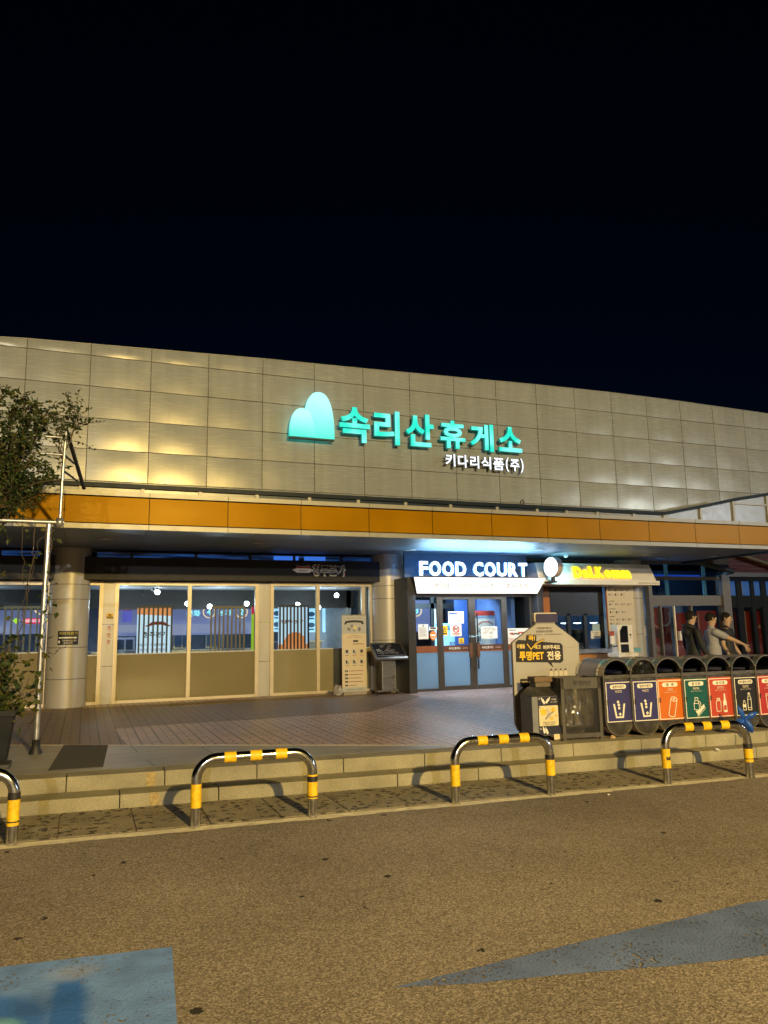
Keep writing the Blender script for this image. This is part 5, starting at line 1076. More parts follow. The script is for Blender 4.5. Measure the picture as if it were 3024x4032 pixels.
for i, (x0, x1, z0, z1, lab) in enumerate(((.40, .53, 1.95, 2.06, 'yellow and black camera warning sticker on the narrow pier'), (.405, .515, 1.715, 1.82, 'topmost white sticker with a red prohibition ring on the narrow pier'), (.405, .515, 1.58, 1.685, 'middle white sticker with a red prohibition ring on the narrow pier'), (.405, .515, 1.44, 1.545, 'lowest white sticker with a red prohibition ring on the narrow pier'))):
    o = thing('sticker', lab, 'sticker', ((x0+x1)/2, SY-.031, (z0+z1)/2), 0, None if i == 0 else 'prohibition stickers on the narrow pier'); w, h = (x1-x0)/2, (z1-z0)/2; p = MB(); f0 = Fr()
    p.rect(f0, -w, w, -h, h, 0, .003, 0)
    if i == 0: p.rect(f0, -w*.9, w*.9, -h*.9, -h*.2, .003, .005, 1); p.plate(f0, [(-w*.5, h*.2), (w*.5, h*.35), (w*.5, h*.6), (-w*.5, h*.55)], .003, .005, 1); p.rect(f0, -w*.1, w*.2, -h*.1, h*.25, .003, .0051, 1); p.text(f0, 'CCTV', 0, -h*.55, w*1.2, h*.4, .005, .006, 0, .02)
    else: p.ring(f0, 0, h*.15, w*.55, .009, .003, .005, 1, 18); p.stroke(f0, [(-w*.36, h*.15+w*.36), (w*.36, h*.15-w*.36)], .008, .005, .006, 1); p.disc(f0, -w*.05, h*.2, w*.2, .003, .0045, 2, 8); p.rect(f0, -w*.6, w*.6, -h*.85, -h*.65, .003, .005, 1)
    p.build('sheet', [YELM if i == 0 else PAPER, INK if i == 0 else REDM, INK], o)
# ------------------------------------------------------------------ banner stand and map stand
bs = thing('banner_stand', 'tall cream roll up banner stand with small icons beside the shop windows', 'banner', (5.42, 15.45, PZ), R(-2))
f0 = Fr((0, -.02, 0)); p = MB(); p.rect(f0, -.275, .275, .06, 1.68, -.012, 0, 0); p.rect(f0, -.275, .275, 1.29, 1.68, 0, .002, 1); p.rect(f0, -.275, .275, .06, .16, 0, .002, 1)
sheet = p.build('sheet', [mat('cream_banner', (.66, .56, .38), .55, 0, .04), mat('grey_banner', (.46, .46, .44), .55, 0, .04)], bs)
p = MB(); p.text(f0, '고객님 오시는길에 더 가까이하는', 0, 1.62, .34, .025, .002, .004, 0); 
for i in range(8):
    a = -.2+.05*i; y = 1.53+.02*(1-((a+.025)/.2)**2); p.plate(f0, [(a, y-.02), (a+.052, y-.02+.0), (a+.052, y+.025), (a, y+.025)], .002, .004+.0002*i, 0)
p.plate(f0, [(-.23, 1.485), (-.17, 1.49), (-.17, 1.53), (-.23, 1.515), (-.215, 1.5)], .002, .0035, 0); p.plate(f0, [(.17, 1.49), (.23, 1.485), (.215, 1.5), (.23, 1.515), (.17, 1.53)], .002, .0035, 0)
p.text(f0, '맛', -.05, 1.45, .06, .07, .002, .004, 0, .02); p.text(f0, '먹', -.12, 1.38, .07, .08, .002, .004, 0, .02); p.text(f0, '휴', .12, 1.38, .07, .09, .002, .004, 0, .02); p.disc(f0, .02, 1.42, .04, .002, .004, 1, 14); p.rect(f0, -.03, .03, 1.33, 1.38, .002, .0041, 2)
p.text(f0, '고속도로 휴게소에서', 0, 1.25, .22, .028, .002, .004, 3); p.text(f0, '편하게 즐기는 스마트오더 이용방법', 0, 1.21, .34, .028, .002, .004, 3)
p.rrect(f0, -.03, .09, 1.11, 1.15, .018, .002, .004, 0); p.rect(f0, -.03, .2, 1.075, 1.083, .002, .004, 3); p.rect(f0, -.03, .24, 1.055, 1.063, .002, .004, 3)
for j in range(2):
    for i in range(3):
        x, y = -.165+.165*i, .9-.22*j; p.rrect(f0, x-.055, x+.055, y-.05, y+.06, .02, .002, .004, 4); rr = random.Random(i+3*j)
        p.rect(f0, x-.03, x+rr.uniform(.0, .03), y-.02, y+.045, .004, .006, 0); p.disc(f0, x+.02, y-.015, .02, .004, .0062, 5 if i == 2 else 2, 10); p.rect(f0, x-.04, x+.04, y-.075, y-.065, .002, .004, 3)
for i in range(5):
    y = .50-.075*i-.03*(i == 0)*0; p.rrect(f0, -.215, -.145, y-.018, y+.018, .016, .002, .004, 0); p.text(f0, str(i+1), -.18, y, .012, .02, .004, .0055, 6); p.rect(f0, -.125, (.2, .19, .14, .18, .05)[i], y-.006, y+.008, .002, .004, 3)
p.text(f0, '속리산휴게소 고객만족센터', 0, .11, .38, .03, .002, .004, 0)
p.build('sheet_print', [INK, mat('pale_yellow_print', (.7, .6, .25), .6, 0, 0), mat('grey_print2', (.3, .3, .3), .6, 0, 0), mat('brown_print', (.3, .12, .05), .6, 0, 0), mat('pale_icon', (.6, .57, .5), .6, 0, 0), mat('orange_icon', (.7, .3, .05), .6, 0, 0), WHITE], sheet)
MB().box(-.26, .26, -.06, .1, 0, .07).build('base', mat('grey_base', (.32, .28, .22), .5), bs, .008); MB().tube([(0, .03, .05), (0, .01, 1.69)], .012, 8).build('pole', STEEL, bs); MB().box(-.28, .28, -.03, .005, 1.675, 1.695).build('top_bar', STEEL, bs)
bag = thing('plastic_bag', 'crumpled pale plastic bag on the floor at the foot of the banner stand', 'bag', (5.06, 15.5, PZ)); bm_ = bmesh.new(); bmesh.ops.create_icosphere(bm_, subdivisions=3, radius=.1)
rr = random.Random(2)
for v in bm_.verts: v.co *= rr.uniform(.75, 1.15); v.co.z = max(0, v.co.z*1.3+.09)
me = bpy.data.meshes.new('bag'); bm_.to_mesh(me); bm_.free(); me.materials.append(mat('grey_plastic', (.35, .33, .32), .3)); o = bpy.data.objects.new('bag_body', me); COL.objects.link(o); o.parent = bag
ms = thing('map_stand', 'silver information stand with a tilted black map panel on casters', 'information stand', (6.10, 15.25, PZ), R(3))
fm = Fr((0, -.1, .92), (1, 0, 0), (0, .58, .5)); p = MB(); p.rect(fm, -.38, .38, -.25, .25, -.045, 0, 0); pan = p.build('panel', STEEL, ms, .008)
p = MB(); p.rect(fm, -.335, .335, -.205, .205, 0, .003, 0); rr = random.Random(9)
for i in range(22):
    a, b = rr.uniform(-.3, .2), rr.uniform(-.12, .13); p.border(fm, a, a+rr.uniform(.03, .11), b, b+rr.uniform(.02, .06), .004, .003, .0045+.0002*(i % 5), 1)
p.rect(fm, -.31, .31, -.165, -.16, .003, .005, 1); p.text(fm, '속리산휴게소 안내', 0, .185, .22, .025, .003, .005, 1); p.build('map_face', [mat('map_black', (.02, .022, .035), .15), mat('map_line', (.35, .35, .36), .5, 0, 0)], pan)
MB().box(-.16, .06, -.1, .08, .08, .80).build('post', STEEL, ms, .006); MB().box(.065, .18, -.04, .1, .08, .72).build('cable_duct', STEEL, ms, .006); MB().box(-.28, .22, -.12, .28, .055, .085).build('base', STEEL, ms, .006)
for x in (-.24, .18):
    for y in (-.08, .24): MB().tube([(x-.012, y, .028), (x+.012, y, .028)], .027, 12).build('caster', CHAR, ms)
# ------------------------------------------------------------------ U bars along the kerb
def make_bar():
    t = thing('u_barrier', '', 'barrier', (0, 0, 0), 0, 'steel U barriers along the kerb')
    w, h, rb, r = .5, .555, .17, .043
    pts = [(-w, 0, -.03), (-w, 0, h-rb)]+[(-w+rb-rb*cos(R(a)), 0, h-rb+rb*sin(R(a))) for a in range(10, 91, 10)]+[(w-rb+rb*sin(R(a)), 0, h-rb+rb*cos(R(a))) for a in range(0, 90, 10)]+[(w, 0, h-rb), (w, 0, -.03)]
    MB().tube(pts, r, 24).build('pipe', CHROME, t)
    e = r+.002
    for x in (-.22, 0, .22): MB().tube([(x-.05, 0, h), (x+.05, 0, h)], e, 24).build('yellow_band', YELM, t)
    MB().tube([(-w, 0, .165), (-w, 0, .355)], e, 24).build('yellow_band', YELM, t)
    return t
bar = make_bar()
RUBB = mat('black_tape', (.02, .018, .018), .5)
def extra(t, kind):
    w = .5; e = .0455
    if kind == 'a':
        MB().tube([(w, 0, .16), (w, 0, .30)], e, 24).build('worn_yellow_band', YELM, t); MB().tube([(w, 0, .303), (w, 0, .345)], e+.001, 24).build('black_band', RUBB, t); MB().tube([(w, 0, .348), (w, 0, .362)], e, 24).build('yellow_trim', YELM, t); MB().tube([(w, 0, .172), (w, 0, .182)], e+.0015, 24).build('black_cord', RUBB, t)
    elif kind == 'b':
        MB().tube([(w, 0, .19), (w, 0, .335)], e, 24).build('yellow_band', YELM, t); MB().tube([(w, 0, .337), (w, 0, .38)], e+.001, 24).build('black_band', RUBB, t)
    else:
        MB().tube([(w, 0, .165), (w, 0, .30)], e, 24).build('worn_yellow_band', YELM, t); MB().tube([(w, 0, .302), (w, 0, .35)], e+.001, 24).build('black_band', RUBB, t); MB().tube([(w, 0, .195), (w, 0, .203)], e+.0015, 24).build('black_cord', RUBB, t)
        m_ = MB(); 
        for i in range(6): m_.add([(-w+.0462*cos(R(-120+i*12)), .0462*sin(R(-120+i*12)), .245-.01*(i % 2)), (-w+.0462*cos(R(-108+i*12)), .0462*sin(R(-108+i*12)), .25), (-w+.0462*cos(R(-108+i*12)), .0462*sin(R(-108+i*12)), .28-.012*(i % 3)), (-w+.0462*cos(R(-120+i*12)), .0462*sin(R(-120+i*12)), .285)], [(0, 1, 2, 3)])
        m_.build('torn_patch', RUBB, t)
labs = ['striped steel U barrier cut off by the left edge of the photo', 'striped steel U barrier directly below the brick terrace, second from the left', 'striped steel U barrier in front of the bottle shaped board', 'striped steel U barrier before the bins with a torn yellow band on its leg']
bars = [dup(bar, (.0, 0, 0), R(-5), labs[i]) for i in range(4)]
for t, (x, y, a), k in zip(bars, ((-.96, 6.86, -4.6), (1.43, 6.685, -4.3), (3.775, 6.49, -4.3), (6.10, 6.285, -7)), ('c0', 'a', 'b', 'c')):
    t.location = (x, y, 0); t.rotation_euler = (0, 0, R(a))
    if k == 'c0': 
        MB().tube([(.5, 0, .15), (.5, 0, .345)], .0455, 24).build('yellow_band', YELM, t); MB().tube([(.5, 0, .347), (.5, 0, .4)], .0465, 24).build('black_band', RUBB, t); MB().tube([(.5, 0, .175), (.5, 0, .185)], .047, 24).build('black_cord', RUBB, t)
    else: extra(t, k)
for c in list(bar.children): bpy.data.objects.remove(c)
bpy.data.objects.remove(bar)
# ------------------------------------------------------------------ bins
BARREL = mat('blue_grey_barrel', (.22, .23, .37), .34, .4, .12, 3)
BHOOD = mat('bin_mouth_shade', (.006, .007, .014), .6, spec=.1)
SLN = mat('sign_line', (.82, .78, .66), .5, 0, .02)
def stadium(w, z0, z1, k=14):
    r = w/2; return [(r*cos(R(180+180*i/k)), z0+r+r*sin(R(180+180*i/k))) for i in range(k+1)]+[(r*cos(R(180*i/k)), z1-r+r*sin(R(180*i/k))) for i in range(k+1)]
def make_bin():
    t = thing('recycling_bin', '', 'bin', (0, 0, 0), 0, 'row of round topped recycling bins')
    w = .40; outer = stadium(w, .0, .93); inner = stadium(w-.035, .0175, .9125)
    n = len(outer); b = MB()
    # front rim: stadium ring with depth
    vs = []
    for pts, y in ((outer, 0), (outer, .09), (inner, .0), (inner, .09)): vs += [(x, y, z) for x, z in pts]
    fs = []
    for i in range(n):
        j = (i+1) % n; fs += [(i, n+i, n+j, j), (i, j, 2*n+j, 2*n+i), (2*n+i, 2*n+j, 3*n+j, 3*n+i)]
    b.add(vs, [f[::-1] for f in fs], 0); b.build('rim', STEEL, t)
    # barrel body
    pts = stadium(w-.012, .006, .924); m = len(pts); b = MB()
    vs = [(x, .09, z) for x, z in pts]+[(x, .62, z) for x, z in pts]
    b.add(vs, [(i, m+i, m+(i+1) % m, (i+1) % m)[::-1] for i in range(m)], 0, True); b.add([(x, .62, z) for x, z in pts], [tuple(range(m))[::-1]], 0)
    b.build('barrel', BARREL, t)
    b = MB(); k = 14
    for y0 in (.10, .56):
        r = w/2+.0; arc = [(r*cos(R(180*i/k)), .93-w/2+r*sin(R(180*i/k))) for i in range(k+1)]; L_ = len(arc)
        b2 = MB(); b2.add([(x, y0, z) for x, z in arc]+[(x, y0+.055, z) for x, z in arc], [(i, i+1, L_+i+1, L_+i) for i in range(L_-1)], 0, True); b2.build('hoop', CHROME, t)
    # near-black plate and chute imitate inside shade, cross bar, lower round panel
    fr_ = Fr((0, .05, 0)); arc = [(.182*cos(R(180*i/16)), .735+.178*sin(R(180*i/16))) for i in range(17)]
    MB().plate(Fr((0, .5, 0)), arc, -.01, 0).build('mouth', BHOOD, t)
    inn = MB(); L_ = len(arc); inn.add([(x*.98, .06, z) for x, z in arc]+[(x*.98, .5, z) for x, z in arc], [(i, L_+i, L_+(i+1) % L_, (i+1) % L_) for i in range(L_)], 0, True); inn.build('chute', BHOOD, t)
    b = MB(); b.rect(Fr(), -.182, .182, .695, .735, -.05, .004); b.build('cross_bar', STEEL, t)
    lo = [(-.182, .70)]+[(.182*cos(R(180+180*i/16)), .20+.18*sin(R(180+180*i/16))) for i in range(17)]+[(.182, .70)]
    MB().plate(Fr((0, .012, 0)), lo, -.01, 0).build('lower_panel', STEELD, t)
    MB().box(-.12, .12, .2, .5, -.02, .02).build('foot', BLK, t)
    return t
def icon(p, f, kind, b):
    L = lambda pts, w=.008, closed=False, m=1: p.stroke(f, pts, w, .006, .0085, m, closed)
    if kind == 'waste':
        p.plate(f, [(-.075, .28), (-.055, .28), (-.035, .155), (.035, .155), (.055, .28), (.075, .28), (.05, .13), (-.05, .13)][::-1][::-1] if 0 else [(-.05, .13), (.05, .13), (.035, .148), (-.035, .148)], .006, .009, 1)
        p.plate(f, [(-.05, .13), (-.033, .148), (-.056, .285), (-.078, .285)], .006, .0088, 1); p.plate(f, [(.05, .13), (.078, .285), (.056, .285), (.033, .148)], .006, .0088, 1)
        for x, y, s, a in ((-.012, .305, .016, 45), (-.005, .272, .016, 40), (-.003, .238, .015, 5), (.006, .172, .016, 35)):
            p.plate(f, [(x+s*1.2*cos(R(a+45+90*i)), y+s*1.2*sin(R(a+45+90*i))) for i in range(4)], .006, .009, 1)
    elif kind == 'can':
        A = lambda x, y: (.02+x*cos(R(-14))-y*sin(R(-14)), .215+x*sin(R(-14))+y*cos(R(-14)))
        L([A(-.038, -.09), A(-.038, .075)]); L([A(.038, -.09), A(.038, .075)]); L([A(.038*cos(R(t)), -.09+.02*sin(R(t))) for t in range(180, 361, 20)]); L([A(.038*cos(R(t)), .075+.022*sin(R(t))) for t in range(0, 360, 24)], .008, True); L([A(.014*cos(R(t)), .075+.008*sin(R(t))) for t in range(0, 360, 45)], .006, True)
    elif kind == 'paper':
        L([(-.045, .17), (.02, .165), (.02, .23), (-.045, .235)], .007, True); L([(-.045, .235), (-.028, .265), (.008, .262), (.02, .23)], .007); L([(-.028, .265), (-.028, .295), (.008, .292), (.008, .262)], .007); L([(.02, .165), (.04, .18), (.04, .24), (.008, .262)], .007)
        p.plate(f, [(-.03, .145), (.02, .155), (.085, .215), (.085, .225), (.05, .2), (.015, .165), (-.03, .155)], .006, .009, 1); p.plate(f, [(-.03, .15), (.0, .11), (.09, .19), (.085, .215), (.02, .155)], .006, .0088, 1); L([(-.01, .11), (.0, .098), (.095, .175), (.09, .195)], .005)
    elif kind == 'bottle':
        L([(-.07, .14), (-.015, .14), (-.012, .235), (-.022, .25), (-.062, .25), (-.073, .235)], .007, True); L([(-.06, .25), (-.06, .275), (-.024, .275), (-.024, .25)], .007); L([(-.06, .262), (-.024, .262)], .005)
        p.plate(f, [(.02, .13), (.062, .13), (.062, .15), (.02, .15)], .006, .009, 1); L([(.02, .13), (.062, .13), (.06, .235), (.05, .265), (.048, .32), (.036, .32), (.034, .265), (.021, .235)], .006, True); p.plate(f, [(.021, .2), (.061, .2), (.06, .235), (.05, .265), (.048, .32), (.036, .32), (.034, .265), (.021, .235)], .006, .0088, 1)
    elif kind == 'plastic':
        L([(-.055, .14), (-.02, .14), (-.018, .2), (-.03, .225), (-.03, .24), (-.046, .24), (-.046, .225), (-.058, .2)], .006, True); p.rect(f, -.055, -.02, .17, .2, .006, .009, 1)
        L([(.01, .14), (.055, .14), (.055, .26), (.043, .285), (.043, .31), (.022, .31), (.022, .285), (.01, .26)], .007, True); p.rect(f, .02, .045, .312, .322, .006, .009, 1); L([(.01, .165), (.055, .165)], .005); L([(.01, .25), (.055, .25)], .005)
    else:
        L([(-.05, .14), (.04, .14), (.05, .3), (-.06, .3)], .007, True); L([(-.06, .28), (.05, .28)], .005); L([(-.05, .17), (.04, .17)], .005)
binp = make_bin(); bins = []
specs = [((.035, .035, .15), '일반쓰레기', .72, 'WASTE', '', 'waste', 'recycling bin with navy waste sign, leftmost beside the wire mesh bin'),
         ((.035, .035, .15), '일반쓰레기', .72, 'WASTE', '', 'waste', 'recycling bin with navy waste sign and black bag in its mouth beside the orange sign'),
         ((.62, .15, .015), '캔   류', .5, 'CAN', '(음료수 캔 등)', 'can', 'recycling bin with an orange can sign'),
         ((.005, .09, .085), '종 이 류', .55, 'PAPER', '(종이컵, 우유팩, 신문 등)', 'paper', 'recycling bin with a dark green paper sign'),
         ((.50, .06, .03), '유 리 병', .55, 'BOTTLE', '(맥주병, 음료수 등)', 'bottle', 'recycling bin with a red glass bottle sign'),
         ((.012, .012, .014), 'PET/플라스틱류', .85, 'PLASTIC', '(플라스틱병, 요구르트병 등)', 'plastic', 'recycling bin with a black plastic sign behind the pinwheel'),
         ((.42, .03, .03), '비 닐 류', .55, 'VINYL', '(과자봉지, 라면봉지 등)', 'bag', 'recycling bin with a crimson sign cut off by the right edge of the photo')]
for i, (c, ko, kw, en, sm, kind, lab) in enumerate(specs):
    x = 6.155+.3615*i; y = 7.72-.05*i
    t = binp if i == 0 else dup(binp, (0, 0, 0)); t.location = (x, y+(.006, -.008, .01, -.004, .007, -.006, .0)[i], .275); t.rotation_euler = (0, 0, R((-4.5, -3.8, -5.2, -4.3, -4.9, -4.0, -4.6)[i])); t['label'] = lab
    bins.append((t, c, ko, kw, en, sm, kind))
for t, c, ko, kw, en, sm, kind in bins:
    f = Fr(); p = MB(); p.rect(f, -.183, .183, .165, .665, 0, .004, 0); p.border(f, -.176, .176, .172, .65, .010, .004, .007, 1)
    p.rrect(f, -.115, .115, .567, .62, .026, .004, .007, 1); p.text(f, ko, 0, .593, .23*kw, .036, .007, .009, 2, .02); p.text(f, en, 0, .535, .095 if len(en) > 4 else .07, .030, .004, .007, 3, .01)
    if sm: p.text(f, sm, 0, .50, .17, .016, .004, .007, 3)
    f2 = Fr((0, 0, .075), s=1.18 if kind != 'waste' else 1.1); icon(p, f2, kind, None)
    o = p.build('sign_panel', [mat(en.lower()+'_sign', c, .45, 0, .05), SLN, mat('pill_ink', (.06, .035, .02), .6, 0, 0), mat('sign_text', (.7, .62, .52), .6, 0, 0)], t)
    MB().rect(f, -.17, -.158, .38, .44, .007, .018).build('latch', BLK, t)
tbag = thing('bin_bag', 'glossy black bin bag bulging in the mouth of the second navy waste bin', 'bag', (bins[1][0].location.x, bins[1][0].location.y-.0, 1.02), R(-4.5)); bm_ = bmesh.new(); bmesh.ops.create_icosphere(bm_, subdivisions=4, radius=.17); rr = random.Random(4)
from mathutils import noise as mnoise
for v in bm_.verts:
    k_ = 1+.28*mnoise.noise(v.co*14)+.2*mnoise.noise(v.co*30); v.co = V((v.co.x*1.0*k_, v.co.y*.35*k_+.04, max(-.0, v.co.z)*.9*k_))
me = bpy.data.meshes.new('bin_bag'); bm_.to_mesh(me); bm_.free(); me.materials.append(mat('black_plastic', (.012, .012, .012), .16)); o = bpy.data.objects.new('bag_film', me); COL.objects.link(o); o.parent = tbag
# wire mesh bin with a clear bag
wb = thing('mesh_bin', 'square wire mesh bin holding a clear plastic bag for bottles', 'bin', (5.63, 7.93, PZ), R(-8)); MESHG = mat('mesh_grey', (.11, .105, .10), .45, .5, .1)
a = .245; b = MB()
for sx_ in (-1, 1):
    for sy in (-1, 1): b.box(sx_*a-.02, sx_*a+.02, sy*.2-.02, sy*.2+.02, -.0, .73)
b.box(-a+.02, a-.02, -.22, -.18, .03, .08); b.box(-a-.02, a+.02, -.22, -.195, .73-.13, .73); b.box(-a-.02, a+.02, .195, .22, .6, .73); b.box(-a-.02, -a+.005, -.195, .195, .6, .73); b.box(a-.005, a+.02, -.195, .195, .6, .73); b.box(-a+.02, a-.02, .18, .22, .03, .08); b.box(-a-.02, -a+.02, -.18, .18, .03, .08); b.box(a-.02, a+.02, -.18, .18, .03, .08)
b.build('frame', MESHG, wb)
b = MB(); s = .03
def wires(f, w, h):
    k = int((w+h)/s)
    for i in range(-int(h/s), int(w/s)):
        for d_ in (0, 1):
            x0 = i*s; pts = []
            xa, ya, xb, yb = x0, 0, x0+h, h
            if xa < 0: ya = -xa; xa = 0
            if xb > w: yb = h-(xb-w); xb = w
            if yb <= ya: continue
            if d_: xa, xb = w-xa, w-xb
            A, B = f(xa-w/2, ya, 0), f(xb-w/2, yb, 0); t_ = (B-A).normalized()*0; q_ = f.n.cross((B-A).normalized())*.0013
            b.add([A-q_, A+q_, B+q_, B-q_], [(0, 1, 2, 3)])
wires(Fr((0, -.205, .08)), .45, .52); wires(Fr((-a, 0, .08), (0, -1, 0)), .36, .52); wires(Fr((a, 0, .08), (0, 1, 0)), .36, .52); b.build('wire_mesh', MESHG, wb)
MB().text(Fr((0, -.2205, 0)), '투명PET', 0.02, .667, .24, .062, 0, .003, 0, .02).build('lettering', INK, wb)
b = MB(); N = 16; rr = random.Random(8)
prof = [(0, .10), (.05, .15), (.2, .185), (.4, .19), (.55, .195), (.62, .21)]
for j, (z, r_) in enumerate(prof): pass
rings = []; from mathutils import noise as mnoise
NR, NC = 34, 72
for j in range(NR+1):
    z = .07+.60*j/NR; r_ = .17*min(1, .15+(j/NR)*6)
    row = []
    for i in range(NC):
        a_ = 2*pi*i/NC; cx_, sy_ = max(-1, min(1, 1.35*cos(a_))), max(-1, min(1, 1.35*sin(a_))); dg_ = .5+.5*sin(14*(cx_*.6+z*1.6)); k_ = 1-.10*abs(mnoise.noise(V((cx_*3+z*5, sy_*3, z*7))))*2-.05*dg_
        row.append((cx_*r_*1.22*k_, sy_*r_*1.02*k_, z))
    rings.append(row)
vs = [p_ for q_ in rings for p_ in q_]; b.add(vs, [(j*NC+i, j*NC+(i+1) % NC, (j+1)*NC+(i+1) % NC, (j+1)*NC+i) for j in range(NR) for i in range(NC)], 0, True)
def clearbag():
    m = bpy.data.materials.new('clear_bag'); m.use_nodes = True; t = m.node_tree; L = t.links.new
    for n in list(t.nodes): t.nodes.remove(n)
    o = nd(m, 'ShaderNodeOutputMaterial'); tr = nd(m, 'ShaderNodeBsdfTransparent'); tr.inputs[0].default_value = (.85, .85, .85, 1); g = nd(m, 'ShaderNodeBsdfGlossy'); g.inputs['Roughness'].default_value = .16; df = nd(m, 'ShaderNodeBsdfDiffuse'); df.inputs[0].default_value = (.16, .15, .13, 1)
    n = nd(m, 'ShaderNodeTexNoise'); n.inputs['Scale'].default_value = 6; n.inputs['Detail'].default_value = 3; tc = nd(m, 'ShaderNodeTexCoord'); L(tc.outputs['Object'], n.inputs[0]); bp = nd(m, 'ShaderNodeBump'); bp.inputs['Strength'].default_value = .9; bp.inputs['Distance'].default_value = .03; L(n.outputs[0], bp.inputs['Height']); L(bp.outputs[0], g.inputs['Normal'])
    a_ = nd(m, 'ShaderNodeMixShader'); a_.inputs[0].default_value = .55; L(df.outputs[0], a_.inputs[1]); L(g.outputs[0], a_.inputs[2]); mx = nd(m, 'ShaderNodeMixShader'); mx.inputs[0].default_value = .42; L(tr.outputs[0], mx.inputs[1]); L(a_.outputs[0], mx.inputs[2]); L(mx.outputs[0], o.inputs[0]); return m
cb = thing('clear_bag', 'creased clear plastic bag hanging inside the wire mesh bin', 'bag', (5.63, 7.93, PZ), R(-8)); b.build('bag_film', clearbag(), cb)
# small label remover box
lb = thing('label_bin', 'small grey box with step pictures on its front, left of the mesh bin', 'bin', (5.20, 8.02, PZ), R(-6)); GBX = mat('grey_blue_box', (.22, .23, .25), .45, .2, .1)
MB().box(-.175, .165, -.16, .16, .06, .52).build('body', GBX, lb, .01); 
for x in (-.14, .13):
    for y in (-.12, .12): MB().box(x-.015, x+.015, y-.015, y+.015, 0, .06).build('foot', BLK, lb)
b = MB(); b.add([(-.18, -.165, .522), (.17, -.165, .522), (.17, .165, .522), (-.18, .165, .522), (-.08, -.06, .62), (.1, -.06, .62), (.1, .12, .62), (-.08, .12, .62)], [(0, 1, 5, 4), (1, 2, 6, 5), (2, 3, 7, 6), (3, 0, 4, 7), (4, 5, 6, 7), (3, 2, 1, 0)]); b.build('lid', STEELD, lb)
b = MB(); b.box(-.07, .13, -.07, .09, .622, .68); b.box(-.09, .15, -.09, .11, .682, .745, 1); b.build('cutter_head', [mat('brown_grey_head', (.14, .12, .09), .5), mat('brown_cap', (.17, .11, .06), .5)], lb, .006)
f = Fr((0, -.16, 0)); p = MB(); p.rect(f, -.01+-.0, .165, .07, .515, 0, .004, 0)
p = MB(); X0, X1 = -.10, .17; p.rect(f, X0, X1, .07, .515, 0, .004, 0); p.rrect(f, X0+.008, X1-.008, .175, .41, .015, .004, .007, 1)
def star(x, y, r_, m): p.plate(f, [(x+(r_ if i % 2 == 0 else r_*.5)*cos(R(90+36*i+8)), y+(r_ if i % 2 == 0 else r_*.5)*sin(R(90+36*i+8))) for i in range(10)], .007, .0085, m)
star(-.035, .34, .055, 2); star(.095, .36, .04, 2); star(.13, .29, .02, 2); star(.07, .26, .03, 2)
def bottle(x, y, s_, a_, m, d0, d1):
    pts = [(-.018, -.05), (.018, -.05), (.02, .02), (.008, .045), (.008, .065), (-.008, .065), (-.008, .045), (-.02, .02)]; p.plate(f, [(x+s_*(u*cos(R(a_))-v*sin(R(a_))), y+s_*(u*sin(R(a_))+v*cos(R(a_)))) for u, v in pts], d0, d1, m)
bottle(.035, .315, 1.15, 12, 3, .0085, .010); p.stroke(f, [(-.01, .255), (.03, .30), (.09, .335)], .018, .0101, .0112, 4)
p.text(f, '라벨을 뗀 후 깨끗이', .035, .215, .16, .018, .007, .0085, 5, .01); p.text(f, '병 내용물을 비워주세요', .035, .192, .16, .018, .007, .0085, 5, .01)
bottle(-.03, .465, .75, 30, 6, .004, .0065); bottle(.03, .47, .75, -40, 6, .004, .0066); p.text(f, '내용물을', .11, .48, .07, .018, .004, .0065, 6); p.text(f, '비우고 헹구기', .11, .45, .085, .016, .004, .0065, 6)
bottle(-.035, .125, .7, 15, 6, .004, .0065); bottle(.0, .115, .7, 20, 6, .004, .0066)
for y, n_ in ((.495, '1'), (.39, '2'), (.145, '3')): p.ring(f, X0+.02, y, .011, .003, .0085, .0095, 6 if n_ != '2' else 5, 12); p.text(f, n_, X0+.02, y, .005, .011, .0085, .0095, 6 if n_ != '2' else 5)
p.build('step_picture_panel', [mat('navy_panel', (.02, .022, .05), .45, 0, .05), mat('cream_panel', (.72, .64, .42), .5, 0, .03), YELM, mat('pale_bottle', (.55, .52, .45), .5, 0, 0), mat('violet_grey', (.3, .26, .3), .5, 0, 0), INK, WHITE], lb)
pn = thing('paper_note', 'blank cream note leaning on the foot of the small step picture box', 'note', (5.335, 7.845, PZ), R(-6)); MB().obox((0, 0, .083), (.125, .006, .145), (R(-7), 0, 0)).build('sheet', mat('cream_note', (.72, .62, .42), .6, 0, .04), pn)
# bottle shaped board
bb = thing('bottle_board', 'large grey board shaped like a plastic bottle with a black speech bubble', 'board', (5.58, 8.40, PZ), R(-4)); z0 = -PZ
f = Fr((-5.60, 0, -PZ), (1, 0, 0), (0, 0, 1)); BRD = mat('grey_board', (.40, .385, .37), .5, 0, .06, 2)
outl = [(5.17, .33), (6.02, .33), (6.10, .42), (6.10, 1.40), (6.03, 1.46), (5.76, 1.65), (5.76, 1.69), (5.48, 1.69), (5.48, 1.65), (5.20, 1.47), (5.13, 1.42), (5.13, .42)]
MB().plate(f, outl, -.05, 0).build('panel', BRD, bb)
b = MB(); b.rrect(f, 5.455, 5.79, 1.68, 1.80, .02, -.06, .012, 1); b.build('cap', [WHITE, mat('pale_cap', (.52, .48, .42), .5)], bb)
MB().rrect(f, 5.475, 5.795, 1.675, 1.785, .015, .013, .022).build('cap_front', mat('indigo_cap', (.035, .03, .09), .45), bb)
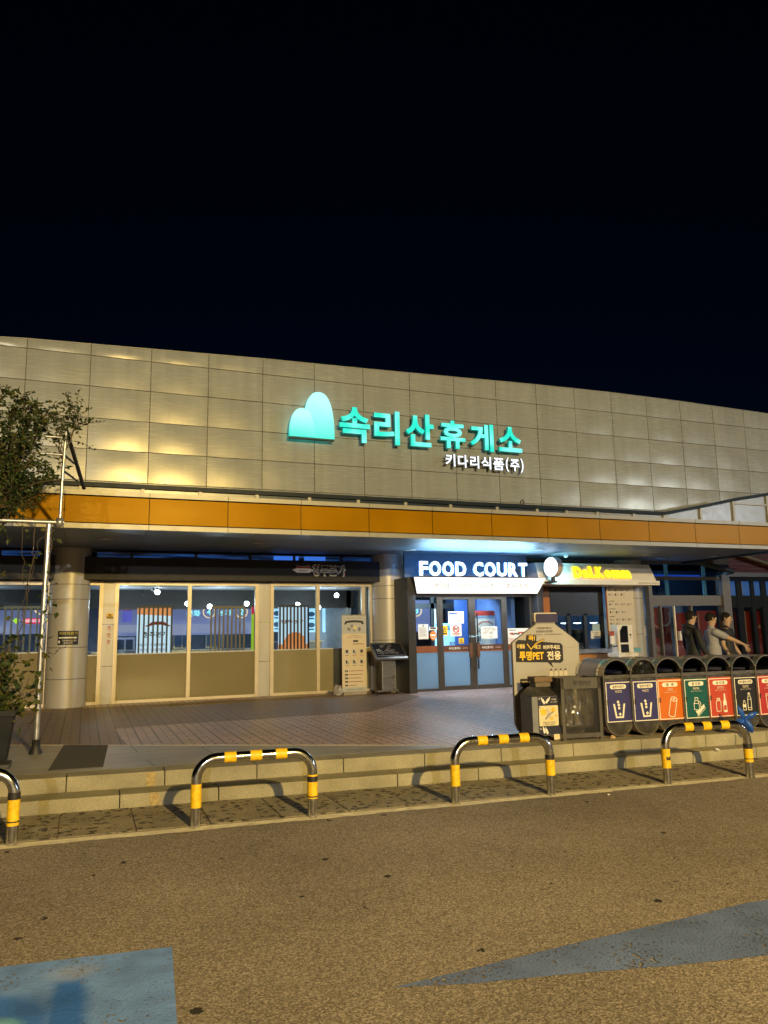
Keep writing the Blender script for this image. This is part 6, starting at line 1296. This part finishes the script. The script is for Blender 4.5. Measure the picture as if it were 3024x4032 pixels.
b = MB(); b.plate(f, [(5.49, 1.655), (5.745, 1.655), (5.745, 1.685), (5.49, 1.685)], .001, .006); b.stroke(f, [(5.2, 1.46), (5.45, 1.41), (5.98, 1.34), (6.09, 1.36)], .004, .0, .003, 0); b.build('board_crease', mat('crease', (.28, .27, .26), .5), bb)
f_b = f; f = Fr(f_b(5.20-5.20*1.14-.03, 1.27-1.27*1.14), f_b.r, f_b.u, 1.14); p = MB(); bub = [(5.20, 1.19), (5.60, 1.175), (5.665, 1.12), (5.645, 1.172), (5.77, 1.165), (5.80, 1.19), (5.80, 1.36), (5.775, 1.385), (5.24, 1.435), (5.205, 1.41)]
p.plate(f, bub, 0, .008, 0); p.plate(f, [(5.33, 1.405), (5.46, 1.395), (5.47, 1.475), (5.44, 1.485), (5.345, 1.485)], 0, .0083, 0)
p.text(f, '꼭!', 5.405, 1.45, .085, .058, .008, .012, 1, .03); p.text(f, '라벨을', 5.265, 1.362, .10, .05, .008, .012, 2, .03); p.text(f, '떼고', 5.475, 1.35, .085, .05, .008, .012, 2, .03); p.text(f, '버려주세요', 5.655, 1.343, .215, .052, .008, .012, 3, .03)
p.text(f, '투명PET', 5.395, 1.255, .31, .105, .008, .012, 1, .035); p.text(f, '전용', 5.68, 1.25, .18, .10, .008, .012, 3, .035)
p.stroke(f, [(5.345, 1.385), (5.39, 1.325), (5.45, 1.385), (5.56, 1.43)], .022, .0085, .0125, 0); p.stroke(f, [(5.345, 1.385), (5.39, 1.325), (5.45, 1.385), (5.56, 1.43)], .010, .0126, .015, 1)
f = f_b; p.build('speech_bubble', [mat('bubble_black', (.015, .013, .02), .5), mat('bright_yellow', (.85, .55, .03), .5, 0, 0), mat('cream_yellow', (.8, .62, .2), .5, 0, 0), mat('cream_white', (.8, .72, .55), .5, 0, 0)], bb)
p = MB(); p.text(f, '분리배출 캠페인 재활용의 꿈', 5.60, 1.60, .22, .026, 0, .003, 0, .005); p.text(f, '올(바른)분리수거를 캠페인', 5.60, 1.555, .24, .036, 0, .003, 0, .005); p.text(f, '환경부    한국도로공사    한국순환자원유통지원센터', 5.6, 1.518, .5, .018, 0, .003, 0)
p.rrect(f, 5.215, 5.34, .86, .965, .015, 0, .006, 0); p.plate(f, [(5.25, .862), (5.275, .82), (5.30, .862)], 0, .0061, 0); p.text(f, '페트', 5.277, .912, .09, .05, .006, .009, 1, .03)
for i, x in enumerate((5.67, 5.74, 5.81, 5.88)): 
    p.plate(f, [(x-.025, .98), (x+.025, .98), (x+.027, 1.03), (x+.01, 1.055), (x-.01, 1.055), (x-.027, 1.03)], 0, .004+.0003*i, 1); p.rect(f, x-.012, x+.012, 1.055, 1.075, 0, .0045, 2)
p.build('board_print', [INK, mat('pale_bottle2', (.6, .55, .46), .5, 0, 0), mat('indigo_print', (.03, .03, .08), .5, 0, 0)], bb)
for x in (-.35, .42): MB().box(x-.02, x+.02, -.04, .12, 0, .08).build('foot', BLK, bb)
# ------------------------------------------------------------------ pinwheel
pw = thing('pinwheel', 'blue plastic pinwheel on a thin stick by the right hand barrier', 'pinwheel', (7.53, 7.13, .13)); BLP = mat('blue_plastic', (.015, .085, .45), .35, 0, .1)
MB().tube([(-.02, .0, 0), (0, .0, .33)], .005, 6).build('stick', BLK, pw); b = MB(); fp = Fr((0, -.015, .33), (cos(R(-20)), sin(R(-20)), 0), (0, 0, 1))
for k in range(4):
    a_ = R(100+90*k+12); u_ = lambda t, s_: (t*cos(a_)-s_*sin(a_), t*sin(a_)+s_*cos(a_))
    rows = []
    for t, s0, s1, d0, d1 in ((.0, -.012, .012, .004, .004), (.05, -.03, .04, .0, .035), (.10, -.035, .045, .0, .05), (.15, -.015, .035, .0, .04), (.185, .005, .012, .005, .012)):
        rows.append([fp(*u_(t, s0+(s1-s0)*i/4), d0+(d1-d0)*sin(pi*i/4*.8)) for i in range(5)])
    b.add([q_ for r_ in rows for q_ in r_], [(j*5+i, j*5+i+1, (j+1)*5+i+1, (j+1)*5+i) for j in range(4) for i in range(4)], 0, True)
b.build('blades', BLP, pw); MB().ball((0, -.03, .33), .016, 0, 10, 6).build('hub', BLP, pw)
# litter
for i, (x, y, z, c, s_, lab) in enumerate(((5.98, 7.66, .275, (.55, .4, .2), .035, 'crumpled tan wrapper on the stone edge beside the first waste bin'), (7.02, 7.085, .135, (.7, .7, .68), .03, 'crumpled clear wrapper on the lower step behind the right barrier'), (5.52, 7.3, .02, (.75, .7, .6), .018, 'tiny white paper scrap in the gutter behind the right barrier'), (4.75, 6.2, .006, (.7, .68, .6), .014, 'tiny pale scrap on the road below the kerb line'))):
    o = thing('litter_scrap', lab, 'litter', (x, y, z)); bm_ = bmesh.new(); bmesh.ops.create_icosphere(bm_, subdivisions=2, radius=s_); rr = random.Random(i)
    for v in bm_.verts: v.co *= rr.uniform(.6, 1.3); v.co.z = abs(v.co.z)*.8
    me = bpy.data.meshes.new('scrap'); bm_.to_mesh(me); bm_.free(); me.materials.append(mat('scrap', c, .4)); q = bpy.data.objects.new('scrap', me); COL.objects.link(q); q.parent = o
#@@PART4
# ------------------------------------------------------------------ potted vine, pipe trellis and tree on the left
PX, PY = -.93, 9.45
tr = thing('pipe_trellis', 'tall galvanised pipe trellis standing beside the potted vine on the left', 'trellis', (-.46, 9.86, PZ))
wbuild(MB().tube([(-.47, 9.86, PZ), (-.47, 9.86, 1.5), (-.455, 9.86, 2.98)], .032, 14), 'post', GALV, tr)
wbuild(MB().lathe([(.075, 0), (.07, .03), (.05, .06), (.045, .16), (.034, .16)], (-.47, 9.86, PZ), 16), 'foot', mat('black_foot', (.02, .02, .02), .5), tr)
wbuild(MB().tube([(-3.2, 9.80, 2.99), (-.285, 9.84, 2.985)], .026, 12), 'crossbar', GALV, tr)
wbuild(MB().tube([(-.335, 9.84, 2.985), (-.33, 9.86, 3.6), (-.315, 9.88, 4.17)], .02, 10), 'upright', GALV, tr)
wbuild(MB().lathe([(0, -.05), (.045, -.05), (.045, .05), (0, .05)], (-.335, 9.83, 2.985), 12), 'clamp', GALV, tr)
TRD = mat('dark_pipe', (.04, .042, .045), .4, .6)
wbuild(MB().tube([(-.31, 9.92, 4.15), (-.085, 10.7, 3.58)], .026, 10), 'back_leg', TRD, tr)
for (a, b) in (((-3, 9.86, 4.08), (-.32, 9.88, 4.06)), ((-3, 9.86, 3.86), (-.325, 9.88, 3.84))): wbuild(MB().tube([a, b], .013, 8), 'rung', GALV, tr)
for z, y in ((3.86, 10.24), (3.66, 10.46)): wbuild(MB().tube([(-.32, 9.9, z-.02), (-.31+(y-9.92)*.29, y, z-.04)], .014, 8), 'side_rung', TRD, tr)
pt = thing('plant_pot', 'tall black square plant pot on the stone landing at the left edge', 'pot', (PX, PY, PZ))
b = MB(); b.add([(-.19, -.19, 0), (.19, -.19, 0), (.19, .19, 0), (-.19, .19, 0), (-.25, -.25, .52), (.25, -.25, .52), (.25, .25, .52), (-.25, .25, .52)], [(0, 1, 5, 4), (1, 2, 6, 5), (2, 3, 7, 6), (3, 0, 4, 7), (3, 2, 1, 0)]); b.add([(-.24, -.24, .47), (.24, -.24, .47), (.24, .24, .47), (-.24, .24, .47)], [(0, 1, 2, 3)], 1)
b.build('body', [mat('black_pot', (.014, .016, .019), .5, 0, .2, 5, spec=.2), mat('soil', (.05, .035, .02), .9)], pt); 
b = MB(); b.box(-.27, .27, -.27, -.24, .50, .56); b.box(-.27, .27, .24, .27, .50, .56); b.box(-.27, -.24, -.24, .24, .50, .56); b.box(.24, .27, -.24, .24, .50, .56); b.build('rim', mat('black_pot', (.014, .016, .019), .5, spec=.2), pt)
sp_ = thing('plant_saucer', 'black square saucer lying before the plant pot at the left edge', 'saucer', (-.86, 9.0, PZ)); MB().box(-.22, .2, -.16, .16, 0, .05).build('tray', mat('black_pot', (.03, .03, .032), .5), sp_, .01)
def leafmat(name, c):
    m = mat(name, c, .55, 0, .35, 9, spec=.3); return m
LEAF = [leafmat('leaf_dark', (.022, .040, .011)), leafmat('leaf_mid', (.042, .062, .016)), leafmat('leaf_olive', (.085, .09, .024))]
BARK = mat('bark', (.09, .065, .04), .8, 0, .3, 20)
def leaf(b, p, d, s, w, m, r):
    """one folded leaf: stalk point, direction, length, width"""
    d = d.normalized(); u = d.cross(V((0, 0, 1))); u = u.normalized() if u.length > .01 else V((1, 0, 0)); q = Matrix.Rotation(r.uniform(-1.2, 1.2), 3, d); u = q @ u; n = u.cross(d)
    a = p+d*s*.45-n*s*.06; t = p+d*s-n*s*.16
    b.add([p, a+u*w*.5+n*w*.15, t, a, a-u*w*.5+n*w*.15], [(0, 1, 3), (1, 2, 3), (0, 3, 4), (4, 3, 2)], m)
def branchy(tips, root, r, wood, leaves, ls, dens, thick=.016):
    for tip in tips:
        tip = V(tip); root_ = V(root); n = 14; side = V((r.uniform(-.15, .15), r.uniform(-.15, .15), r.uniform(.0, .2)))
        pts = [root_.lerp(tip, t/n)+side*sin(pi*t/n)+V((r.gauss(0, .012), r.gauss(0, .012), 0)) for t in range(n+1)]
        wood.tube(pts, [thick*(1-.8*t/n) for t in range(n+1)], 6)
        L_ = (tip-root_).length
        for k in range(3, n+1):
            for _ in range(int(dens*L_)):
                q = pts[k].lerp(pts[k-1], r.random()); sd = V((r.gauss(0, 1), r.gauss(0, 1), r.gauss(.35, .8))).normalized(); ln = r.uniform(.10, .42)*(1.15-.5*k/n)
                m2 = 6; tw = [q+sd*ln*i/m2+V((0, 0, .05*sin(pi*i/m2/1.3))) for i in range(m2+1)]
                wood.tube(tw[::3], .0028, 3, caps=False)
                for i in range(1, m2+1):
                    for s_ in (-1, 1):
                        if r.random() < .12: continue
                        dd = (sd+V((r.gauss(0, .8), r.gauss(0, .8), r.gauss(.05, .6)))*1.0)
                        leaf(leaves, tw[i], dd, ls*r.uniform(.6, 1.2), ls*.5*r.uniform(.7, 1.1), r.choice((0, 0, 0, 1, 1, 2)), r)
r = random.Random(21)
tree = thing('small_tree', 'leafy small tree with upright twigs growing over the pipe trellis at the left', 'tree', (-1.15, 10.0, PZ))
wood, lv = MB(), MB()
wood.tube([(-1.15, 10.0, PZ), (-1.12, 10.0, 1.2), (-1.18, 9.98, 2.2), (-1.05, 9.95, 2.9)], [.045, .04, .035, .03], 8)
tips = [(-1.05, 9.8, 4.55), (-.90, 9.9, 4.5), (-.66, 9.85, 4.36), (-.50, 9.8, 4.38), (-.58, 9.95, 4.2), (-.32, 9.9, 3.6), (-.75, 9.7, 4.35), (-1.3, 9.7, 4.35), (-1.5, 9.9, 4.4), (-.35, 9.75, 3.5), (-.65, 9.65, 3.75), (-1.0, 9.6, 3.9), (-.75, 9.75, 3.2), (-.95, 9.6, 3.1), (-1.3, 9.6, 3.4), (-.5, 9.8, 3.35), (-1.7, 9.9, 4.0)]
branchy(tips, (-1.05, 9.95, 2.9), r, wood, lv, .07, 3.3)
branchy([(-.20, 9.95, 4.45), (-.16, 9.9, 4.22), (-.26, 9.95, 4.32), (-.22, 9.9, 4.02)], (-.36, 9.92, 3.8), r, wood, lv, .06, 3.0, .008)
wbuild(wood, 'trunk', BARK, tree); wbuild(lv, 'crown', LEAF, tree)
vn = thing('climbing_vine', 'broad leaved climbing vine rising from the black pot up the trellis post', 'vine', (PX, PY, PZ+.5)); wood, lv = MB(), MB(); r = random.Random(5)
def strand(pts, n, ls, dens, spread=.06, th=.006):
    P_ = [V(p) for p in pts]; out = []
    for i in range(len(P_)-1):
        for t in range(n): out.append(P_[i].lerp(P_[i+1], t/n)+V((r.gauss(0, .012), r.gauss(0, .012), r.gauss(0, .01))))
    out.append(P_[-1]); wood.tube(out, th, 5)
    for q in out:
        if r.random() < dens:
            d_ = V((r.gauss(0, 1), r.gauss(-.5, .7), r.gauss(-.2, .6))); leaf(lv, q+V((r.gauss(0, spread), r.gauss(0, spread), r.gauss(0, spread))), d_, ls*r.uniform(.6, 1.2), ls*.85*r.uniform(.7, 1.1), r.choice((1, 1, 2, 2, 0)), r)
for k in range(48):
    a_ = r.uniform(0, 6.28); rr_ = r.uniform(.05, .5); strand([(PX+.1*cos(a_), PY+.1*sin(a_), PZ+.48), (PX+rr_*.7*cos(a_), PY+rr_*.5*sin(a_), PZ+r.uniform(.5, .95)), (PX+rr_*cos(a_)+.05, PY+rr_*.6*sin(a_), PZ+r.uniform(.42, 1.35))], 7, .10, .95, .06, .004)
strand([(PX+.1, PY+.1, .75), (-.52, 9.75, 1.0), (-.44, 9.83, 1.25), (-.47, 9.84, 1.6), (-.40, 9.84, 1.9), (-.44, 9.84, 2.2), (-.40, 9.84, 2.9)], 9, .08, .55, .05)
strand([(PX, PY+.1, .75), (-.75, 9.75, 1.4), (-.66, 9.84, 2.0), (-.62, 9.84, 2.5), (-.60, 9.84, 2.98)], 9, .075, .35, .05)
strand([(PX-.1, PY, .75), (-.95, 9.8, 1.5), (-.98, 9.84, 2.3), (-1.0, 9.84, 2.98)], 9, .08, .6, .06)
strand([(-.75, 9.8, 2.98), (-.72, 9.78, 2.4), (-.66, 9.78, 2.1), (-.7, 9.78, 1.85)], 7, .06, .4, .04, .003)
strand([(-.3, 9.84, 2.98), (-.55, 9.82, 2.75), (-.6, 9.82, 2.5), (-.62, 9.82, 2.2)], 7, .05, .12, .03, .003)
strand([(-.45, 9.84, 1.4), (-.3, 9.8, 1.42), (-.18, 9.78, 1.5)], 4, .05, .3, .02, .004)
wbuild(wood, 'stems', BARK, vn); wbuild(lv, 'leaves', LEAF, vn)
# ------------------------------------------------------------------ people
SKIN = mat('skin', (.40, .265, .19), .5, 0, .08, 12); HAIR = mat('black_hair', (.008, .007, .006), .75, 0, .2, 60, .6, 90, spec=.2)
def skin(name, J, E, m, parent, root, sub=2):
    """J: joint -> (position, radius or (rx, ry)); E: edges; grown into one continuous surface"""
    names = list(J); ix = {n: i for i, n in enumerate(names)}
    me = bpy.data.meshes.new(name); me.from_pydata([J[n][0] for n in names], [(ix[a], ix[b]) for a, b in E], [])
    o = bpy.data.objects.new(name, me); COL.objects.link(o)
    md = o.modifiers.new('skin', 'SKIN'); md.use_smooth_shade = True; md.branch_smoothing = .6
    for n in names:
        sv = me.skin_vertices[0].data[ix[n]]; q = J[n][1]; sv.radius = q if isinstance(q, tuple) else (q, q); sv.use_root = (n == root)
    sm = o.modifiers.new('subd', 'SUBSURF'); sm.levels = sm.render_levels = sub
    dg = bpy.context.evaluated_depsgraph_get(); dg.update(); me2 = bpy.data.meshes.new_from_object(o.evaluated_get(dg)); bpy.data.objects.remove(o)
    me2.materials.clear(); me2.materials.append(m); me2.polygons.foreach_set('use_smooth', [True]*len(me2.polygons))
    o = bpy.data.objects.new(name, me2); COL.objects.link(o); o.parent = parent; me2.name = name; return o
def lerp(a, b, t): return tuple(a[i]+(b[i]-a[i])*t for i in range(3))
def person(lab, loc, rz, h, el, wr, er_, wrr, head_yaw, shirt, trousers, sleeves, collar=None, hood=False, glasses=False, belly=0., hand_dir=None):
    """faces local -Y; el, wr left elbow and wrist; er_, wrr right ones (in a 1.75 m figure)"""
    t = thing('person', lab, 'person', loc, rz); k = h/1.75; t.scale = (k, k, k)
    S = {-1: (er_, wrr), 1: (el, wr)}
    J = {'pelvis': ((0, 0, .95), (.15, .11)), 'waist': ((0, -.005-belly*.3, 1.10), (.135+belly*.4, .105+belly)), 'chest': ((0, 0, 1.30), (.155, .11)), 'upper': ((0, .01, 1.43), (.10, .075)), 'neck': ((0, .0, 1.50), (.056, .056)), 'jawline': ((0, -.015, 1.565), (.06, .068)), 'face': ((0, -.02, 1.635), (.073, .09)), 'brow': ((0, -.01, 1.69), (.073, .088)), 'crown': ((0, 0, 1.735), (.05, .06))}
    E = [('pelvis', 'waist'), ('waist', 'chest'), ('chest', 'upper'), ('upper', 'neck'), ('neck', 'jawline'), ('jawline', 'face'), ('face', 'brow'), ('brow', 'crown')]
    for s in (-1, 1):
        n = 'l' if s == 1 else 'r'; e_, w_ = S[s]; sh = (s*.185, .01, 1.41)
        J[n+'sh'] = (sh, .058); J[n+'el'] = (e_, .041); J[n+'fa'] = (lerp(e_, w_, .35), .040); J[n+'wr'] = (w_, .026); E += [('upper', n+'sh'), (n+'sh', n+'el'), (n+'el', n+'fa'), (n+'fa', n+'wr')]
        d_ = (V(w_)-V(e_)).normalized()
        if hand_dir and s in hand_dir: d_ = V(hand_dir[s]).normalized()
        sidev = d_.cross(V((s, .3, .2))).normalized(); pal = V(w_)+d_*.075; J[n+'pa'] = (tuple(pal), (.036, .022)); E.append((n+'wr', n+'pa')); nrm = d_.cross(sidev)
        for fi, (o_, L_, cu) in enumerate(((-.030, .068, .25), (-.010, .078, .35), (.010, .074, .45), (.029, .058, .55))):
            b0 = pal+sidev*o_+d_*.02; b1 = b0+d_*L_*.5+nrm*.012*cu; b2 = b1+(d_*.8+nrm*cu).normalized()*L_*.5
            J[f'{n}f{fi}a'] = (tuple(b0), .010); J[f'{n}f{fi}b'] = (tuple(b1), .009); J[f'{n}f{fi}c'] = (tuple(b2), .0075); E += [(n+'pa', f'{n}f{fi}a'), (f'{n}f{fi}a', f'{n}f{fi}b'), (f'{n}f{fi}b', f'{n}f{fi}c')]
        b0 = V(w_)+d_*.035-sidev*.035; b1 = b0+(d_*.6-sidev*.55+nrm*.3).normalized()*.035; b2 = b1+(d_*.9-sidev*.15+nrm*.3).normalized()*.03
        J[n+'ta'] = (tuple(b0), .012); J[n+'tb'] = (tuple(b1), .010); J[n+'tc'] = (tuple(b2), .008); E += [(n+'wr', n+'ta'), (n+'ta', n+'tb'), (n+'tb', n+'tc')]
        J[n+'hip'] = ((s*.09, .01, .90), .09); J[n+'kn'] = ((s*.105, -.01, .50), .058); J[n+'ca'] = ((s*.108, .015, .36), .055); J[n+'an'] = ((s*.11, .02, .085), .038); J[n+'to'] = ((s*.125, -.13, .035), (.042, .03)); E += [('pelvis', n+'hip'), (n+'hip', n+'kn'), (n+'kn', n+'ca'), (n+'ca', n+'an'), (n+'an', n+'to')]
    qy = Matrix.Rotation(head_yaw, 3, 'Z')
    def hd(p): return qy @ V(p)
    for n in ('jawline', 'face', 'brow', 'crown'): J[n] = (tuple(hd(J[n][0])), J[n][1])
    body = skin('body', J, E, SKIN, t, 'pelvis')
    # head details joined to the body
    f = MB(); Hd = lambda x, y, z: hd((x, y, z))
    f.add([Hd(0, -.105, 1.665), Hd(-.018, -.098, 1.615), Hd(.018, -.098, 1.615), Hd(0, -.130, 1.622), Hd(0, -.10, 1.605)], [(0, 1, 3), (0, 3, 2), (3, 1, 4), (3, 4, 2)], 0)
    for s in (-1, 1):
        f.ball(Hd(s*.030, -.096, 1.660), .011, 1, 8, 6); f.ball(Hd(s*.030, -.1035, 1.660), .006, 2, 8, 6); f.tube([Hd(s*.048, -.094, 1.683), Hd(s*.03, -.102, 1.690), Hd(s*.013, -.103, 1.685)], .005, 5, 2)
        f.tube([Hd(s*.074, .012, 1.675), Hd(s*.088, .018, 1.662), Hd(s*.086, .014, 1.638), Hd(s*.075, .006, 1.622)], [.009, .013, .012, .008], 7, 0)
    f.tube([Hd(-.024, -.098, 1.583), Hd(0, -.106, 1.587), Hd(.024, -.098, 1.583)], .0055, 6, 3); f.tube([Hd(-.018, -.097, 1.576), Hd(0, -.104, 1.575), Hd(.018, -.097, 1.576)], .006, 6, 3)
    for m_ in (WHITE, BLK, mat('lip', (.30, .12, .09), .5)): body.data.materials.append(m_)
    bm_ = bmesh.new(); bm_.from_mesh(body.data); vs = [bm_.verts.new(v) for v in f.v]; bm_.verts.ensure_lookup_table()
    for fa, mi, sm in zip(f.f, f.m, f.sm):
        try: q = bm_.faces.new([vs[i] for i in fa]); q.material_index = mi; q.smooth = True
        except ValueError: pass
    bm_.to_mesh(body.data); bm_.free()
    # hair cap: thicker over the top, cut above the brow, down to the nape
    b = MB(); nu, nv = 28, 16; vs = []; rr = random.Random(lab)
    for j in range(nv+1):
        for i in range(nu):
            th = 2*pi*i/nu; front = max(0, cos(th)); side_ = abs(sin(th)); lim = R(62)*front**1.2+R(128)*(1-front**1.2); lim -= R(16)*side_**6
            ph = lim*j/nv; w_ = 1.0+.05*mnoise.noise(V((th*2, ph*4, len(lab))))*1.5; x = .089*w_*sin(ph)*sin(th); y = -.106*w_*sin(ph)*cos(th)+.008; z = 1.672+.104*w_*cos(ph)
            vs.append(Hd(x, y, z))
    b.add(vs, [(j*nu+i, (j+1)*nu+i, (j+1)*nu+(i+1) % nu, j*nu+(i+1) % nu) for j in range(nv) for i in range(nu)], 0, True); hr = b.build('hair', HAIR, t)
    so = hr.modifiers.new('thick', 'SOLIDIFY'); so.thickness = .012; so.offset = -1
    # clothes over the same joints
    g = .016; JS = {n: (J[n][0], tuple(q+g for q in (J[n][1] if isinstance(J[n][1], tuple) else (J[n][1],)*2))) for n in ('waist', 'chest', 'upper')}
    JS['hem'] = ((0, 0, .80), (.172, .135)); JS['neckb'] = ((0, .0, 1.475), (.066, .066)); ES = [('hem', 'waist'), ('waist', 'chest'), ('chest', 'upper'), ('upper', 'neckb')]
    for s in (-1, 1):
        n = 'l' if s == 1 else 'r'; e_, w_ = S[s]; sh = J[n+'sh'][0]; JS[n+'s'] = (sh, .075); ES.append(('upper', n+'s'))
        if sleeves == 'long': JS[n+'e'] = (e_, .060); JS[n+'w'] = (lerp(e_, w_, .96), .042); ES += [(n+'s', n+'e'), (n+'e', n+'w')]
        else: JS[n+'e'] = (lerp(sh, e_, .78), .068); ES.append((n+'s', n+'e'))
    skin('shirt', JS, ES, shirt, t, 'chest')
    JT = {'top': ((0, 0, 1.06), (.14, .11)), 'pelvis': ((0, .0, .95), (.163, .125))}; ET = [('top', 'pelvis')]
    for s in (-1, 1):
        n = 'l' if s == 1 else 'r'; JT[n+'h'] = ((s*.09, .01, .88), .105); JT[n+'k'] = ((s*.105, -.005, .50), .078); JT[n+'a'] = ((s*.11, .02, .10), .062); ET += [('pelvis', n+'h'), (n+'h', n+'k'), (n+'k', n+'a')]
    skin('trousers', JT, ET, trousers, t, 'pelvis')
    for s in (-1, 1): MB().ball((s*.122, -.055, .045), .075, 0, 12, 8, (.62, 1.7, .6)).build('shoe', BLK, t)
    if collar:
        b = MB(); n = 18; b.add([(.078*sin(2*pi*i/n), -.07*cos(2*pi*i/n)+.0, 1.475-.02*max(0, cos(2*pi*i/n))) for i in range(n)]+[(.066*sin(2*pi*i/n), -.062*cos(2*pi*i/n)+.004, 1.525-.055*max(0, cos(2*pi*i/n))**3) for i in range(n)], [(i, (i+1) % n, n+(i+1) % n, n+i) for i in range(n)], 0, True)
        c_ = b.build('collar', collar, t); so = c_.modifiers.new('thick', 'SOLIDIFY'); so.thickness = .01
    if hood:
        b = MB(); 
        for i in range(13): pass
        pts = [(.11*sin(R(a)), .085*cos(R(a))+.02, 1.475+.02*cos(R(a))) for a in range(-120, 121, 20)]; b.tube(pts, [.02+.035*cos(R(a*.7)) for a in range(-120, 121, 20)], 10); b.ball((0, .125, 1.38), .1, 0, 14, 10, (1.1, .55, .9)); b.build('hood', shirt, t)
    if glasses:
        b = MB()
        for s in (-1, 1): b.tube([Hd(s*.032+.024*cos(2*pi*i/14), -.112, 1.66+.016*sin(2*pi*i/14)) for i in range(15)], .0028, 5, caps=False); b.tube([Hd(s*.056, -.108, 1.664), Hd(s*.082, -.02, 1.668), Hd(s*.085, .01, 1.66)], .0028, 5)
        b.tube([Hd(-.009, -.113, 1.664), Hd(.009, -.113, 1.664)], .0028, 5); b.build('glasses', mat('thin_frame', (.3, .28, .25), .3, .6), t)
    return t
JKT = mat('black_jacket', (.008, .0095, .014), .75, 0, .25, 6, .4, 18); POLO = mat('grey_lavender_polo', (.26, .265, .32), .75, 0, .1, 5, .5, 14); BPOLO = mat('black_polo', (.008, .009, .016), .7, 0, .2, 6, .4, 16)
TRS = mat('dark_trousers', (.025, .025, .032), .8, 0, .2, 6); TRS2 = mat('grey_trousers', (.06, .058, .06), .8, 0, .2, 6)
person('man in a dark hooded jacket, leftmost of the three men', (9.10, 9.5, PZ), R(78), 1.545, (.25, -.02, 1.14), (.27, -.14, .92), (-.25, -.02, 1.14), (-.27, -.14, .92), R(8), JKT, TRS, 'long', hood=True)
person('man in a grey lavender polo shirt pointing with his outstretched arm', (9.47, 9.45, PZ), R(66), 1.515, (.24, .02, 1.14), (.26, -.10, .92), (-.19, -.28, 1.27), (-.10, -.53, 1.17), R(14), POLO, TRS2, 'short', collar=POLO, belly=.03, hand_dir={-1: (.03, -.55, -.85)})
person('man with glasses and a black polo shirt, rightmost of the three men', (10.16, 9.80, PZ), R(24), 1.52, (.26, -.0, 1.14), (.25, -.14, .93), (-.26, .0, 1.14), (-.25, -.12, .92), R(18), BPOLO, TRS, 'short', collar=BPOLO, glasses=True)
